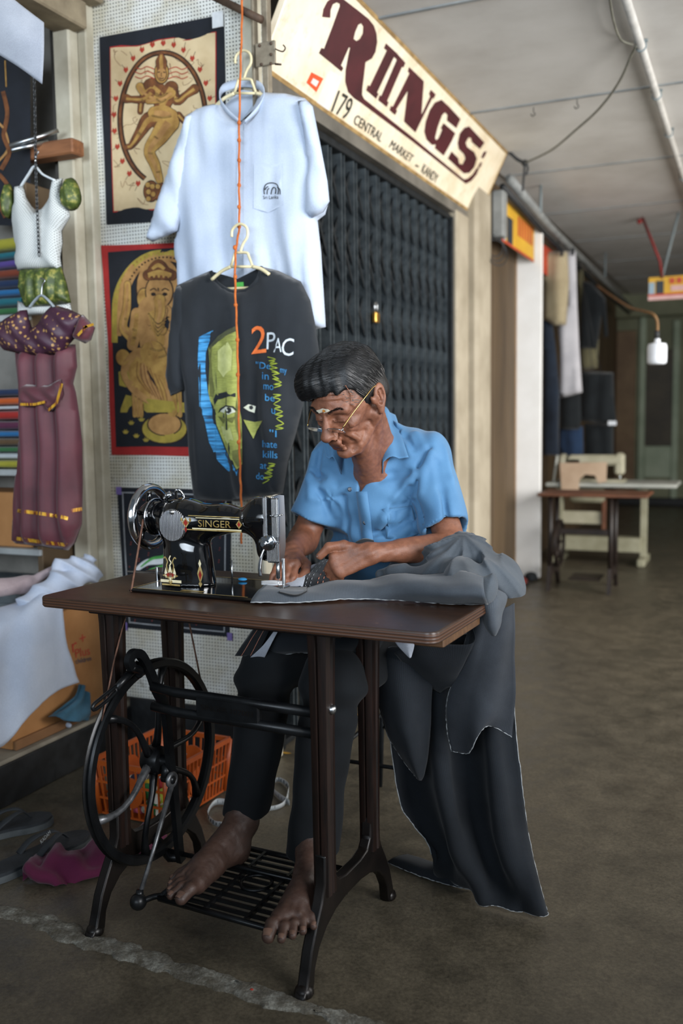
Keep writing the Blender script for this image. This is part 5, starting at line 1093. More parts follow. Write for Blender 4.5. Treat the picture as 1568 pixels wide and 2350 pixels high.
# white shirt
wsx = thing('white_shirt', 'white short-sleeved collarless shirt with a pocket emblem on a hanger against the pegboard', 'shirt', (-1.50, 2.66, 1.60))
y0 = 2.655
outl = [(507, 236), (470, 243), (432, 264), (415, 310), (385, 400), (355, 490), (337, 545), (350, 553), (405, 527), (402, 570), (410, 640), (415, 720), (420, 775), (560, 780), (700, 762), (747, 750), (742, 660), (737, 580), (729, 506), (746, 492), (755, 460), (750, 410), (735, 330), (718, 245), (700, 226), (655, 215), (604, 212), (592, 240), (575, 266), (553, 282), (530, 270), (514, 254)]
f_ws = lambda x, z: (.015*sin(x*38+2.2*nz((x, 0, z), 3))*min(1, max(0, (1.95-z)/.35))+.006*sin(x*105+4*nz((x, 4, z), 4))*min(1, max(0, (1.85-z)/.3))+.006*nz((x, 3, z), 7)+.006*nz((x*4, 8, z*.7), 7)+.004*nz((x*6, 2, z*5), 2))
so = garment('shirt_front', outl, y0, 'white_cotton', wsx, .05, .11, f_ws)
BW = bvh(so)
f_sl = lambda x, z: .007*sin((x*.8+z*.5)*60)+.004*nz((x, 1, z), 9)
garment('sleeve', [(684, 232), (704, 230), (718, 245), (735, 330), (751, 415), (756, 462), (742, 486), (716, 500), (698, 486), (702, 440), (706, 380), (696, 300)], y0-.032, 'white_cotton', wsx, .03, .05, f_sl, .012)
garment('sleeve', [(446, 262), (430, 266), (414, 312), (384, 402), (354, 492), (336, 547), (350, 555), (408, 529), (420, 470), (432, 400), (446, 320)], y0-.030, 'white_cotton', wsx, .03, .05, f_sl, .012)
P0 = [(549, 283, -.052), (522, 262, -.045), (506, 234, -.015), (514, 212, .02), (555, 200, .035), (594, 206, .02), (605, 226, -.015), (592, 256, -.045), (562, 284, -.054)]
lo2 = [pix('Y', y0+d, x, y) for x, y, d in P0]; up2 = [pix('Y', y0+d*1.15, 553+(x-553)*1.04, y-15-(4 if d > 0 else 0)+(6 if abs(d) > .05 else 0)) for x, y, d in P0]
MB().grid([spline(lo2, 6), [(a+b)/2+np.array([0, -.002, 0]) for a, b in zip(spline(lo2, 6), spline(up2, 6))], spline(up2, 6)]).build('stand_collar', MATS['white_cotton'], wsx, solid=.002)
decal(BW, [(583, 378), (648, 375), (650, 470), (616, 488), (582, 478)], 'pocket', 'white_cotton', wsx, .0028)
stroke_px(BW, dense([(553, 284), (551, 400), (552, 600), (554, 770)], 15, False), 14, 'placket', 'white_cotton', wsx, .004)
for P in ([(607, 446), (606, 434), (610, 424), (618, 420), (628, 420), (636, 424), (639, 434), (638, 446)], [(613, 446), (614, 436), (618, 432)], [(622, 446), (624, 436), (628, 430), (633, 434), (632, 445)], [(636, 430), (642, 434), (643, 446)], [(608, 436), (612, 430), (616, 428)]): stroke_px(BW, spline(P, 4), 2.2, 'emblem', 'print_dark', wsx, .0052)
cam_text(BW, 'Sri Lanka', (604, 457), (639, 456), (604, 449), 'emblem_lettering', 'print_dark', wsx, .0052)
MB().add(cam_drape([(517, 240), (555, 206), (600, 212), (588, 246), (553, 278), (524, 262)], BW, -.02, 2.69), [tuple(range(5, -1, -1))]).build('inner_yoke', MATS['white_cotton'], wsx, smooth=False)
hanger('clothes_hanger', 'cream plastic hanger inside the collar of the white shirt', 556, 114, 2.645, (-1.47, 2.645, 1.95))
# charcoal T-shirt with printed front
tsx = thing('printed_tshirt', 'charcoal printed T-shirt on a hanger in front of the white shirt', 'T-shirt', (-1.47, 2.56, .9))
y0 = 2.565
outl = [(482, 622), (440, 640), (405, 656), (398, 690), (389, 790), (381, 860), (393, 907), (421, 893), (423, 940), (431, 1000), (441, 1090), (450, 1148), (550, 1150), (650, 1132), (662, 1060), (680, 990), (695, 930), (700, 875), (736, 850), (732, 800), (722, 740), (712, 690), (690, 646), (640, 622), (600, 612), (592, 640), (572, 660), (545, 669), (516, 660), (494, 642)]
f_ts = lambda x, z: (.013*sin(x*42+1.6*nz((x, 2, z), 3))*min(1, max(.15, (1.6-z)/.4))+.005*sin(x*110+3*nz((x, 7, z), 4))*min(1, max(.1, (1.6-z)/.4))+.005*nz((x, 5, z), 8)+.004*nz((x*6, 2, z*5), 2))
to = garment('tshirt_front', outl, y0, 'charcoal_jersey', tsx, .05, .11, f_ts); BT = bvh(to)
garment('sleeve', [(414, 656), (404, 660), (397, 692), (388, 792), (380, 862), (392, 909), (424, 895), (432, 820), (434, 740), (428, 680)], y0-.030, 'charcoal_jersey', tsx, .026, .045, lambda x, z: .005*sin(x*90+z*20), .011)
MB().tube(spline(cam_drape([(484, 622), (494, 643), (516, 662), (545, 671), (572, 662), (592, 641), (600, 613)], BT, .001, 2.56), 5), .006, 8).build('neck_rib', MATS['charcoal_jersey'], tsx)
MB().add([pix('Y', 2.575, x, y) for x, y in ((484, 622), (545, 640), (600, 612), (592, 642), (572, 662), (545, 671), (516, 662), (494, 644))], [tuple(range(7, -1, -1))]).build('inner_back', MATS['charcoal_jersey'], tsx, smooth=False)
MB().add([pix('Y', 2.571, x, y) for x, y in ((543, 648), (559, 647), (560, 660), (543, 660))], [(3, 2, 1, 0)]).build('neck_label', MATS['label_green'], tsx, smooth=False)
c5 = lambda L: [(380+x/3.9167, 580+y/3.9167) for x, y in L]
decal(BT, c5([(300,760),(330,742),(430,695),(395,800),(362,900),(357,1050),(380,1250),(420,1400),(450,1550),(540,1780),(600,1900),(650,1960),(640,2005),(560,1960),(470,1870),(390,1700),(350,1500),(305,1380),(300,1200),(290,950)]), 'print_swash', 'print_swash', tsx, .0015)
decal(BT, c5([(385,850),(470,750),(560,690),(640,655),(650,900),(645,1300),(685,1500),(690,1900),(640,1950),(580,1850),(520,1700),(460,1550),(430,1380),(400,1330),(385,1250),(395,1000)]), 'print_face', 'print_face', tsx, .0035)
for nm, mt, pg in (('print_brow','print_dark',[(430,1320),(450,1272),(540,1250),(630,1262),(630,1296),(540,1300),(470,1320),(440,1370)]), ('print_eye','print_eye',[(490,1425),(540,1382),(600,1395),(632,1430),(560,1455)]), ('print_iris','print_dark',[(535,1410),(560,1388),(588,1398),(592,1425),(568,1446),(542,1436)]), ('print_shade','print_dark',[(470,1440),(490,1400),(540,1370),(610,1380),(640,1410),(640,1422),(600,1392),(540,1384),(500,1420)]), ('print_eye','print_eye',[(700,1392),(745,1362),(812,1380),(800,1440),(748,1422)]), ('print_iris','print_dark',[(752,1378),(778,1372),(790,1395),(772,1412),(754,1402)]), ('print_cheek','print_face',[(700,1500),(800,1522),(870,1510),(820,1600),(790,1672),(740,1580)]), ('print_hair','print_shade_hair',[(385,850),(470,750),(560,690),(640,655),(645,700),(560,735),(470,800),(400,880)])):
    if mt == 'print_shade_hair': M(mt, '#3c3f2c', '#55583a', 30, .85)
    decal(BT, c5(pg), nm, mt, tsx, .0055 if nm in ('print_brow', 'print_eye', 'print_cheek', 'print_hair') else .0072)
M('print_olive', '#55582c', '#6d7038', 40, .85); M('print_pale', '#a9ad6a', '#bdc080', 40, .85)
for nm, mt, pg in (('print_tone', 'print_olive', [(388, 860), (420, 830), (410, 950), (420, 1100), (440, 1240), (428, 1300), (398, 1290), (390, 1150), (396, 1000)]), ('print_tone', 'print_olive', [(640, 1300), (650, 1420), (668, 1560), (684, 1640), (676, 1680), (640, 1600), (622, 1480)]), ('print_tone', 'print_pale', [(470, 880), (560, 800), (600, 880), (590, 1050), (520, 1120), (470, 1050)]), ('print_tone', 'print_olive', [(470, 1470), (560, 1490), (630, 1470), (600, 1530), (520, 1540)]), ('print_tone', 'print_pale', [(500, 1560), (580, 1570), (610, 1680), (560, 1720), (520, 1650)]), ('print_tone', 'print_olive', [(600, 1780), (690, 1760), (690, 1880), (650, 1930), (600, 1850)])): decal(BT, c5(pg), nm, mt, tsx, .0055)
def c5p(x, y): return (380+x/3.9167, 580+y/3.9167)
cam_text(BT, '2', c5p(772, 912), c5p(906, 896), c5p(772, 665), 'print_numeral', 'print_orange', tsx, .003)
for ch_, o, e, h in (('P', (908, 868), (985, 862), (912, 718)), ('A', (970, 895), (1042, 892), (978, 768)), ('C', (1040, 930), (1148, 925), (1050, 772))): cam_text(BT, ch_, c5p(*o), c5p(*e), c5p(*h), 'print_letter', 'print_white', tsx, .003)
for s_, o, w, h in (('"De', (812, 1040), 130, 62), ('my', (1030, 1095), 60, 55), ('in', (868, 1135), 60, 62), ('mo', (880, 1228), 90, 45), ('be', (895, 1330), 85, 62), ('u', (952, 1445), 34, 45), ('"I', (935, 1650), 64, 62), ('hate', (872, 1748), 130, 62), ('kills', (876, 1842), 130, 65), ('at', (850, 1940), 60, 50), ('do', (815, 2035), 70, 60)): cam_text(BT, s_, c5p(*o), c5p(o[0]+w, o[1]+8), c5p(o[0], o[1]-h), 'print_words', 'print_blue', tsx, .0028)
random.seed(5)
for (x0_, y0_, x1_, y1_, n_) in ((945, 930, 1010, 1200, 9), (995, 1260, 1030, 1600, 7), (960, 1880, 900, 2060, 7)):
    P = []
    for i in range(n_*2+1): q = i/(n_*2); P.append(c5p(x0_+(x1_-x0_)*q+(36 if i % 2 else -30)+random.uniform(-8, 8), y0_+(y1_-y0_)*q+random.uniform(-14, 14)))
    stroke_px(BT, spline(P, 3), 1.7, 'print_scribble', 'print_lime', tsx, .0036)
hanger('clothes_hanger', 'cream plastic hanger inside the neck of the charcoal T-shirt', 548, 512, 2.53, (-1.46, 2.53, 1.60), 1.0)
MB().tube([pix('Y', 2.56, 512, 663), pix('Y', 2.56, 572, 660)], .004, 8).build('hanger_bar', MATS['cream_plastic'], tsx)
# knotted orange cord
rp = [(556, -30, 2.62), (555, 60, 2.61), (552, 160, 2.60), (549, 300, 2.575), (549, 420, 2.57), (549, 520, 2.55), (541, 580, 2.515), (540, 660, 2.50), (544, 760, 2.485), (547, 880, 2.48), (549, 1000, 2.48), (552, 1100, 2.49), (554, 1170, 2.50), (554, 1248, 2.51)]
cordx = thing('knotted_cord', 'knotted orange cord hanging down in front of the two shirts', 'cord', pix('Y', 2.51, 554, 1248))
P = spline([pix('Y', d, x, y) for x, y, d in rp], 6); MB().tube([p+np.array([.0012*sin(i*1.7), 0, 0]) for i, p in enumerate(P)], .0034, 8).build('cord_strand', MATS['orange_cord'], cordx)
for x, y, d in [(549, 282, 2.575), (549, 322, 2.573), (549, 368, 2.572), (549, 425, 2.57), (549, 475, 2.56), (549, 520, 2.547), (539, 568, 2.515), (540, 635, 2.502), (541, 700, 2.493), (545, 780, 2.483), (546, 860, 2.48), (548, 1015, 2.48)]:
    c = pix('Y', d, x, y); MB().ball(c, (.0062, .006, .0075), 10, 7).build('knot', MATS['orange_cord'], cordx)

# ------------------------------------------------------------ painted cloths
M('batik_black', '#0d1118', '#161b24', 8, .9); M('batik_red', '#8c1d1d', '#a82a26', 8, .9); M('batik_cream', '#b9a27c', '#cdb892', 10, .9); M('batik_brown', '#4a2a16', '#7a4a26', 22, .9); M('batik_gold', '#8a6430', '#b08a48', 25, .9); M('batik_line', '#1c120c', '#2a1b12', 20, .9); M('batik_tan', '#8f673a', '#b0854f', 22, .9); M('batik_flame', '#8f2c1c', '#a83a26', 20, .9); M('batik_ochre', '#8a7a30', '#a8923c', 30, .9); M('silver_trim', '#8a8d90', '#a4a7aa', 20, .6); M('green_paint', '#3c8f3a', '#57a852', 20, .8); M('red_dots', '#6b2a24', '#8a3a30', 20, .8); M('white_paint', '#c8ccd0', '#dfe2e4', 20, .8); M('tape_purple', '#6d5a9a', '#8070ac', 20, .5); M('tape_clear', '#b9bdc0', '#d3d6d8', 20, .2)
YB = 2.7475
class Flat:
    """layers of flat shapes painted on a cloth that hangs against the pegboard"""
    def __init__(s, root, base, cu): s.r, s.y, s.cu, s.n = root, base, cu, 0
    def p(s, x, y, off): q = pix('Y', s.y, x, y); return np.array([q[0], s.y-off-.004*(.5+.5*sin(q[0]*30+q[2]*9)), q[2]])
    def poly(s, P, name, mat, off=.001, sp=14):
        V2, F2 = tri2([s.cu(*p) for p in P], sp); MB().add([s.p(x, y, off) for x, y in V2], [tuple(reversed(f)) for f in F2]).build(name, MATS[mat], s.r)
    def line(s, P, w, name, mat, off=.002, close=False, k=5):
        P = [np3(s.cu(*p)) for p in P]; P = spline(P, k, close) if k else P
        if close: P = P+[P[0]]
        W = [w]*len(P) if np.isscalar(w) else np.interp(np.linspace(0, 1, len(P)), np.linspace(0, 1, len(w)), w); V = []
        for i in range(len(P)):
            d = P[min(i+1, len(P)-1)]-P[max(i-1, 0)]; nn = np.array([-d[1], d[0]])/(np.linalg.norm(d)+1e-9); V += [P[i]+nn*W[i]/2, P[i]-nn*W[i]/2]
        MB().add([s.p(x, y, off) for x, y in V], [(2*i, 2*i+1, 2*i+3, 2*i+2) for i in range(len(P)-1)]).build(name, MATS[mat], s.r, smooth=False)
    def limb(s, P, w, name, mat, off=.0026, o=2.2):
        W = [w]*2 if np.isscalar(w) else list(w); k = len(P)
        for WW, nm, mt, of in (([a+o for a in W], name+'_outline', 'batik_line', off-.0006), (W, name, mat, off), ([a*.36 for a in W], name+'_highlight', {'batik_brown': 'batik_gold', 'batik_gold': 'batik_tan', 'batik_tan': 'batik_gold'}.get(mt_ := mat, mat), off+.0004)):
            if nm.endswith('highlight') and (mat not in ('batik_brown', 'batik_gold', 'batik_tan') or max(W) < 9): continue
            s.line(P, WW, nm, mt, of)
            if nm.endswith('highlight'): continue
            for e, r in ((P[0], WW[0]/2), (P[-1], WW[-1]/2)):
                c = s.cu(*e); V = [(c[0]+r*cos(a), c[1]+r*sin(a)) for a in np.arange(14)*2*PI/14]; MB().add([s.p(x, y, of) for x, y in V], [tuple(range(13, -1, -1))]).build(nm, MATS[mt], s.r, smooth=False)
    def disc(s, c, r, name, mat, off=.0026, out=True):
        P = [(c[0]+r[0]*cos(a), c[1]+r[1]*sin(a)) for a in np.linspace(0, 2*PI, 25)[:-1]]
        if out: s.poly([(c[0]+(r[0]*1.07+2)*cos(a), c[1]+(r[1]*1.07+2)*sin(a)) for a in np.linspace(0, 2*PI, 25)[:-1]], name+'_outline', 'batik_line', off-.0006, 30)
        s.poly(P, name, mat, off, 30)
c1 = lambda x, y: (x/2.8, y/2.8)
b1 = thing('dancer_batik', 'cream batik of a dancing many-armed figure inside a ring, black border, upper on the pegboard', 'wall hanging', pix('Y', YB, 380, 515))
F_ = Flat(b1, YB, c1)
F_.poly([(640, 240), (900, 195), (1180, 145), (1440, 92), (1450, 500), (1452, 1000), (1455, 1400), (1200, 1415), (940, 1430), (685, 1445), (672, 1000), (650, 500)], 'cloth_border', 'batik_black', 0)
F_.poly([(706, 302), (1050, 250), (1392, 203), (1395, 700), (1398, 1330), (1050, 1348), (728, 1366), (718, 900)], 'cloth_field', 'batik_red', .0008); F_.poly([(712, 310), (1050, 257), (1386, 210), (1389, 700), (1392, 1322), (1050, 1340), (735, 1357), (724, 900)], 'cloth_ground', 'batik_cream', .0016)
random.seed(2)
for i in range(40):                                              # crackle veins of the wax
    x, y = random.uniform(730, 1370), random.uniform(300, 1320); P = [(x, y)]
    for k in range(4): x += random.uniform(-45, 45); y += random.uniform(-45, 45); P.append((min(max(x, 735), 1380), min(max(y, 320), 1330)))
    F_.line(P, .9, 'crackle', 'batik_brown', .0020, k=3)
EL = lambda r, a: (1052+275*r*cos(a), 765+425*r*sin(a))
F_.line([EL(1, a) for a in np.linspace(-PI*1.36, PI*.36, 40)], 12.5, 'halo_ring_outline', 'batik_line', .0024, k=3); F_.line([EL(1, a) for a in np.linspace(-PI*1.36, PI*.36, 40)], 6, 'halo_ring', 'batik_brown', .0030, k=3)
for a in np.linspace(-PI*1.33, PI*.33, 25):
    c = EL(1.14, a); F_.poly([(c[0]-16, c[1]), (c[0]-8, c[1]-22), (c[0], c[1]-10), (c[0]+10, c[1]-24), (c[0]+16, c[1]), (c[0], c[1]+20)], 'flame', 'batik_flame', .0026, None); F_.line([EL(1.17, a), EL(1.27, a)], .9, 'flame_stem', 'batik_line', .0026, k=0)
for y in (440, 470, 500): 
    for s_ in (-1, 1): F_.line([(1042+s_*40, y+10), (1042+s_*90, y-8), (1042+s_*130, y+8), (1042+s_*170, y-6)], 2.2, 'flying_hair', 'batik_flame', .0026)
F_.limb([(985, 570), (1040, 620), (1050, 700)], (46, 40, 34), 'torso', 'batik_brown'); F_.limb([(1105, 565), (1070, 640), (1040, 700)], (30, 36, 30), 'torso', 'batik_brown', .003)
F_.limb([(1000, 730), (1060, 735), (1105, 745)], (30, 40, 30), 'sash', 'batik_gold', .0034)
F_.limb([(1040, 765), (960, 775), (905, 850), (850, 935), (825, 945)], (42, 36, 24, 14, 12), 'raised_leg', 'batik_brown'); F_.limb([(1090, 790), (1030, 880), (965, 970), (1000, 1060), (1030, 1160)], (48, 40, 26, 24, 16), 'standing_leg', 'batik_gold', .0032)
F_.limb([(985, 570), (940, 600), (915, 650), (905, 720)], (22, 18, 14, 12), 'arm', 'batik_brown'); F_.limb([(980, 600), (930, 640), (850, 640), (815, 635)], (20, 18, 14, 20), 'arm', 'batik_brown', .0034); F_.limb([(1000, 640), (930, 600), (905, 560)], (16, 15, 18), 'arm', 'batik_gold', .0034)
F_.limb([(1110, 570), (1140, 650), (1200, 610), (1255, 575)], (24, 20, 15, 22), 'arm', 'batik_brown'); F_.limb([(1110, 600), (1050, 640), (960, 655)], (18, 16, 12), 'arm', 'batik_gold', .0036)
F_.limb([(1150, 740), (1200, 790), (1260, 800)], (14, 12, 8), 'sash_end', 'batik_brown')
F_.disc((1044, 470), (42, 68), 'head', 'batik_gold', .0034); F_.limb([(1044, 440), (1042, 395), (1042, 355)], (22, 24, 9), 'crown', 'batik_brown', .004); F_.disc((1046, 480), (28, 40), 'face', 'batik_tan', .0044)
for P, w in (([(1022, 470), (1036, 466)], 3), ([(1056, 466), (1070, 470)], 3), ([(1046, 470), (1044, 492), (1050, 494)], 1.6), ([(1032, 505), (1046, 510), (1060, 505)], 2.4)): F_.line(P, w/1.2, 'face_line', 'batik_line', .0050, k=3)
for P in ([(1010, 600), (1045, 625), (1085, 600)], [(1015, 640), (1048, 660), (1075, 640)], [(985, 745), (1050, 760), (1110, 750)], [(1000, 880), (1025, 895)], [(958, 985), (990, 990)], [(1010, 1110), (1035, 1105)], [(890, 850), (915, 870)], [(1125, 640), (1150, 630)], [(920, 640), (930, 660)]): F_.line(P, 3.2, 'ornament', 'batik_line', .0054, k=3); F_.line(P, 1.5, 'ornament', 'batik_gold', .0058, k=3)
F_.disc((975, 1230), (45, 65), 'pedestal', 'batik_brown', .0036); F_.disc((1040, 1240), (40, 60), 'pedestal', 'batik_brown', .0038)
for x, y in ((955, 1190), (985, 1200), (960, 1235), (990, 1250), (960, 1280), (1020, 1200), (1050, 1230)): F_.disc((x, y), (15, 16), 'petal', 'batik_gold', .0046)
MB().box(pix('Y', 2.742, 488, 30), pix('Y', 2.738, 512, 60)).build('tape', MATS['tape_clear'], b1, smooth=False)
c2 = lambda x, y: (x/3.264, 560+y/3.264)
b2 = thing('elephant_batik', 'batik of a seated elephant-headed figure on black with a red border, below the dancer cloth', 'wall hanging', pix('Y', YB, 390, 1045))
F_ = Flat(b2, YB, c2)
F_.poly([(760, 12), (1050, 5), (1320, -10), (1700, -30), (1790, 700), (1800, 1590), (1400, 1590), (1100, 1580), (840, 1580), (820, 1200), (815, 800), (790, 400)], 'cloth_border', 'batik_red', 0)
F_.poly([(812, 62), (1050, 45), (1320, 28), (1640, 10), (1740, 800), (1745, 1525), (1400, 1520), (1100, 1515), (872, 1520), (860, 1200), (850, 800), (830, 400)], 'cloth_field', 'batik_black', .0012)
ar = lambda r: [(1240+r*cos(a)*1.0, 480+r*1.08*sin(a)) for a in np.linspace(PI*1.0, PI*2, 22)]
F_.line([(866, 740)]+[(1240+r[0], 480+r[1]) for r in [(370*cos(a), 415*sin(a)) for a in np.linspace(PI, 2*PI, 18)]], 14, 'arch', 'batik_ochre', .002, k=3)
F_.line([(1240+300*cos(a), 430+330*sin(a)) for a in np.linspace(PI*.95, 2*PI, 18)], 16, 'arch', 'batik_tan', .002, k=3); F_.line([(900, 690), (905, 450), (930, 280), (1000, 160)], 10, 'arch', 'batik_tan', .0024)
F_.disc((1195, 330), (165, 230), 'halo', 'batik_tan', .0022); F_.disc((1085, 410), (52, 75), 'ear', 'batik_gold', .003); F_.disc((1200, 360), (98, 120), 'head', 'batik_tan', .0036)
F_.limb([(1205, 420), (1210, 520), (1190, 600), (1225, 660), (1245, 640)], (26, 22, 17, 14, 9), 'trunk', 'batik_gold', .0042); F_.limb([(1120, 235), (1200, 215), (1290, 235)], (24, 34, 24), 'crown', 'batik_brown', .0042); F_.limb([(1150, 190), (1195, 160), (1240, 190)], (18, 26, 18), 'crown', 'batik_brown', .004)
for x in (1130, 1165, 1200, 1235, 1270): F_.disc((x, 240), (9, 16), 'crown_gem', 'batik_gold', .005, False)
for x in (1160, 1245): F_.disc((x, 378), (18, 13), 'eye', 'batik_line', .005, False)
for P in ([(1135, 350), (1165, 335), (1185, 352)], [(1222, 352), (1245, 335), (1275, 350)], [(1195, 330), (1198, 355)]): F_.line(P, 2.4, 'brow_line', 'batik_line', .005, k=4)
F_.limb([(1150, 500), (1190, 600), (1190, 760)], (70, 92, 84), 'torso', 'batik_tan', .0032); F_.limb([(1030, 520), (1020, 640), (1000, 760)], (26, 28, 24), 'arm', 'batik_tan', .0036); F_.limb([(960, 300), (955, 480), (930, 620), (990, 690)], (14, 18, 18, 26), 'arm', 'batik_gold', .0034); F_.disc((930, 850), (52, 60), 'scroll', 'batik_gold', .0036)
F_.limb([(1060, 860), (1010, 960), (1090, 1090), (1240, 1200)], (52, 60, 50, 26), 'robe', 'batik_tan', .0038); F_.limb([(1150, 820), (1220, 960), (1270, 1120), (1300, 1260)], (58, 52, 36, 22), 'robe', 'batik_gold', .0042)
for i in range(7): F_.line([(1040+i*22, 880+i*12), (1040+i*34, 1000+i*16), (1130+i*22, 1120+i*14)], 1.5, 'robe_fold', 'batik_brown', .0049)
F_.poly([(895, 960), (960, 925), (990, 1030), (960, 1075), (900, 1060)], 'throne', 'batik_ochre', .0026, None); F_.poly([(910, 1230), (950, 1130), (1040, 1150), (1400, 1190), (1400, 1262), (905, 1262)], 'throne', 'batik_ochre', .0024, 40)
for x in (1010, 1035, 1060, 1320, 1350): F_.limb([(x, 1060), (x+4, 1160), (x+8, 1285)], (9, 10, 9), 'tassel', 'batik_gold', .003)
for r0, q in ((370, 1.12), (300, 1.1)):
    for a in np.linspace(PI*1.02, PI*1.75, 26): F_.disc((1240+(r0)*cos(a), (480 if r0 == 370 else 430)+r0*q*sin(a)), (7, 7), 'arch_bead', 'batik_line' if r0 == 300 else 'batik_gold', .0034, False)
for i in range(4): F_.line([(1120+i*14, 520+i*22), (1190, 600+i*30), (1260-i*6, 560+i*22)], 3, 'necklace', 'batik_line', .0048); F_.line([(1124+i*14, 526+i*22), (1190, 606+i*30), (1256-i*6, 566+i*22)], 1.6, 'necklace', 'batik_gold', .0052)
for P in ([(1130, 780), (1190, 800), (1250, 780)], [(1120, 830), (1190, 850), (1260, 830)], [(1000, 640), (1030, 650)], [(1000, 700), (1028, 708)], [(960, 420), (975, 424)], [(940, 560), (962, 566)]): F_.line(P, 4, 'ornament', 'batik_line', .0052, k=3); F_.line(P, 2, 'ornament', 'batik_gold', .0056, k=3)
F_.disc((1240, 1385), (165, 105), 'foot_cushion', 'batik_ochre', .003); F_.disc((1240, 1350), (120, 80), 'foot_cushion', 'batik_tan', .0038)
for x, y in ((990, 1338), (1068, 1312), (945, 1405), (1028, 1435), (1102, 1465)): F_.poly([(x-26, y-6), (x-12, y-2), (x-8, y-20), (x, y-4), (x+10, y-20), (x+12, y-2), (x+28, y-6), (x+12, y+16), (x-12, y+16)], 'flower', 'batik_ochre', .003, None)
b3 = thing('dotted_batik', 'dark cloth with red dots and a green and white swirl behind the sewing machine', 'wall hanging', pix('Y', YB, 410, 1450))
F_ = Flat(b3, YB, lambda x, y: (x, y))
F_.poly([(270, 1118), (400, 1121), (532, 1126), (530, 1290), (527, 1462), (410, 1452), (288, 1440), (280, 1280)], 'cloth_border', 'batik_black', 0)
for P in ([(280, 1130), (400, 1133), (522, 1138)], [(283, 1130), (290, 1280), (298, 1430)], [(520, 1138), (518, 1290), (515, 1450)], [(298, 1428), (400, 1438), (516, 1450)]): F_.line(P, 2.6, 'silver_line', 'silver_trim', .0012)
for i in range(190):
    x, y = 290+(i*37 % 224), 1145+(i*53 % 290)
    if x > 292: F_.poly([(x-1.8, y), (x, y-1.8), (x+1.8, y), (x, y+1.8)], 'dot', 'red_dots', .0012, None)
F_.limb([(318, 1305), (340, 1290), (375, 1285), (388, 1262)], (10, 14, 16, 10), 'white_swirl', 'white_paint', .002, 0); F_.limb([(326, 1300), (350, 1282), (378, 1276), (390, 1255)], (3, 6, 7, 4), 'green_swirl', 'green_paint', .0028, 0); F_.limb([(345, 1308), (370, 1300), (392, 1296)], (4, 6, 5), 'green_swirl', 'green_paint', .0028, 0)
for x, y in ((266, 1117), (280, 1428), (521, 1452)):
    MB().box(pix('Y', 2.742, x, y), pix('Y', 2.7445, x+13, y+18)).build('tape', MATS['tape_purple'], b3, smooth=False)
# ------------------------------------------------------------ open stall on the left
def sdf_obj(name, mat, caps, lo, hi, h=.004, fold=None, parent=None, k=.03, cutz=None):
    S = SDF(lo, hi, h)
    for c in caps: S.cap(c[0], c[1], c[2], c[3] if len(c) > 3 else c[2], k)
    if fold: S.fn(fold)
    if cutz is not None: S.fn(lambda P: cutz-P[..., 2], mode='max')
    mb = S.into(MB()); V_ = np.array(mb.v); mb.uv = V_[:, :2].tolist(); return mb.build(name, MATS[mat], parent)
def ridges(a, f, am, ph=0.): return lambda P: (am*(np.abs(np.sin(f*(P@np3(a).astype(np.float32))+2.4*wob(P, 13, ph)))-.6)+am*.4*wob(P, 34, ph)).astype(np.float32)
M('shelf_board', '#8f9394', '#a9adad', 8, .6); M('cardboard', '#9a6a3c', '#b58250', 5, .85, bump=.1, bsc=60); M('cardboard_dark', '#6d4a2c', '#8a6340', 5, .85); M('print_red', '#a03222', '#b8432e', 20, .8); M('print_navy', '#2a3444', '#3a4658', 20, .8)
sf = thing('shelf_rack', 'pale shelf rack holding folded cloth at the back of the left stall', 'shelf', (-2.6, 2.62, .138))
for z in (.70, .975, 1.50): MB().box((-3.0, 2.51, z), (-2.24, 2.775, z+.022), .003).build('shelf_board', MATS['shelf_board'], sf, smooth=False)
for x in (-2.98, -2.25): MB().box((x-.012, 2.52, .139), (x+.012, 2.775, 1.95), .003).build('rack_side', MATS['brown_board'], sf, smooth=False)
CL = {'teal': ('#1d5a66', '#28707c'), 'navy': ('#1c2a44', '#26385a'), 'purple': ('#4a3a7a', '#5d4b92'), 'rust': ('#6b3020', '#84402c'), 'blue': ('#1f5a8c', '#2c70a6'), 'green': ('#2c5a34', '#3a7044'), 'red': ('#8c1f1c', '#a82c26'), 'orange': ('#b04a1c', '#c65e28'), 'white': ('#aab0b4', '#c2c7ca'), 'plum': ('#4a2038', '#5e2c48'), 'yellow': ('#8f8a28', '#aaa43a'), 'brown': ('#4f3a28', '#655038')}
for k, (a, b) in CL.items(): cloth('cloth_'+k, a, b, 6, 700)
def folded(z, h, kind, lab, x0=-2.62, x1=-2.29, y=2.53):
    mb = MB(); P = []
    for i in range(13):
        q = i/12; row = []
        for j in range(16):
            a = 2*PI*j/16; ca, sa = cos(a), sin(a); rr = np.sign(ca)*abs(ca)**.45, np.sign(sa)*abs(sa)**.6
            row.append((x0+(x1-x0)*q, y+.12+rr[0]*.12+.004*nz((q*6, a, z*9)), z+h/2+rr[1]*h/2*(.92+.1*nz((q*5, a*2, z*7)))))
        P.append(row)
    mb.grid(P, cv=True); mb.add(P[0], [tuple(range(15, -1, -1))]); mb.add(P[-1], [tuple(range(16))]); o = mb.build('folded_cloth', MATS['cloth_'+kind]); tag(o, lab, 'folded cloth', 'folded cloths on the stall shelves'); return z+h
z = 1.5225
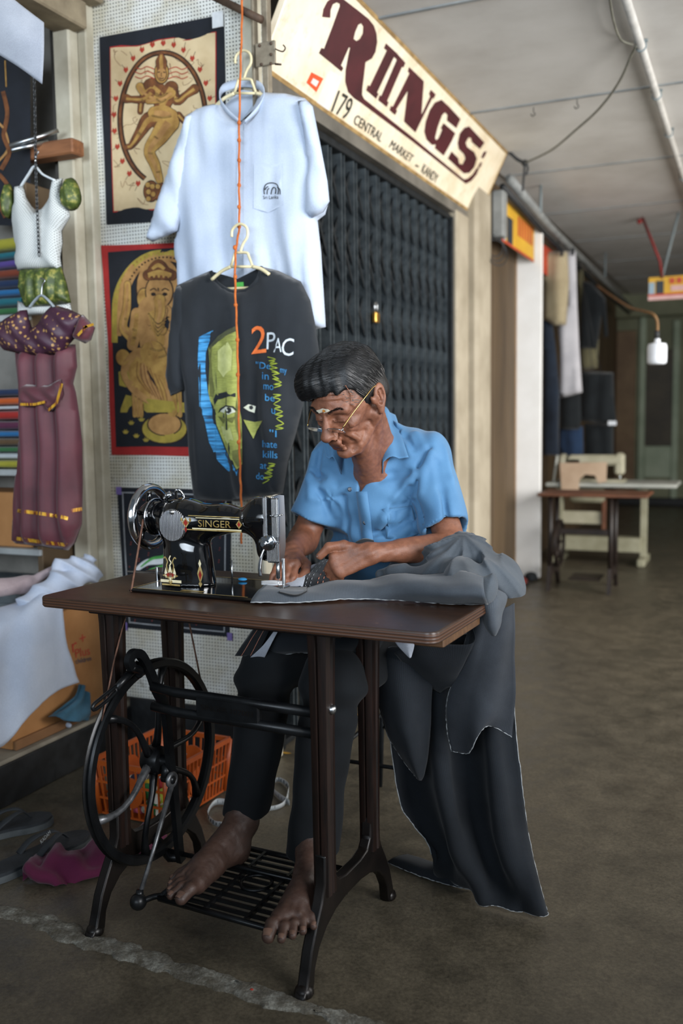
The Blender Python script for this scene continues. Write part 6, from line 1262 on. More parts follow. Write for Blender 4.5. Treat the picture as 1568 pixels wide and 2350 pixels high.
for h, k, l in ((.030, 'green', 'green folded cloth at the bottom of the upper shelf stack'), (.034, 'teal', 'teal folded cloth, second from the bottom of the upper shelf stack'), (.028, 'blue', 'blue folded cloth in the middle of the upper shelf stack'), (.032, 'navy', 'navy folded cloth above the blue one on the upper shelf'), (.034, 'rust', 'rust brown folded cloth on the upper shelf stack'), (.030, 'purple', 'purple folded cloth near the top of the upper shelf stack'), (.028, 'teal', 'teal folded cloth under the yellow one on the upper shelf'), (.05, 'yellow', 'yellow folded cloth on top of the upper shelf stack')): z = folded(z, h, k, l)
z = .9975
for h, k, l in ((.032, 'yellow', 'olive yellow folded cloth at the bottom of the lower shelf stack'), (.024, 'white', 'white folded cloth above the olive one on the lower shelf'), (.022, 'green', 'green folded cloth in the lower shelf stack'), (.030, 'brown', 'brown folded cloth in the lower shelf stack'), (.026, 'blue', 'blue folded cloth in the lower shelf stack'), (.034, 'plum', 'plum folded cloth in the lower shelf stack'), (.036, 'red', 'red folded cloth near the top of the lower shelf stack'), (.016, 'white', 'thin white folded cloth between red and orange ones'), (.030, 'orange', 'orange folded cloth on the lower shelf stack'), (.03, 'navy', 'navy folded cloth on top of the lower shelf stack')): z = folded(z, h, k, l)
cb = thing('shelf_carton', 'brown cardboard carton on the lowest shelf of the rack', 'box', (-2.5, 2.58, .722)); MB().box((-2.75, 2.54, .7225), (-2.30, 2.74, .915), .004).build('box_body', MATS['cardboard'], cb, smooth=False); MB().box((-2.60, 2.5385, .73), (-2.55, 2.5398, .91)).build('packing_tape', MATS['cardboard_dark'], cb, smooth=False)
# counter block and dark goods under the rack
M('grey_goods', '#4f575c', '#6d767a', 14, .6)
ct = thing('storage_crate', 'grey crate in the shade below the shelf rack', 'crate', (-2.48, 2.58, .138)); MB().box((-2.75, 2.46, .139), (-2.30, 2.70, .60), .01).build('crate_body', MATS['grey_goods'], ct, smooth=False)
for z in (.25, .38, .51): MB().box((-2.76, 2.452, z), (-2.295, 2.462, z+.03), .003).build('crate_rib', MATS['grey_goods'], ct, smooth=False)
# hanging sheet at the top, dark batik at the far left
cloth('grey_sheet', '#9aa0ac', '#b3b8c2', 4, 600)
sh_ = MB(); rows = [[pix('Y', y_, x, y) for x, y, y_ in r] for r in ([(-140, -150, 2.2), (-60, -80, 2.2), (36, 2, 2.22), (101, 52, 2.25)], [(-140, -60, 2.2), (-60, 0, 2.18), (36, 70, 2.2), (101, 115, 2.24)], [(-140, 45, 2.2), (-60, 92, 2.2), (30, 145, 2.22), (97, 193, 2.26)])]
A = [spline(r, 6) for r in rows]; A = [spline([a[i] for a in A], 6) for i in range(len(A[0]))]; o = sh_.grid(A).build('hanging_sheet', MATS['grey_sheet'], solid=.002); tag(o, 'pale grey sheet hanging from the beam in the top left corner', 'sheet')
hb = thing('dark_batik', 'navy batik with ochre swirls hanging in the stall, cut by the left edge', 'wall hanging', pix('Y', 2.6, 30, 510)); F_ = Flat(hb, 2.6, lambda x, y: (x, y))
F_.poly([(-60, 100), (70, 130), (72, 300), (70, 520), (-60, 515)], 'cloth_field', 'batik_black', 0, 20)
for P, w, mt in (([(8, 210), (18, 260), (10, 310), (22, 350), (5, 390)], 10, 'batik_brown'), ([(-5, 280), (12, 300), (20, 340), (0, 370)], 5, 'batik_tan'), ([(0, 400), (20, 430), (5, 470), (15, 500)], 9, 'batik_brown'), ([(14, 140), (16, 200)], 3, 'batik_gold')): F_.line(P, w, 'swirl', mt, .002)
# chain, steel rods, wooden block
M('chain_steel', '#3a3c3e', '#55585a', 30, .4, metal=.8); M('block_wood', '#6d4428', '#8a5a38', 12, .7, stretch=(.5, 4, 4), bump=.2)
wbk = thing('wooden_block', 'brown wooden block fixed to the post above the white blouse', 'block', pix('Y', 2.63, 120, 372)); a, b = pix('Y', 2.62, 62, 372), pix('Y', 2.62, 174, 318); MB().box((a[0], 2.60, a[2]), (b[0], 2.664, b[2]), .005).build('block_body', MATS['block_wood'], wbk, smooth=False)
for i, (p, q) in enumerate((((22, 335), (134, 300)), ((26, 345), (110, 325)))):
    a, b = pix('Y', 2.52, *p), pix('Y', 2.62, *q); o = MB().cyl(a, b, .0075, n=12).build('steel_rod', MATS['steel']); tag(o, ('upper' if i == 0 else 'lower')+' of two thin steel rods resting above the wooden block', 'rod')
chn = thing('hanging_chain', 'dark steel chain hanging in front of the white blouse', 'chain', pix('Y', 2.40, 88, 600)); P = spline([pix('Y', 2.42, x, y) for x, y in ((77, 140), (80, 250), (82, 380), (86, 500), (90, 600))], 40); L = np.concatenate([[0], np.cumsum([np.linalg.norm(b-a) for a, b in zip(P, P[1:])])]); n = int(L[-1]/.0125)
for i in range(n):
    c = np.array([np.interp(i*.0125, L, [p[k] for p in P]) for k in range(3)]); ax = np.array([1., 0, 0]) if i % 2 else np.array([0, 1., 0])
    MB().tube([c+ax*.004*cos(t_)+np.array([0, 0, .0085*sin(t_)]) for t_ in np.arange(8)*PI/4], .0016, 5, closed=True).build('chain_link', MATS['chain_steel'], chn)
MB().tube([pix('Y', 2.43, x, 100) for x in (77,)]+[pix('Y', 2.42, 77, 145)], .0016, 6).build('hook_wire', MATS['chain_steel'], chn)
# white dotted blouse with green sleeves and skirt
t = NT('dotted_cotton'); v = t.coord(); sp = t.n('ShaderNodeSeparateXYZ'); t.l(v, sp.inputs[0])
def cel(o): return t.math('SUBTRACT', t.math('FRACT', t.math('MULTIPLY', o, 1/.0085)), .5)
fx, fz = cel(t.math('ADD', sp.outputs[0], sp.outputs[2])), cel(t.math('SUBTRACT', sp.outputs[0], sp.outputs[2])); rr = t.math('SQRT', t.math('ADD', t.math('MULTIPLY', fx, fx), t.math('MULTIPLY', fz, fz)))
t.set(Base_Color=t.mix(t.math('LESS_THAN', rr, .2), '#c3c6c4', '#4f5446'), Roughness=.85)
t = NT('green_brocade'); v = t.coord(); a = t.noise(v, 55, 5); t.set(Base_Color=t.ramp(a, [(.42, '#38451c'), (.55, '#4f5d26'), (.66, '#8f8a45')]), Roughness=.5)
t = NT('maroon_silk'); v = t.coord(); a = t.noise(v, 8, 4); t.set(Base_Color=t.ramp(a, [(.3, '#421822'), (.7, '#5a2530')]), Roughness=.62, Sheen_Weight=.2); t.bump(t.noise(v, 600, 2), .1, .001)
t = NT('gold_floral'); v = t.coord(); vo = t.n('ShaderNodeTexVoronoi'); vo.inputs['Scale'].default_value = 62; t.l(v, vo.inputs['Vector']); a = t.noise(v, 260, 2); k = t.math('ADD', vo.outputs['Distance'], t.math('MULTIPLY', a, .35)); t.set(Base_Color=t.ramp(k, [(.38, '#a8824e'), (.52, '#3c1f30')]), Roughness=.5)
t = NT('gold_zari'); v = t.coord((90, 1, 6)); a = t.noise(v, 1.2, 3); t.set(Base_Color=t.ramp(a, [(.42, '#6d2f2a'), (.5, '#c08a24'), (.62, '#d8ab3a')]), Roughness=.35, Metallic=.3)
def plain_hanger(px, y0, mat, lab):
    h = thing('small_hanger', lab, 'hanger', pix('Y', y0, *px[0])); MB().tube(spline([pix('Y', y0, *p) for p in px], 5), .006, 8, flat=.6).build('hanger_arm', MATS[mat], h)
    m_ = px[len(px)//2]; MB().tube(spline([pix('Y', y0, m_[0], m_[1]), pix('Y', y0, m_[0]+2, m_[1]-22), pix('Y', y0, m_[0]+8, m_[1]-34), pix('Y', y0, m_[0]-2, m_[1]-40)], 5), .0022, 6).build('hook', MATS['steel'], h)
M('white_plastic', '#b9c0c4', '#cfd5d8', 10, .4); M('grey_plastic', '#7d868c', '#8f989d', 10, .4)
cl = thing('dotted_blouse', 'white dotted child blouse with green puffed sleeves on a hanger in the stall', 'blouse', pix('Y', 2.46, 88, 620))
f_bl = lambda x, z: .006*sin(x*60+3*nz((x, 1, z), 5))+.005*nz((x, 2, z), 9)
garment('bodice', [(34, 428), (52, 425), (59, 453), (72, 474), (86, 486), (102, 474), (114, 458), (123, 414), (143, 409), (139, 440), (157, 482), (160, 497), (141, 530), (143, 557), (138, 590), (142, 618), (40, 622), (36, 590), (39, 571), (27, 507), (34, 464)], 2.46, 'dotted_cotton', cl, .035, .07, f_bl, .012)
for c, r in (((164, 446), (26, 38)), ((21, 462), (16, 40))):
    garment('puff_sleeve', [(c[0]+r[0]*cos(a)*(.8+.2*sin(a)), c[1]+r[1]*sin(a)) for a in np.linspace(0, 2*PI, 20)[:-1]], 2.46, 'green_brocade', cl, .035, .035, lambda x, z: .003*sin(x*260+z*60), .008)
garment('skirt', [(50, 618), (140, 612), (152, 650), (162, 695), (120, 700), (60, 705), (46, 660)], 2.455, 'green_brocade', cl, .03, .05, lambda x, z: .006*sin(x*150), .010)
garment('underskirt', [(40, 690), (60, 700), (160, 693), (165, 720), (40, 725)], 2.475, 'dotted_cotton', cl, .02, .04, f_bl, .012)
plain_hanger([(48, 428), (66, 400), (80, 382), (98, 400), (126, 414)], 2.445, 'white_plastic', 'white plastic hanger in the neck of the dotted blouse')
dr = thing('maroon_dress', 'maroon silk dress with gold bands and flowered wrap hanging in the stall', 'dress', pix('Y', 2.36, 100, 1260))
f_dr = lambda x, z: .014*sin(x*85+2*nz((x, 1, z), 4))+.004*nz((x, 6, z*.5), 14)
sk = garment('skirt', [(36, 800), (172, 790), (176, 840), (167, 880), (173, 900), (182, 960), (188, 1020), (189, 1110), (187, 1203), (172, 1245), (156, 1263), (95, 1254), (37, 1247), (40, 1160), (44, 1060), (48, 960), (46, 885), (40, 840)], 2.375, 'maroon_silk', dr, .045, .07, f_dr, .012); BD = bvh(sk)
garment('wrap', [(46, 713), (61, 711), (66, 735), (73, 754), (92, 742), (108, 715), (122, 699), (159, 710), (196, 728), (172, 775), (158, 790), (141, 812), (90, 816), (40, 810), (9, 803), (-8, 780), (-6, 745), (18, 728)], 2.345, 'gold_floral', dr, .035, .06, lambda x, z: .004*sin((x+z)*90), .011)
garment('sleeve', [(190, 722), (217, 752), (208, 780), (196, 788), (170, 776)], 2.345, 'maroon_silk', dr, .03, .03, None, .009); garment('peplum', [(50, 882), (110, 885), (140, 870), (146, 905), (135, 930), (115, 945), (104, 930), (46, 936), (46, 900)], 2.33, 'maroon_silk', dr, .02, .03, lambda x, z: .004*sin((x*.8+z)*120), .010)
for P, w in ((dense([(40, 1172), (90, 1178), (140, 1186), (156, 1190)], 8, False), 8), (dense([(38, 1236), (90, 1243), (154, 1251)], 8, False), 8), (dense([(164, 1172), (188, 1168)], 8, False), 8)): stroke_px(BD, P, w, 'gold_band', 'gold_zari', dr, .003, 2.34)
for P in ([(46, 928), (80, 928), (104, 922)], [(110, 942), (130, 925), (142, 880)], [(178, 770), (200, 748)], [(190, 752), (215, 744)]): MB().add(*(lambda VF: ([pix('Y', 2.305, *p) for p in VF[0]], VF[1]))(strokep(P, 6))).build('gold_band', MATS['gold_zari'], dr, smooth=False)
plain_hanger([(68, 706), (80, 690), (95, 678), (110, 688), (124, 704)], 2.325, 'grey_plastic', 'grey plastic hanger in the neck of the maroon dress')
# things on the ledge
cx = thing('open_carton', 'large brown cardboard carton with red lettering on the ledge under white cloth', 'box', (-2.28, 2.44, .138))
MB().box((-2.235, 2.19, .139), (-2.10, 2.665, .53), .004).build('box_body', MATS['cardboard'], cx, smooth=False)
def cxt(s_, o, e, h, mt):
    V2, F2 = text2(s_); lo, hi = V2.min(0), V2.max(0); V2 = (V2-lo)/(hi-lo); o, e, h = [pix('X', -2.0985, *q) for q in (o, e, h)]; MB().add([o+(e-o)*x+(h-o)*y for x, y in V2], F2).build('box_lettering', MATS[mt], cx, smooth=False)
cxt('r', (167, 1498), (178, 1492), (165, 1478), 'print_red'); cxt('+', (183, 1475), (197, 1470), (182, 1458), 'print_red'); cxt('Plus', (174, 1510), (207, 1502), (172, 1490), 'print_red'); cxt('children', (174, 1524), (210, 1516), (173, 1512), 'print_navy')
MB().box((-2.098, 2.19, .139), (-2.085, 2.60, .17), .003).build('torn_flap', MATS['cardboard_dark'], cx, smooth=False)
cloth('white_sheet', '#b7c3d8', '#cbd4e4', 4, 700); cloth('pink_towel', '#a08f94', '#b5a5a9', 8, 500); cloth('blue_rag', '#2f5468', '#41708a', 10, 600)
rows = [[pix('X', X, x, y) for x, y, X in r] for r in ([(-60, 1420, -2.25), (20, 1390, -2.2), (75, 1355, -2.17), (125, 1330, -2.14), (160, 1325, -2.12)], [(-60, 1470, -2.12), (10, 1430, -2.10), (60, 1400, -2.09), (110, 1370, -2.09), (150, 1365, -2.09)], [(-60, 1560, -2.08), (5, 1520, -2.075), (60, 1490, -2.06), (110, 1470, -2.07), (150, 1440, -2.075)], [(-60, 1640, -2.075), (5, 1610, -2.06), (62, 1590, -2.04), (118, 1550, -2.065), (165, 1510, -2.075)], [(-70, 1735, -2.07), (12, 1712, -2.05), (62, 1640, -2.04), (125, 1592, -2.06), (182, 1566, -2.075)])]
wsh = thing('white_cloth', 'white cloth spilling over the carton and down towards the black ledge face', 'cloth', (-2.08, 2.3, .14))
surf('draped_sheet', rows, 'white_sheet', wsh, fold=lambda v, u: .008*sin(v*11+u*2), noise_amp=.008)
sdf_obj('bunched_cloth', 'white_sheet', [(pix('X', -2.14, 60, 1385), pix('X', -2.11, 130, 1340), .028, .034), (pix('X', -2.11, 130, 1340), pix('X', -2.08, 205, 1315), .034, .030), (pix('X', -2.14, 130, 1300), pix('X', -2.1, 200, 1290), .02, .024), (pix('X', -2.08, 200, 1300), pix('X', -2.08, 222, 1325), .018, .016)], (-2.30, 2.15, .50), (-1.98, 2.85, .80), .0045, ridges((3, 8, 12), 5, .012), wsh)
pk = sdf_obj('pink_towel', 'pink_towel', [(pix('X', -2.22, -60, 1362), pix('X', -2.20, 60, 1345), .024, .020), (pix('X', -2.20, 60, 1345), pix('X', -2.17, 130, 1302), .018, .014), (pix('X', -2.22, -60, 1345), pix('X', -2.21, 55, 1335), .018, .016)], (-2.32, 1.95, .52), (-2.08, 2.70, .74), .0045, ridges((1, 2, 30), 3, .004)); tag(pk, 'folded dusty pink towel lying on the carton beside the white cloth', 'towel')
rows = [[pix('X', X, x, y) for x, y, X in r] for r in ([(182, 1570, -2.085), (190, 1572, -2.083), (200, 1590, -2.082)], [(165, 1605, -2.08), (185, 1605, -2.07), (208, 1620, -2.075)], [(130, 1630, -2.075), (170, 1630, -2.05), (215, 1640, -2.07)], [(112, 1643, -2.07), (160, 1655, -2.045), (206, 1655, -2.07)])]
br_ = thing('blue_rag', 'crumpled teal blue rag against the carton on the ledge', 'rag', (-2.07, 2.55, .14)); surf('rag_cloth', rows, 'blue_rag', br_, fold=lambda v, u: .008*sin(v*14+u*5), noise_amp=.008)
w0 = sdf_obj('white_rag', 'white_sheet', [(pix('Z', .150, 112, 1654), pix('Z', .152, 135, 1655), .010, .012), (pix('Z', .150, 138, 1662), pix('Z', .150, 160, 1664), .010, .008)], (-2.25, 2.25, .13), (-1.98, 2.65, .19), .003, ridges((20, 20, 10), 3, .003), None, .01, .1385); tag(w0, 'small white scrap of cloth on the ledge below the blue rag', 'scrap')
# bracket post with hooks at the corner of the pegboard
M('rusty_steel', '#6e6455', '#8f8674', 18, .6, metal=.35, bump=.25, bsc=50, rvar=.2); M('rust_dark', '#3c2e25', '#584536', 18, .7, metal=.3)
bk = thing('corner_bracket', 'rusty steel angle bracket with hooks at the top of the pegboard corner', 'bracket', (-1.44, 2.69, 2.1))
MB().box((-1.462, 2.672, 2.02), (-1.452, 2.70, 2.64), .002).box((-1.425, 2.672, 2.02), (-1.405, 2.70, 2.64), .002).build('angle_bar', MATS['rusty_steel'], bk, smooth=False)
a, b = pix('Y', 2.668, 588, 155), pix('Y', 2.668, 632, 92); MB().box((a[0], 2.664, a[2]), (b[0], 2.672, b[2]), .002).build('bracket_plate', MATS['rusty_steel'], bk, smooth=False)
for x, y in ((596, 105), (622, 100), (622, 125), (622, 146), (600, 148)): c = pix('Y', 2.663, x, y); MB().lathe([(0, 0), (.005, 0), (.004, .003), (0, .004)], c, (0, -1, 0), 10).build('rivet', MATS['rust_dark'], bk)
MB().tube(spline([pix('Y', 2.66, *p) for p in ((632, 112), (640, 116), (650, 118), (655, 110), (650, 103))], 5), .0022, 6).build('wire_hook', MATS['rust_dark'], bk); MB().cyl(pix('Y', 2.66, 632, 147), pix('Y', 2.65, 645, 148), .003, n=8).build('bolt', MATS['rust_dark'], bk)
MB().cyl(pix('Y', 2.66, 490, -8), pix('Y', 2.62, 600, 45), .012, n=10).build('rusty_rod', MATS['rust_dark'], bk)
# ------------------------------------------------------------ things on the floor
M('basket_orange', '#9c4413', '#b0521a', 10, .4, bump=.05)
N0, L0, R0 = [pix('Z', 0, *q) for q in ((384, 1907), (215, 1872), (530, 1815))]; bu, bv_ = L0-N0, R0-N0; B0 = N0+bu+bv_; Hb = .165
bs = thing('sewing_basket', 'orange lattice plastic basket with sewing threads beneath the treadle table', 'basket', (N0+B0)/2)
ctr_ = (N0+B0)/2
def bp(a, b, z): p = N0+bu*a+bv_*b; p = ctr_+(p-ctr_)*(.90+.10*z/Hb); return np.array([p[0], p[1], z+.002])
sides = [((0, 0), (1, 0)), ((1, 0), (1, 1)), ((1, 1), (0, 1)), ((0, 1), (0, 0))]
for si, ((a0, b0_), (a1, b1_)) in enumerate(sides):
    ab = lambda q: (a0+(a1-a0)*q, b0_+(b1_-b0_)*q); n = 10 if si % 2 == 0 else 17
    hgt = Hb if si != 2 else Hb
    for z in (.006, .055, .105): MB().bar([bp(*ab(q), z) for q in np.linspace(0, 1, 6)], .004, .006).build('basket_rail', MATS['basket_orange'], bs, smooth=False)
    MB().bar([bp(*ab(q), hgt) for q in np.linspace(0, 1, 6)], .010, .014).build('basket_rim', MATS['basket_orange'], bs, smooth=False)
    for i in range(1, n): MB().bar([bp(*ab(i/n), .004), bp(*ab(i/n), hgt)], .005, .004, up=(np3(bv_) if si % 2 == 0 else np3(bu))).build('basket_slat', MATS['basket_orange'], bs, smooth=False)
    MB().tube([bp(a0, b0_, .004), bp(a0, b0_, hgt)], .009, 8).build('basket_corner', MATS['basket_orange'], bs)
    c = bp(*ab(.5), .085); dirv = bp(*ab(.6), .085)-c; dirv = dirv/np.linalg.norm(dirv); nn = np.cross(dirv, (0, 0, 1)); MB().lathe([(0, -.003), (.045, -.003), (.045, .003), (0, .003)], c, nn, 24).build('basket_disc', MATS['basket_orange'], bs, auto=40)
MB().add([bp(0, 0, .003), bp(1, 0, .003), bp(1, 1, .003), bp(0, 1, .003), bp(0, 0, .007), bp(1, 0, .007), bp(1, 1, .007), bp(0, 1, .007)], [(0, 3, 2, 1), (4, 5, 6, 7), (0, 1, 5, 4), (1, 2, 6, 5), (2, 3, 7, 6), (3, 0, 4, 7)]).build('basket_floor', MATS['basket_orange'], bs, smooth=False)
M('spool_core', '#c9c4b4', '#ddd8c8', 20, .5)
random.seed(9)
SPK = [('lime', '#a8b83c'), ('white', '#d3d6d8'), ('green', '#1f7a3c'), ('red', '#a01c20'), ('navy', '#16203c'), ('pink', '#c0586a'), ('yellow', '#c9a828'), ('black', '#15171a'), ('cream', '#c9bfa0'), ('teal', '#1c6a74'), ('orange', '#b8501c'), ('grey', '#7d8084')]
for n_, c_ in SPK: M('thread_'+n_, c_, c_, 20, .7, bump=.4, bsc=900, bdist=.001)
slots = [(.10+.16*i, .12+.15*j, k) for k in range(2) for j in range(5) for i in range(5)]
order = [0, 2, 5, 1, 8, 3, 6, 4, 9, 7, 11, 10]
WHERE = ['at the basket corner nearest the flywheel', 'in the front row of the orange basket', 'in the middle of the orange basket', 'at the far side of the orange basket']
cnt = {}
for idx in range(24):
    a, b, k = (.12+.19*(idx % 4)+.05*((idx//4) % 2), .10+.16*((idx//4) % 3)+.03*(idx % 2), idx//12); n_, c_ = SPK[order[idx % 12]]
    p = bp(a, b, .012+.046*k); dirv = (bu/np.linalg.norm(bu)) if idx % 3 else (bv_/np.linalg.norm(bv_)); r = .019+.003*(idx % 2); p = p+np.array([0, 0, r])
    lab = n_+' thread spool '+('in the upper layer' if k else 'in the bottom layer')+' of the orange basket'
    s_ = thing('thread_spool', lab, 'spool', p-np.array([0, 0, r]), 'thread spools in the orange basket')
    MB().lathe([(0, -.023), (r*.8, -.023), (r*.8, -.019), (r*.35, -.018), (r*.35, .018), (r*.8, .019), (r*.8, .023), (0, .023)], p, dirv, 16).build('spool_body', MATS['spool_core'], s_, auto=40); MB().lathe([(r*.36, -.018), (r, -.015), (r*1.02, 0), (r, .015), (r*.36, .018)], p, dirv, 16).build('wound_thread', MATS['thread_'+n_], s_)
M('scissor_black', '#14171a', '#1d2124', 20, .4)
sx = thing('scissors', 'black-handled scissors lying on the spools in the basket', 'scissors', bp(.4, .55, .12))
for s in (-1, 1):
    c = bp(.40+.07*s, .50, .128); MB().ring(c, (0, .2, 1), .020, .005, 20, 8).build('scissor_handle', MATS['scissor_black'], sx); MB().bar([c+np.array([0, .02, 0]), bp(.4-.02*s, .74, .132)], .008, .002).build('blade', MATS['steel'], sx, smooth=False)
# measuring tape
M('tape_white', '#9aa0a2', '#b3b8ba', 12, .5)
tm = thing('measuring_tape', 'white tailor measuring tape curled on the floor beside his feet', 'tape measure', pix('Z', 0, 560, 1860))
P = spline([pix('Z', .0, x, y) for x, y in ((532, 1918), (522, 1905), (490, 1895), (478, 1870), (500, 1848), (560, 1858), (620, 1862), (655, 1848), (662, 1815), (640, 1795), (622, 1810), (640, 1835), (665, 1850))], 8)
top = []
for i, p in enumerate(P): top.append([p+np.array([0, 0, .002]), p+np.array([.002*sin(i*.5), .001, .018+.003*sin(i*.23)])])
MB().grid(top).build('tape_band', MATS['tape_white'], tm, solid=.0008)
for i in range(2, len(P)-2, 2):
    d = P[i+1]-P[i]; d = d/np.linalg.norm(d); nn = np.cross(d, (0, 0, 1)); MB().bar([P[i]-nn*.0009+np.array([0, 0, .006]), P[i]-nn*.0009+np.array([0, 0, .014 if i % 4 else .017])], .0012, .0026, up=nn).build('tape_mark', MATS['print_dark'], tm, smooth=False)
# magenta cloth and two flip-flops
cloth('magenta_cloth', '#541a37', '#6b2548', 6, 800)
mg = thing('magenta_cloth', 'crumpled magenta cloth on the floor between the sandals and the flywheel', 'cloth', pix('Z', 0, 200, 1980))
rows = [[pix('Z', h, x, y) for x, y, h in r] for r in ([(52, 2022, .004), (118, 2030, .006), (165, 2025, .008), (248, 2004, .006), (330, 1965, .006), (385, 1915, .006)], [(45, 2005, .03), (95, 1995, .045), (165, 1995, .03), (240, 1985, .028), (320, 1940, .03), (375, 1900, .03)], [(58, 1975, .055), (100, 1962, .065), (170, 1965, .05), (235, 1960, .04), (315, 1918, .04), (368, 1885, .035)], [(85, 1955, .03), (130, 1944, .05), (178, 1944, .04), (235, 1932, .03), (310, 1905, .02), (362, 1878, .012)])]
surf('crumpled_cloth', rows, 'magenta_cloth', mg, fold=lambda v, u: .010*sin(v*19+u*7)+.006*sin(v*37+u*3), noise_amp=.014)
M('sandal_rubber', '#1c2024', '#2b3035', 14, .75, bump=.3, bsc=120); M('sandal_sole', '#3c4144', '#565b5d', 14, .8); M('sandal_print', '#9aa0a2', '#b4babc', 10, .6)
def sandal(heel, toe, lab, loc):
    s = thing('flip_flop', lab, 'sandal', loc, 'black flip-flops beside the table'); heel, toe = np3(heel), np3(toe); d = toe-heel; L = np.linalg.norm(d); d /= L; n = np.array([-d[1], d[0], 0])
    out = [(0, .0), (.03, .032), (.10, .036), (.16, .036), (.21, .046), (.255, .040), (.28, .018), (.285, 0)]; out = [(a*L/.285, b) for a, b in out]; O = spline(out+[(a, -b) for a, b in out[-2:0:-1]], 4, True)
    for nm, mt, z0, z1, sc in (('sole', 'sandal_sole', .001, .018, 1.0), ('footbed', 'sandal_rubber', .018, .026, .97)):
        m0 = np.array([L*.5, 0]); V = [(m0+(np3(o)-m0)*sc) for o in O]; k = len(V); mb = MB(); mb.add([heel+d*v[0]+n*v[1]+np.array([0, 0, z]) for z in (z0, z1) for v in V], [tuple(range(k-1, -1, -1)), tuple(range(k, 2*k))]+[(i, (i+1) % k, k+(i+1) % k, k+i) for i in range(k)]); mb.build(nm, MATS[mt], s, auto=40)
    for sd in (1, -1):
        P = spline([heel+d*.115*L/.285+n*sd*.037+np.array([0, 0, .024]), heel+d*.15*L/.285+n*sd*.034+np.array([0, 0, .050]), heel+d*.195*L/.285+n*sd*.014+np.array([0, 0, .058]), heel+d*.225*L/.285+np.array([0, 0, .030])], 6)
        MB().tube(P, [.013]*8+[.010]*(len(P)-14)+[.006]*6, 8, flat=.35, up=(0, 0, 1)).build('strap', MATS['sandal_rubber'], s)
    return s
s1 = sandal(pix('Z', 0, -45, 2035), pix('Z', 0, 205, 1925), 'black flip-flop with pale lettering on its strap, nearer the magenta cloth', pix('Z', 0, 80, 1980))
sandal(pix('Z', 0, -130, 1950), pix('Z', 0, 122, 1885), 'black flip-flop lying behind the lettered one at the left edge', pix('Z', 0, 0, 1915))
V2, F2 = text2('KADAM'); lo, hi = V2.min(0), V2.max(0); V2 = (V2-lo)/(hi-lo); o_, e_, h_ = [pix('Z', .064, *q) for q in ((95, 1938), (117, 1914), (92, 1930))]
MB().add([o_+(e_-o_)*x+(h_-o_)*y+np.array([0, 0, .0015]) for x, y in V2], F2).build('strap_lettering', MATS['sandal_print'], s1, smooth=False)
M('yellow_paint', '#a87c1c', '#bf9228', 30, .8); M('red_bit', '#8c2a1c', '#a83a26', 30, .7)
for px, w, lab in (((808, 1640), .03, 'worn yellow paint dab on the floor behind the table leg'), ((655, 1728), .02, 'faint yellow paint dab on the floor between his shins')):
    c = pix('Z', .001, *px); o = MB().add([c+np.array([w*cos(a)*(1+.3*sin(3*a)), w*.35*sin(a), .0008]) for a in np.arange(10)*PI/5], [tuple(range(10))]).build('paint_dab', MATS['yellow_paint'], smooth=False); tag(o, lab, 'paint mark')
c = pix('Z', .003, 578, 2272); o = MB().ball(c, (.006, .004, .003), 8, 6).build('red_crumb', MATS['red_bit']); tag(o, 'tiny red crumb on the floor in front of the table', 'crumb')
# ------------------------------------------------------------ ceiling fittings and the far end of the passage
M('pipe_paint', '#a5a29c', '#bdbab4', 10, .6, bump=.2); M('cable_grey', '#5d5c52', '#77766a', 20, .7); M('cable_black', '#191a1b', '#26282a', 20, .6); M('rail_grey', '#6f7170', '#8b8d8b', 10, .6, bump=.3); M('rod_grey', '#6d7678', '#808a8c', 10, .6)
pp = thing('ceiling_pipe', 'pale conduit pipe running along the ceiling at the upper right', 'pipe', (-.46, 6, 2.58)); MB().cyl((-.46, 1.2, 2.598), (-.46, 12.4, 2.598), .0165, n=12).build('pipe_run', MATS['pipe_paint'], pp)
for y in (2.6, 4.03, 4.66, 5.3, 6.3, 7.5, 9): MB().ring((-.46, y, 2.598), (0, 1, 0), .019, .004, 16, 6).box((-.485, y-.008, 2.612), (-.435, y+.008, 2.620)).build('pipe_clamp', MATS['rod_grey'], pp, smooth=False)
cb_ = thing('ceiling_cable', 'grey cable looping from the ceiling pipe down to the sign corner', 'cable', (-1.2, 5.3, 2.3))
A0 = pix('Z', 2.585, 1460, 105); A1 = pix('Y', 5.38, 1205, 374)
def cp(x, y, q): return pix('Y', float(A0[1]+(A1[1]-A0[1])*q), x, y)
MB().tube(spline([A0, cp(1448, 130, .06), cp(1420, 190, .2), cp(1375, 250, .4), cp(1320, 300, .6), cp(1265, 345, .82), A1], 8), .005, 8).build('cable_run', MATS['cable_grey'], cb_)
MB().tube(spline([pix('Z', 2.59, 1398, -20), pix('Z', 2.58, 1408, 45), pix('Z', 2.58, 1425, 90), pix('Z', 2.585, 1452, 102)], 8), .0045, 8).build('cable_run', MATS['cable_grey'], cb_)
MB().tube(spline([A1, pix('Y', 5.38, 1188, 366), pix('Y', 5.37, 1172, 352), pix('Y', 5.36, 1155, 338)], 6), .009, 8).build('taped_joint', MATS['cable_black'], cb_)
MB().ball(A1, (.02, .015, .018), 10, 8).tube(spline([A1, pix('Y', 5.38, 1203, 400), pix('Y', 5.38, 1200, 438)], 5), .007, 6).build('cable_knot', MATS['cable_black'], cb_); MB().tube(spline([A1, pix('Y', 5.4, 1212, 385), pix('Y', 5.4, 1208, 402)], 5), .006, 6).build('cable_end', MATS['cable_black'], cb_)
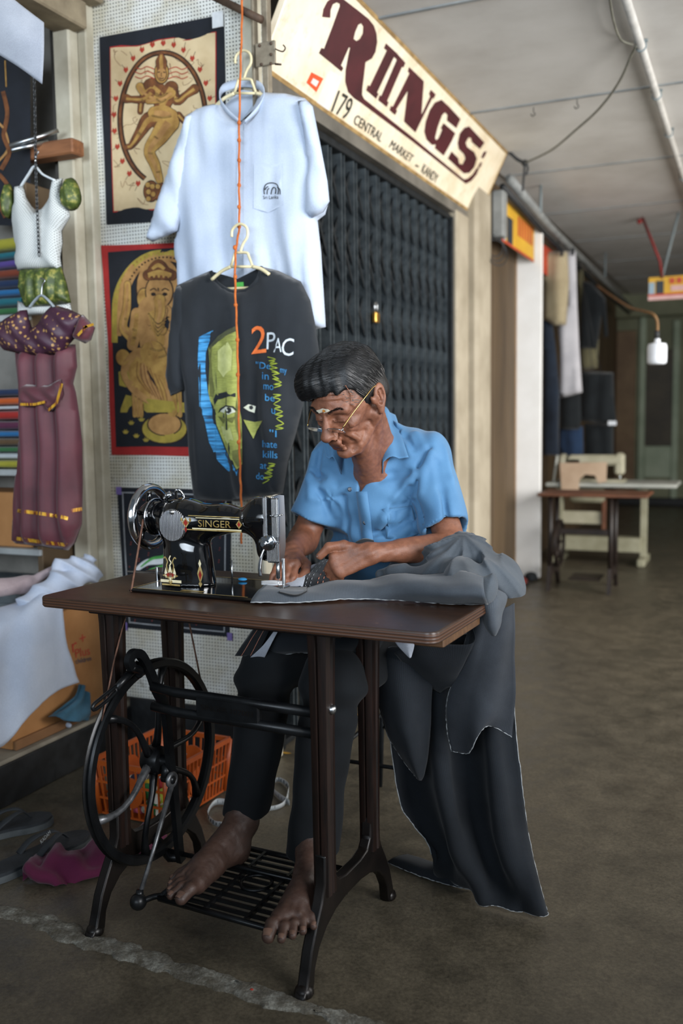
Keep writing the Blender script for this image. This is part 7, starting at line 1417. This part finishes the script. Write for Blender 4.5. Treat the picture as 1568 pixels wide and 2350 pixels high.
for i, (x, y) in enumerate(((1325, 236), (1225, 254))):
    a = pix('Z', 2.615, x, y-8); o = MB().tube(spline([a, a-np.array([0, 0, .02]), a+np.array([.008, -.004, -.034]), a+np.array([-.006, .002, -.040]), a+np.array([-.014, .004, -.028])], 5), .0022, 6).build('ceiling_hook', MATS['cable_black']); tag(o, 'small wire hook in the ceiling joint, '+('nearer the pipe' if i == 0 else 'nearer the sign'), 'hook')
# coils of wire and dark fittings under the sign's far end
wc = thing('wire_coil', 'coil of dark wire hanging on the pier below the sign end', 'wire', (-1.41, 5.36, 2.0))
for k in range(3): MB().ring((-1.41+.006*k, 5.43, 2.13-.02*k), (.8, -.6, .1*k), .06+.008*k, .0035, 24, 6, 1).build('wire_loop', MATS['cable_black'], wc)
MB().box((-1.425, 5.425, 2.18), (-1.36, 5.52, 2.44), .006).build('junction_box', MATS['rail_grey'], wc, smooth=False)
# clothes rail and drop rods
rl_ = thing('clothes_rail', 'long grey rail hung from the ceiling beside the hanging trousers', 'rail', (-1.33, 8.2, 2.38)); MB().tube([(-1.33, 5.45, 2.50), (-1.34, 6.6, 2.44), (-1.35, 9, 2.40), (-1.36, 11.5, 2.36)], .026, 10).build('rail_bar', MATS['rail_grey'], rl_); MB().tube([(-1.37, 5.45, 2.46), (-1.38, 6.6, 2.40), (-1.40, 9, 2.35), (-1.40, 11.5, 2.32)], .020, 8).build('rail_cover', MATS['cable_black'], rl_)
for y, z in ((6.2, 2.45), (9.0, 2.40)): MB().cyl((-1.31, y, z), (-1.31, y, 2.622), .009, n=8).build('drop_rod', MATS['rod_grey'], rl_)
# banner on the passage side
M('banner_yellow', '#c9992a', '#dcae36', 4, .6); M('banner_red', '#a83a24', '#bf4e30', 6, .6); M('banner_blue', '#7f98aa', '#97aebd', 6, .6); M('banner_dark', '#22282e', '#343b42', 6, .6); M('banner_pink', '#c49a96', '#d4adaa', 6, .6)
bn = thing('shop_banner', 'yellow and red advertising banner high on the passage wall beyond the sign', 'banner', (-1.42, 6.0, 2.19))
def bx_(y0_, y1_, z0, z1, x, nm, mt): MB().box((x-.004, y0_, z0), (x, y1_, z1)).build(nm, MATS[mt], bn, smooth=False)
bx_(5.52, 6.52, 2.19, 2.45, -1.42, 'banner_sheet', 'banner_yellow'); bx_(5.56, 5.72, 2.20, 2.38, -1.418, 'printed_figure', 'banner_blue'); bx_(5.76, 5.90, 2.19, 2.36, -1.418, 'printed_figure', 'banner_dark'); bx_(5.52, 6.5, 2.19, 2.205, -1.417, 'printed_border', 'banner_red')
for i in range(6): bx_(6.04+.075*i, 6.085+.075*i, 2.29, 2.41, -1.418, 'printed_stroke', 'banner_red')
bx_(6.62, 7.35, 2.16, 2.36, -1.42, 'banner_end', 'banner_red')
# hanging yellow sign
yg = thing('hanging_sign', 'yellow and red signboard hanging from the ceiling at the right edge', 'sign', (-.35, 7.5, 1.98)); a = pix('Y', 7.5, 1488, 690); b = pix('Y', 7.5, 1488, 637)
x0_, z0_, z1_ = a[0], a[2], b[2]; MB().box((x0_, 7.5, z0_), (x0_+.75, 7.52, z1_), .003).build('sign_panel', MATS['banner_yellow'], yg, smooth=False)
for (xa, xb, za, zb, mt, nm) in ((0, .75, 0, .03, 'banner_pink', 'printed_border'), (0, .75, .03, .045, 'banner_red', 'printed_border'), (.004, .045, .045, .13, 'banner_blue', 'printed_figure'), (.055, .11, .045, .14, 'banner_dark', 'printed_figure'), (.16, .70, .06, .10, 'banner_pink', 'printed_panel')): MB().box((x0_+xa, 7.496, z0_+za), (x0_+xb, 7.4995, z0_+zb)).build(nm, MATS[mt], yg, smooth=False)
for i in range(9): MB().box((x0_+.15+.05*i, 7.496, z0_+.115), (x0_+.185+.05*i, 7.4995, z0_+.155)).build('printed_stroke', MATS['banner_red'], yg, smooth=False)
M('red_strap', '#7a2624', '#94302c', 10, .7); sl_ = lambda p, y_: pix('Y', y_, *p)
MB().tube([sl_((1520, 637), 7.5), sl_((1515, 600), 7.3), pix('Z', 2.615, 1475, 500)], .010, 8).build('strap', MATS['red_strap'], yg); MB().ball(pix('Z', 2.60, 1468, 508), (.02, .02, .02), 8, 6).build('strap_knot', MATS['red_strap'], yg); MB().tube([sl_((1520, 637), 7.49), pix('Z', 2.615, 1558, 488)], .010, 8).build('hanger_rod', MATS['rod_grey'], yg)
# white lamp
M('lamp_white', '#d3d6dc', '#e2e5ea', 5, .4); M('lamp_cord', '#6a4a28', '#80603a', 12, .7); yl_ = 5.5
lm = thing('hanging_lamp', 'white plastic lantern lamp hanging on a brown cord at the right', 'lamp', pix('Y', yl_, 1508, 836)); c0, c1_ = pix('Y', yl_, 1508, 836), pix('Y', yl_, 1508, 776); h_ = c1_[2]-c0[2]; r_ = float(np.linalg.norm(pix('Y', yl_, 1531, 806)-pix('Y', yl_, 1508, 806)))
MB().lathe([(0, 0), (r_*.8, .0), (r_*.98, h_*.06), (r_, h_*.2), (r_, h_*.66), (r_*.9, h_*.78), (r_*.4, h_*.82), (r_*.3, h_*.86), (r_*.3, h_*.96), (r_*.15, h_), (0, h_)], c0, (0, 0, 1), 28).build('lamp_shade', MATS['lamp_white'], lm, auto=50)
MB().tube(spline([c1_, pix('Y', yl_, 1509, 740), pix('Y', yl_, 1500, 722), pix('Y', yl_+.1, 1478, 714), pix('Y', yl_+.5, 1445, 705), pix('Y', yl_+1.2, 1405, 680), pix('Y', yl_+1.6, 1370, 655)], 6), .008, 8).build('lamp_cord', MATS['lamp_cord'], lm); MB().cyl(c1_, c1_+np.array([0, 0, .04]), .014, n=10).build('lamp_holder', MATS['cable_black'], lm)
# trousers and jackets for sale
cloth('beige_twill', '#a09274', '#b5a788', 5, 500); cloth('white_twill', '#b3b1b6', '#c9c7cb', 5, 500); cloth('navy_denim', '#161d28', '#202a38', 5, 500); cloth('black_serge', '#14181b', '#1e2326', 5, 500); cloth('blue_serge', '#1b2c44', '#243a58', 5, 500); cloth('khaki_cloth', '#5f5a44', '#757055', 5, 500)
fg = lambda x, z: .012*sin(x*55+2*nz((x, 1, z), 3))
def wear(name, lab, cat, mat, y, px, extra=()):
    g = thing(name, lab, cat, pix('Y', y, sum(p[0] for p in px)/len(px), max(p[1] for p in px))); garment('cloth_panel', px, y, mat, g, .035, .08, fg, .03)
    tx, tz = [float(q) for q in pix('Y', y, sum(p[0] for p in px)/len(px), min(p[1] for p in px)+6)[[0, 2]]]; MB().tube([(tx, y, tz), (-1.35, y, 2.44)], .003, 5).build('hanging_wire', MATS['cable_black'], g)
    for nm, mt, p in extra: MB().prism([pix('Y', y-.06, *q)[[0, 2]] for q in p], lambda a_, b_, t_, y=y: (a_, y-.055-t_, b_), 0, .006).build(nm, MATS[mt], g, smooth=False)
wear('beige_trousers', 'beige folded trousers clipped to the rail beyond the white board', 'trousers', 'beige_twill', 7.0, [(1247, 578), (1303, 577), (1306, 650), (1300, 745), (1272, 748), (1247, 730)], (('clip', 'cable_black', [(1286, 570), (1293, 570), (1293, 588), (1286, 588)]),))
wear('white_trousers', 'long white trousers hanging next to the beige pair', 'trousers', 'white_twill', 7.15, [(1290, 576), (1322, 577), (1325, 700), (1330, 800), (1337, 900), (1310, 908), (1285, 913), (1284, 800), (1278, 745), (1300, 700)], (('clip', 'cable_black', [(1311, 569), (1318, 569), (1318, 586), (1311, 586)]),))
wear('navy_jeans', 'dark navy jeans hanging below the beige trousers', 'trousers', 'navy_denim', 7.05, [(1246, 733), (1268, 736), (1276, 800), (1285, 900), (1283, 1000), (1284, 1045), (1246, 1045)])
wear('black_jacket', 'black jacket hanging high beyond the white trousers', 'jacket', 'black_serge', 8.0, [(1340, 645), (1358, 650), (1390, 685), (1396, 770), (1388, 775), (1382, 720), (1370, 800), (1330, 800), (1334, 700)])
wear('khaki_shirt', 'khaki shirt half hidden behind the black jacket', 'shirt', 'khaki_cloth', 8.15, [(1326, 600), (1338, 620), (1345, 700), (1375, 780), (1372, 845), (1334, 850), (1325, 760)])
wear('black_trousers', 'black folded trousers with a white tag beside the brown panel', 'trousers', 'black_serge', 7.75, [(1336, 852), (1408, 855), (1410, 920), (1416, 972), (1380, 972), (1330, 965)], (('price_tag', 'lamp_white', [(1396, 966), (1415, 966), (1415, 976), (1396, 976)]),))
wear('grey_trousers', 'dark grey trousers hanging between the navy and black pairs', 'trousers', 'black_serge', 7.5, [(1283, 900), (1332, 900), (1335, 960), (1330, 985), (1285, 985)])
wear('blue_trousers', 'dark blue trousers low under the grey pair', 'trousers', 'blue_serge', 7.6, [(1284, 980), (1338, 978), (1340, 1055), (1284, 1055)])
wear('charcoal_trousers', 'charcoal trousers low under the tagged black pair', 'trousers', 'black_serge', 7.85, [(1342, 972), (1408, 972), (1408, 1050), (1342, 1055)])
# second treadle table and the white industrial machine
M('far_brown_top', '#5a3826', '#744a34', 8, .5); M('far_iron', '#1c1512', '#2a201b', 10, .5); M('machine_cream', '#a9a48c', '#bdb8a2', 8, .4); M('table_white', '#a8aaa2', '#bcbeb6', 6, .5); M('frame_cream', '#8d8a72', '#a29f88', 8, .6); M('box_beige', '#b59a80', '#c6ac92', 6, .7)
t2 = thing('brown_treadle_table', 'old brown-topped treadle table with iron legs in the background', 'table', (-1.02, 6.35, 0))
MB().box((-1.32, 6.18, .625), (-.62, 6.56, .645), .006).build('table_top', MATS['far_brown_top'], t2, smooth=False)
for x in (-1.24, -.85):
    for y in (6.24, 6.46): MB().tube([(x, y, .12), (x, y, .625)], .017, 8).build('leg', MATS['far_iron'], t2)
    MB().prism([(6.16, 0), (6.20, 0), (6.24, .08), (6.35, .11), (6.46, .08), (6.50, 0), (6.54, 0), (6.49, .16), (6.35, .15), (6.21, .16)], lambda a_, b_, t_, x=x: (x+t_, a_, b_), -.012, .012).build('foot_frame', MATS['far_iron'], t2, smooth=False)
MB().lathe([(.14, -.01), (.16, -.01), (.16, .01), (.14, .01), (.14, -.01)], (-1.20, 6.35, .30), (1, 0, 0), 32).build('flywheel', MATS['far_iron'], t2, auto=40)
for i in range(5): a = i*2*PI/5; MB().cyl((-1.20, 6.35, .30), (-1.20, 6.35+.145*cos(a), .30+.145*sin(a)), .008, n=6).build('spoke', MATS['far_iron'], t2)
MB().box((-1.12, 6.24, .07), (-.92, 6.46, .085), .004).build('treadle', MATS['far_iron'], t2, smooth=False); MB().box((-1.24, 6.34, .36), (-.85, 6.36, .40), .004).build('cross_brace', MATS['far_iron'], t2, smooth=False)
t3 = thing('industrial_machine_table', 'white industrial sewing machine table with cream frame behind the brown table', 'table', (-1.05, 7.5, 0))
MB().box((-1.50, 7.32, .605), (-.53, 7.78, .635), .008).build('table_top', MATS['table_white'], t3, smooth=False)
for x in (-1.42, -.78): MB().box((x-.025, 7.50, .06), (x+.025, 7.56, .606), .004).build('leg', MATS['frame_cream'], t3, smooth=False); MB().box((x-.03, 7.34, .0), (x+.03, 7.74, .06), .01).build('foot', MATS['frame_cream'], t3, smooth=False)
MB().box((-1.40, 7.42, .10), (-.79, 7.56, .21), .006).build('treadle_plate', MATS['frame_cream'], t3, smooth=False); MB().box((-1.40, 7.51, .30), (-1.08, 7.55, .40), .006).build('cross_beam', MATS['machine_cream'], t3, smooth=False); MB().lathe([(0, -.13), (.05, -.13), (.06, -.11), (.06, .11), (.045, .13), (0, .13)], (-1.20, 7.5, .53), (1, 0, 0), 20).build('motor', MATS['frame_cream'], t3, auto=40); MB().box((-1.09, 7.48, .25), (-1.06, 7.52, .50), .003).build('pull_rod', MATS['far_brown_top'], t3, smooth=False)
im = thing('industrial_sewing_machine', 'cream industrial sewing machine on the white table in the background', 'sewing machine', (-1.15, 7.5, .635))
MB().box((-1.36, 7.42, .635), (-.92, 7.60, .655), .006).build('bed', MATS['machine_cream'], im, smooth=False); MB().box((-1.36, 7.45, .655), (-1.24, 7.57, .83), .02).build('pillar', MATS['machine_cream'], im, smooth=False); MB().box((-1.36, 7.45, .765), (-.93, 7.56, .845), .02).build('arm', MATS['machine_cream'], im, smooth=False); MB().box((-1.0, 7.455, .69), (-.925, 7.555, .86), .018).build('head', MATS['machine_cream'], im, smooth=False); MB().cyl((-.96, 7.50, .70), (-.96, 7.50, .64), .008, n=8).build('needle_bar', MATS['steel'], im); MB().lathe([(0, -.02), (.06, -.02), (.065, 0), (.06, .02), (0, .02)], (-1.39, 7.5, .79), (1, 0, 0), 20).build('hand_wheel', MATS['machine_cream'], im, auto=40); MB().cyl((-1.44, 7.35, .636), (-1.41, 7.35, .86), .010, n=8).build('thread_stand', MATS['table_white'], im)
bb = thing('beige_box', 'open beige cardboard tray in front of the cream sewing machine', 'box', (-1.2, 7.36, .635)); a, b = pix('Y', 7.33, 1292, 1100), pix('Y', 7.33, 1394, 1062)
MB().prism([pix('Y', 7.34, *q)[[0, 2]] for q in ((1288, 1062), (1395, 1060), (1393, 1105), (1376, 1108), (1368, 1090), (1345, 1088), (1332, 1100), (1330, 1128), (1292, 1128))], lambda a_, b_, t_: (a_, 7.302-t_, b_), -.012, .012).build('tray_body', MATS['box_beige'], bb, smooth=False)
# shoes at the foot of the white board
M('red_cloth', '#6d2a26', '#853630', 12, .8)
for i, (px, mt, lab) in enumerate((((1198, 1342), 'red_cloth', 'red slipper on the floor at the foot of the white board'), ((1222, 1330), 'sandal_rubber', 'black slipper behind the red one at the white board'))):
    c = pix('Z', 0, *px); s_ = thing('slipper', lab, 'shoe', c, 'slippers at the white board'); MB().ball(c+np.array([0, 0, .012]), (.045, .11, .012), 14, 8).build('sole', MATS['sandal_rubber'], s_); MB().ball(c+np.array([0, -.035, .03]), (.045, .065, .032), 14, 8).build('upper', MATS[mt], s_)
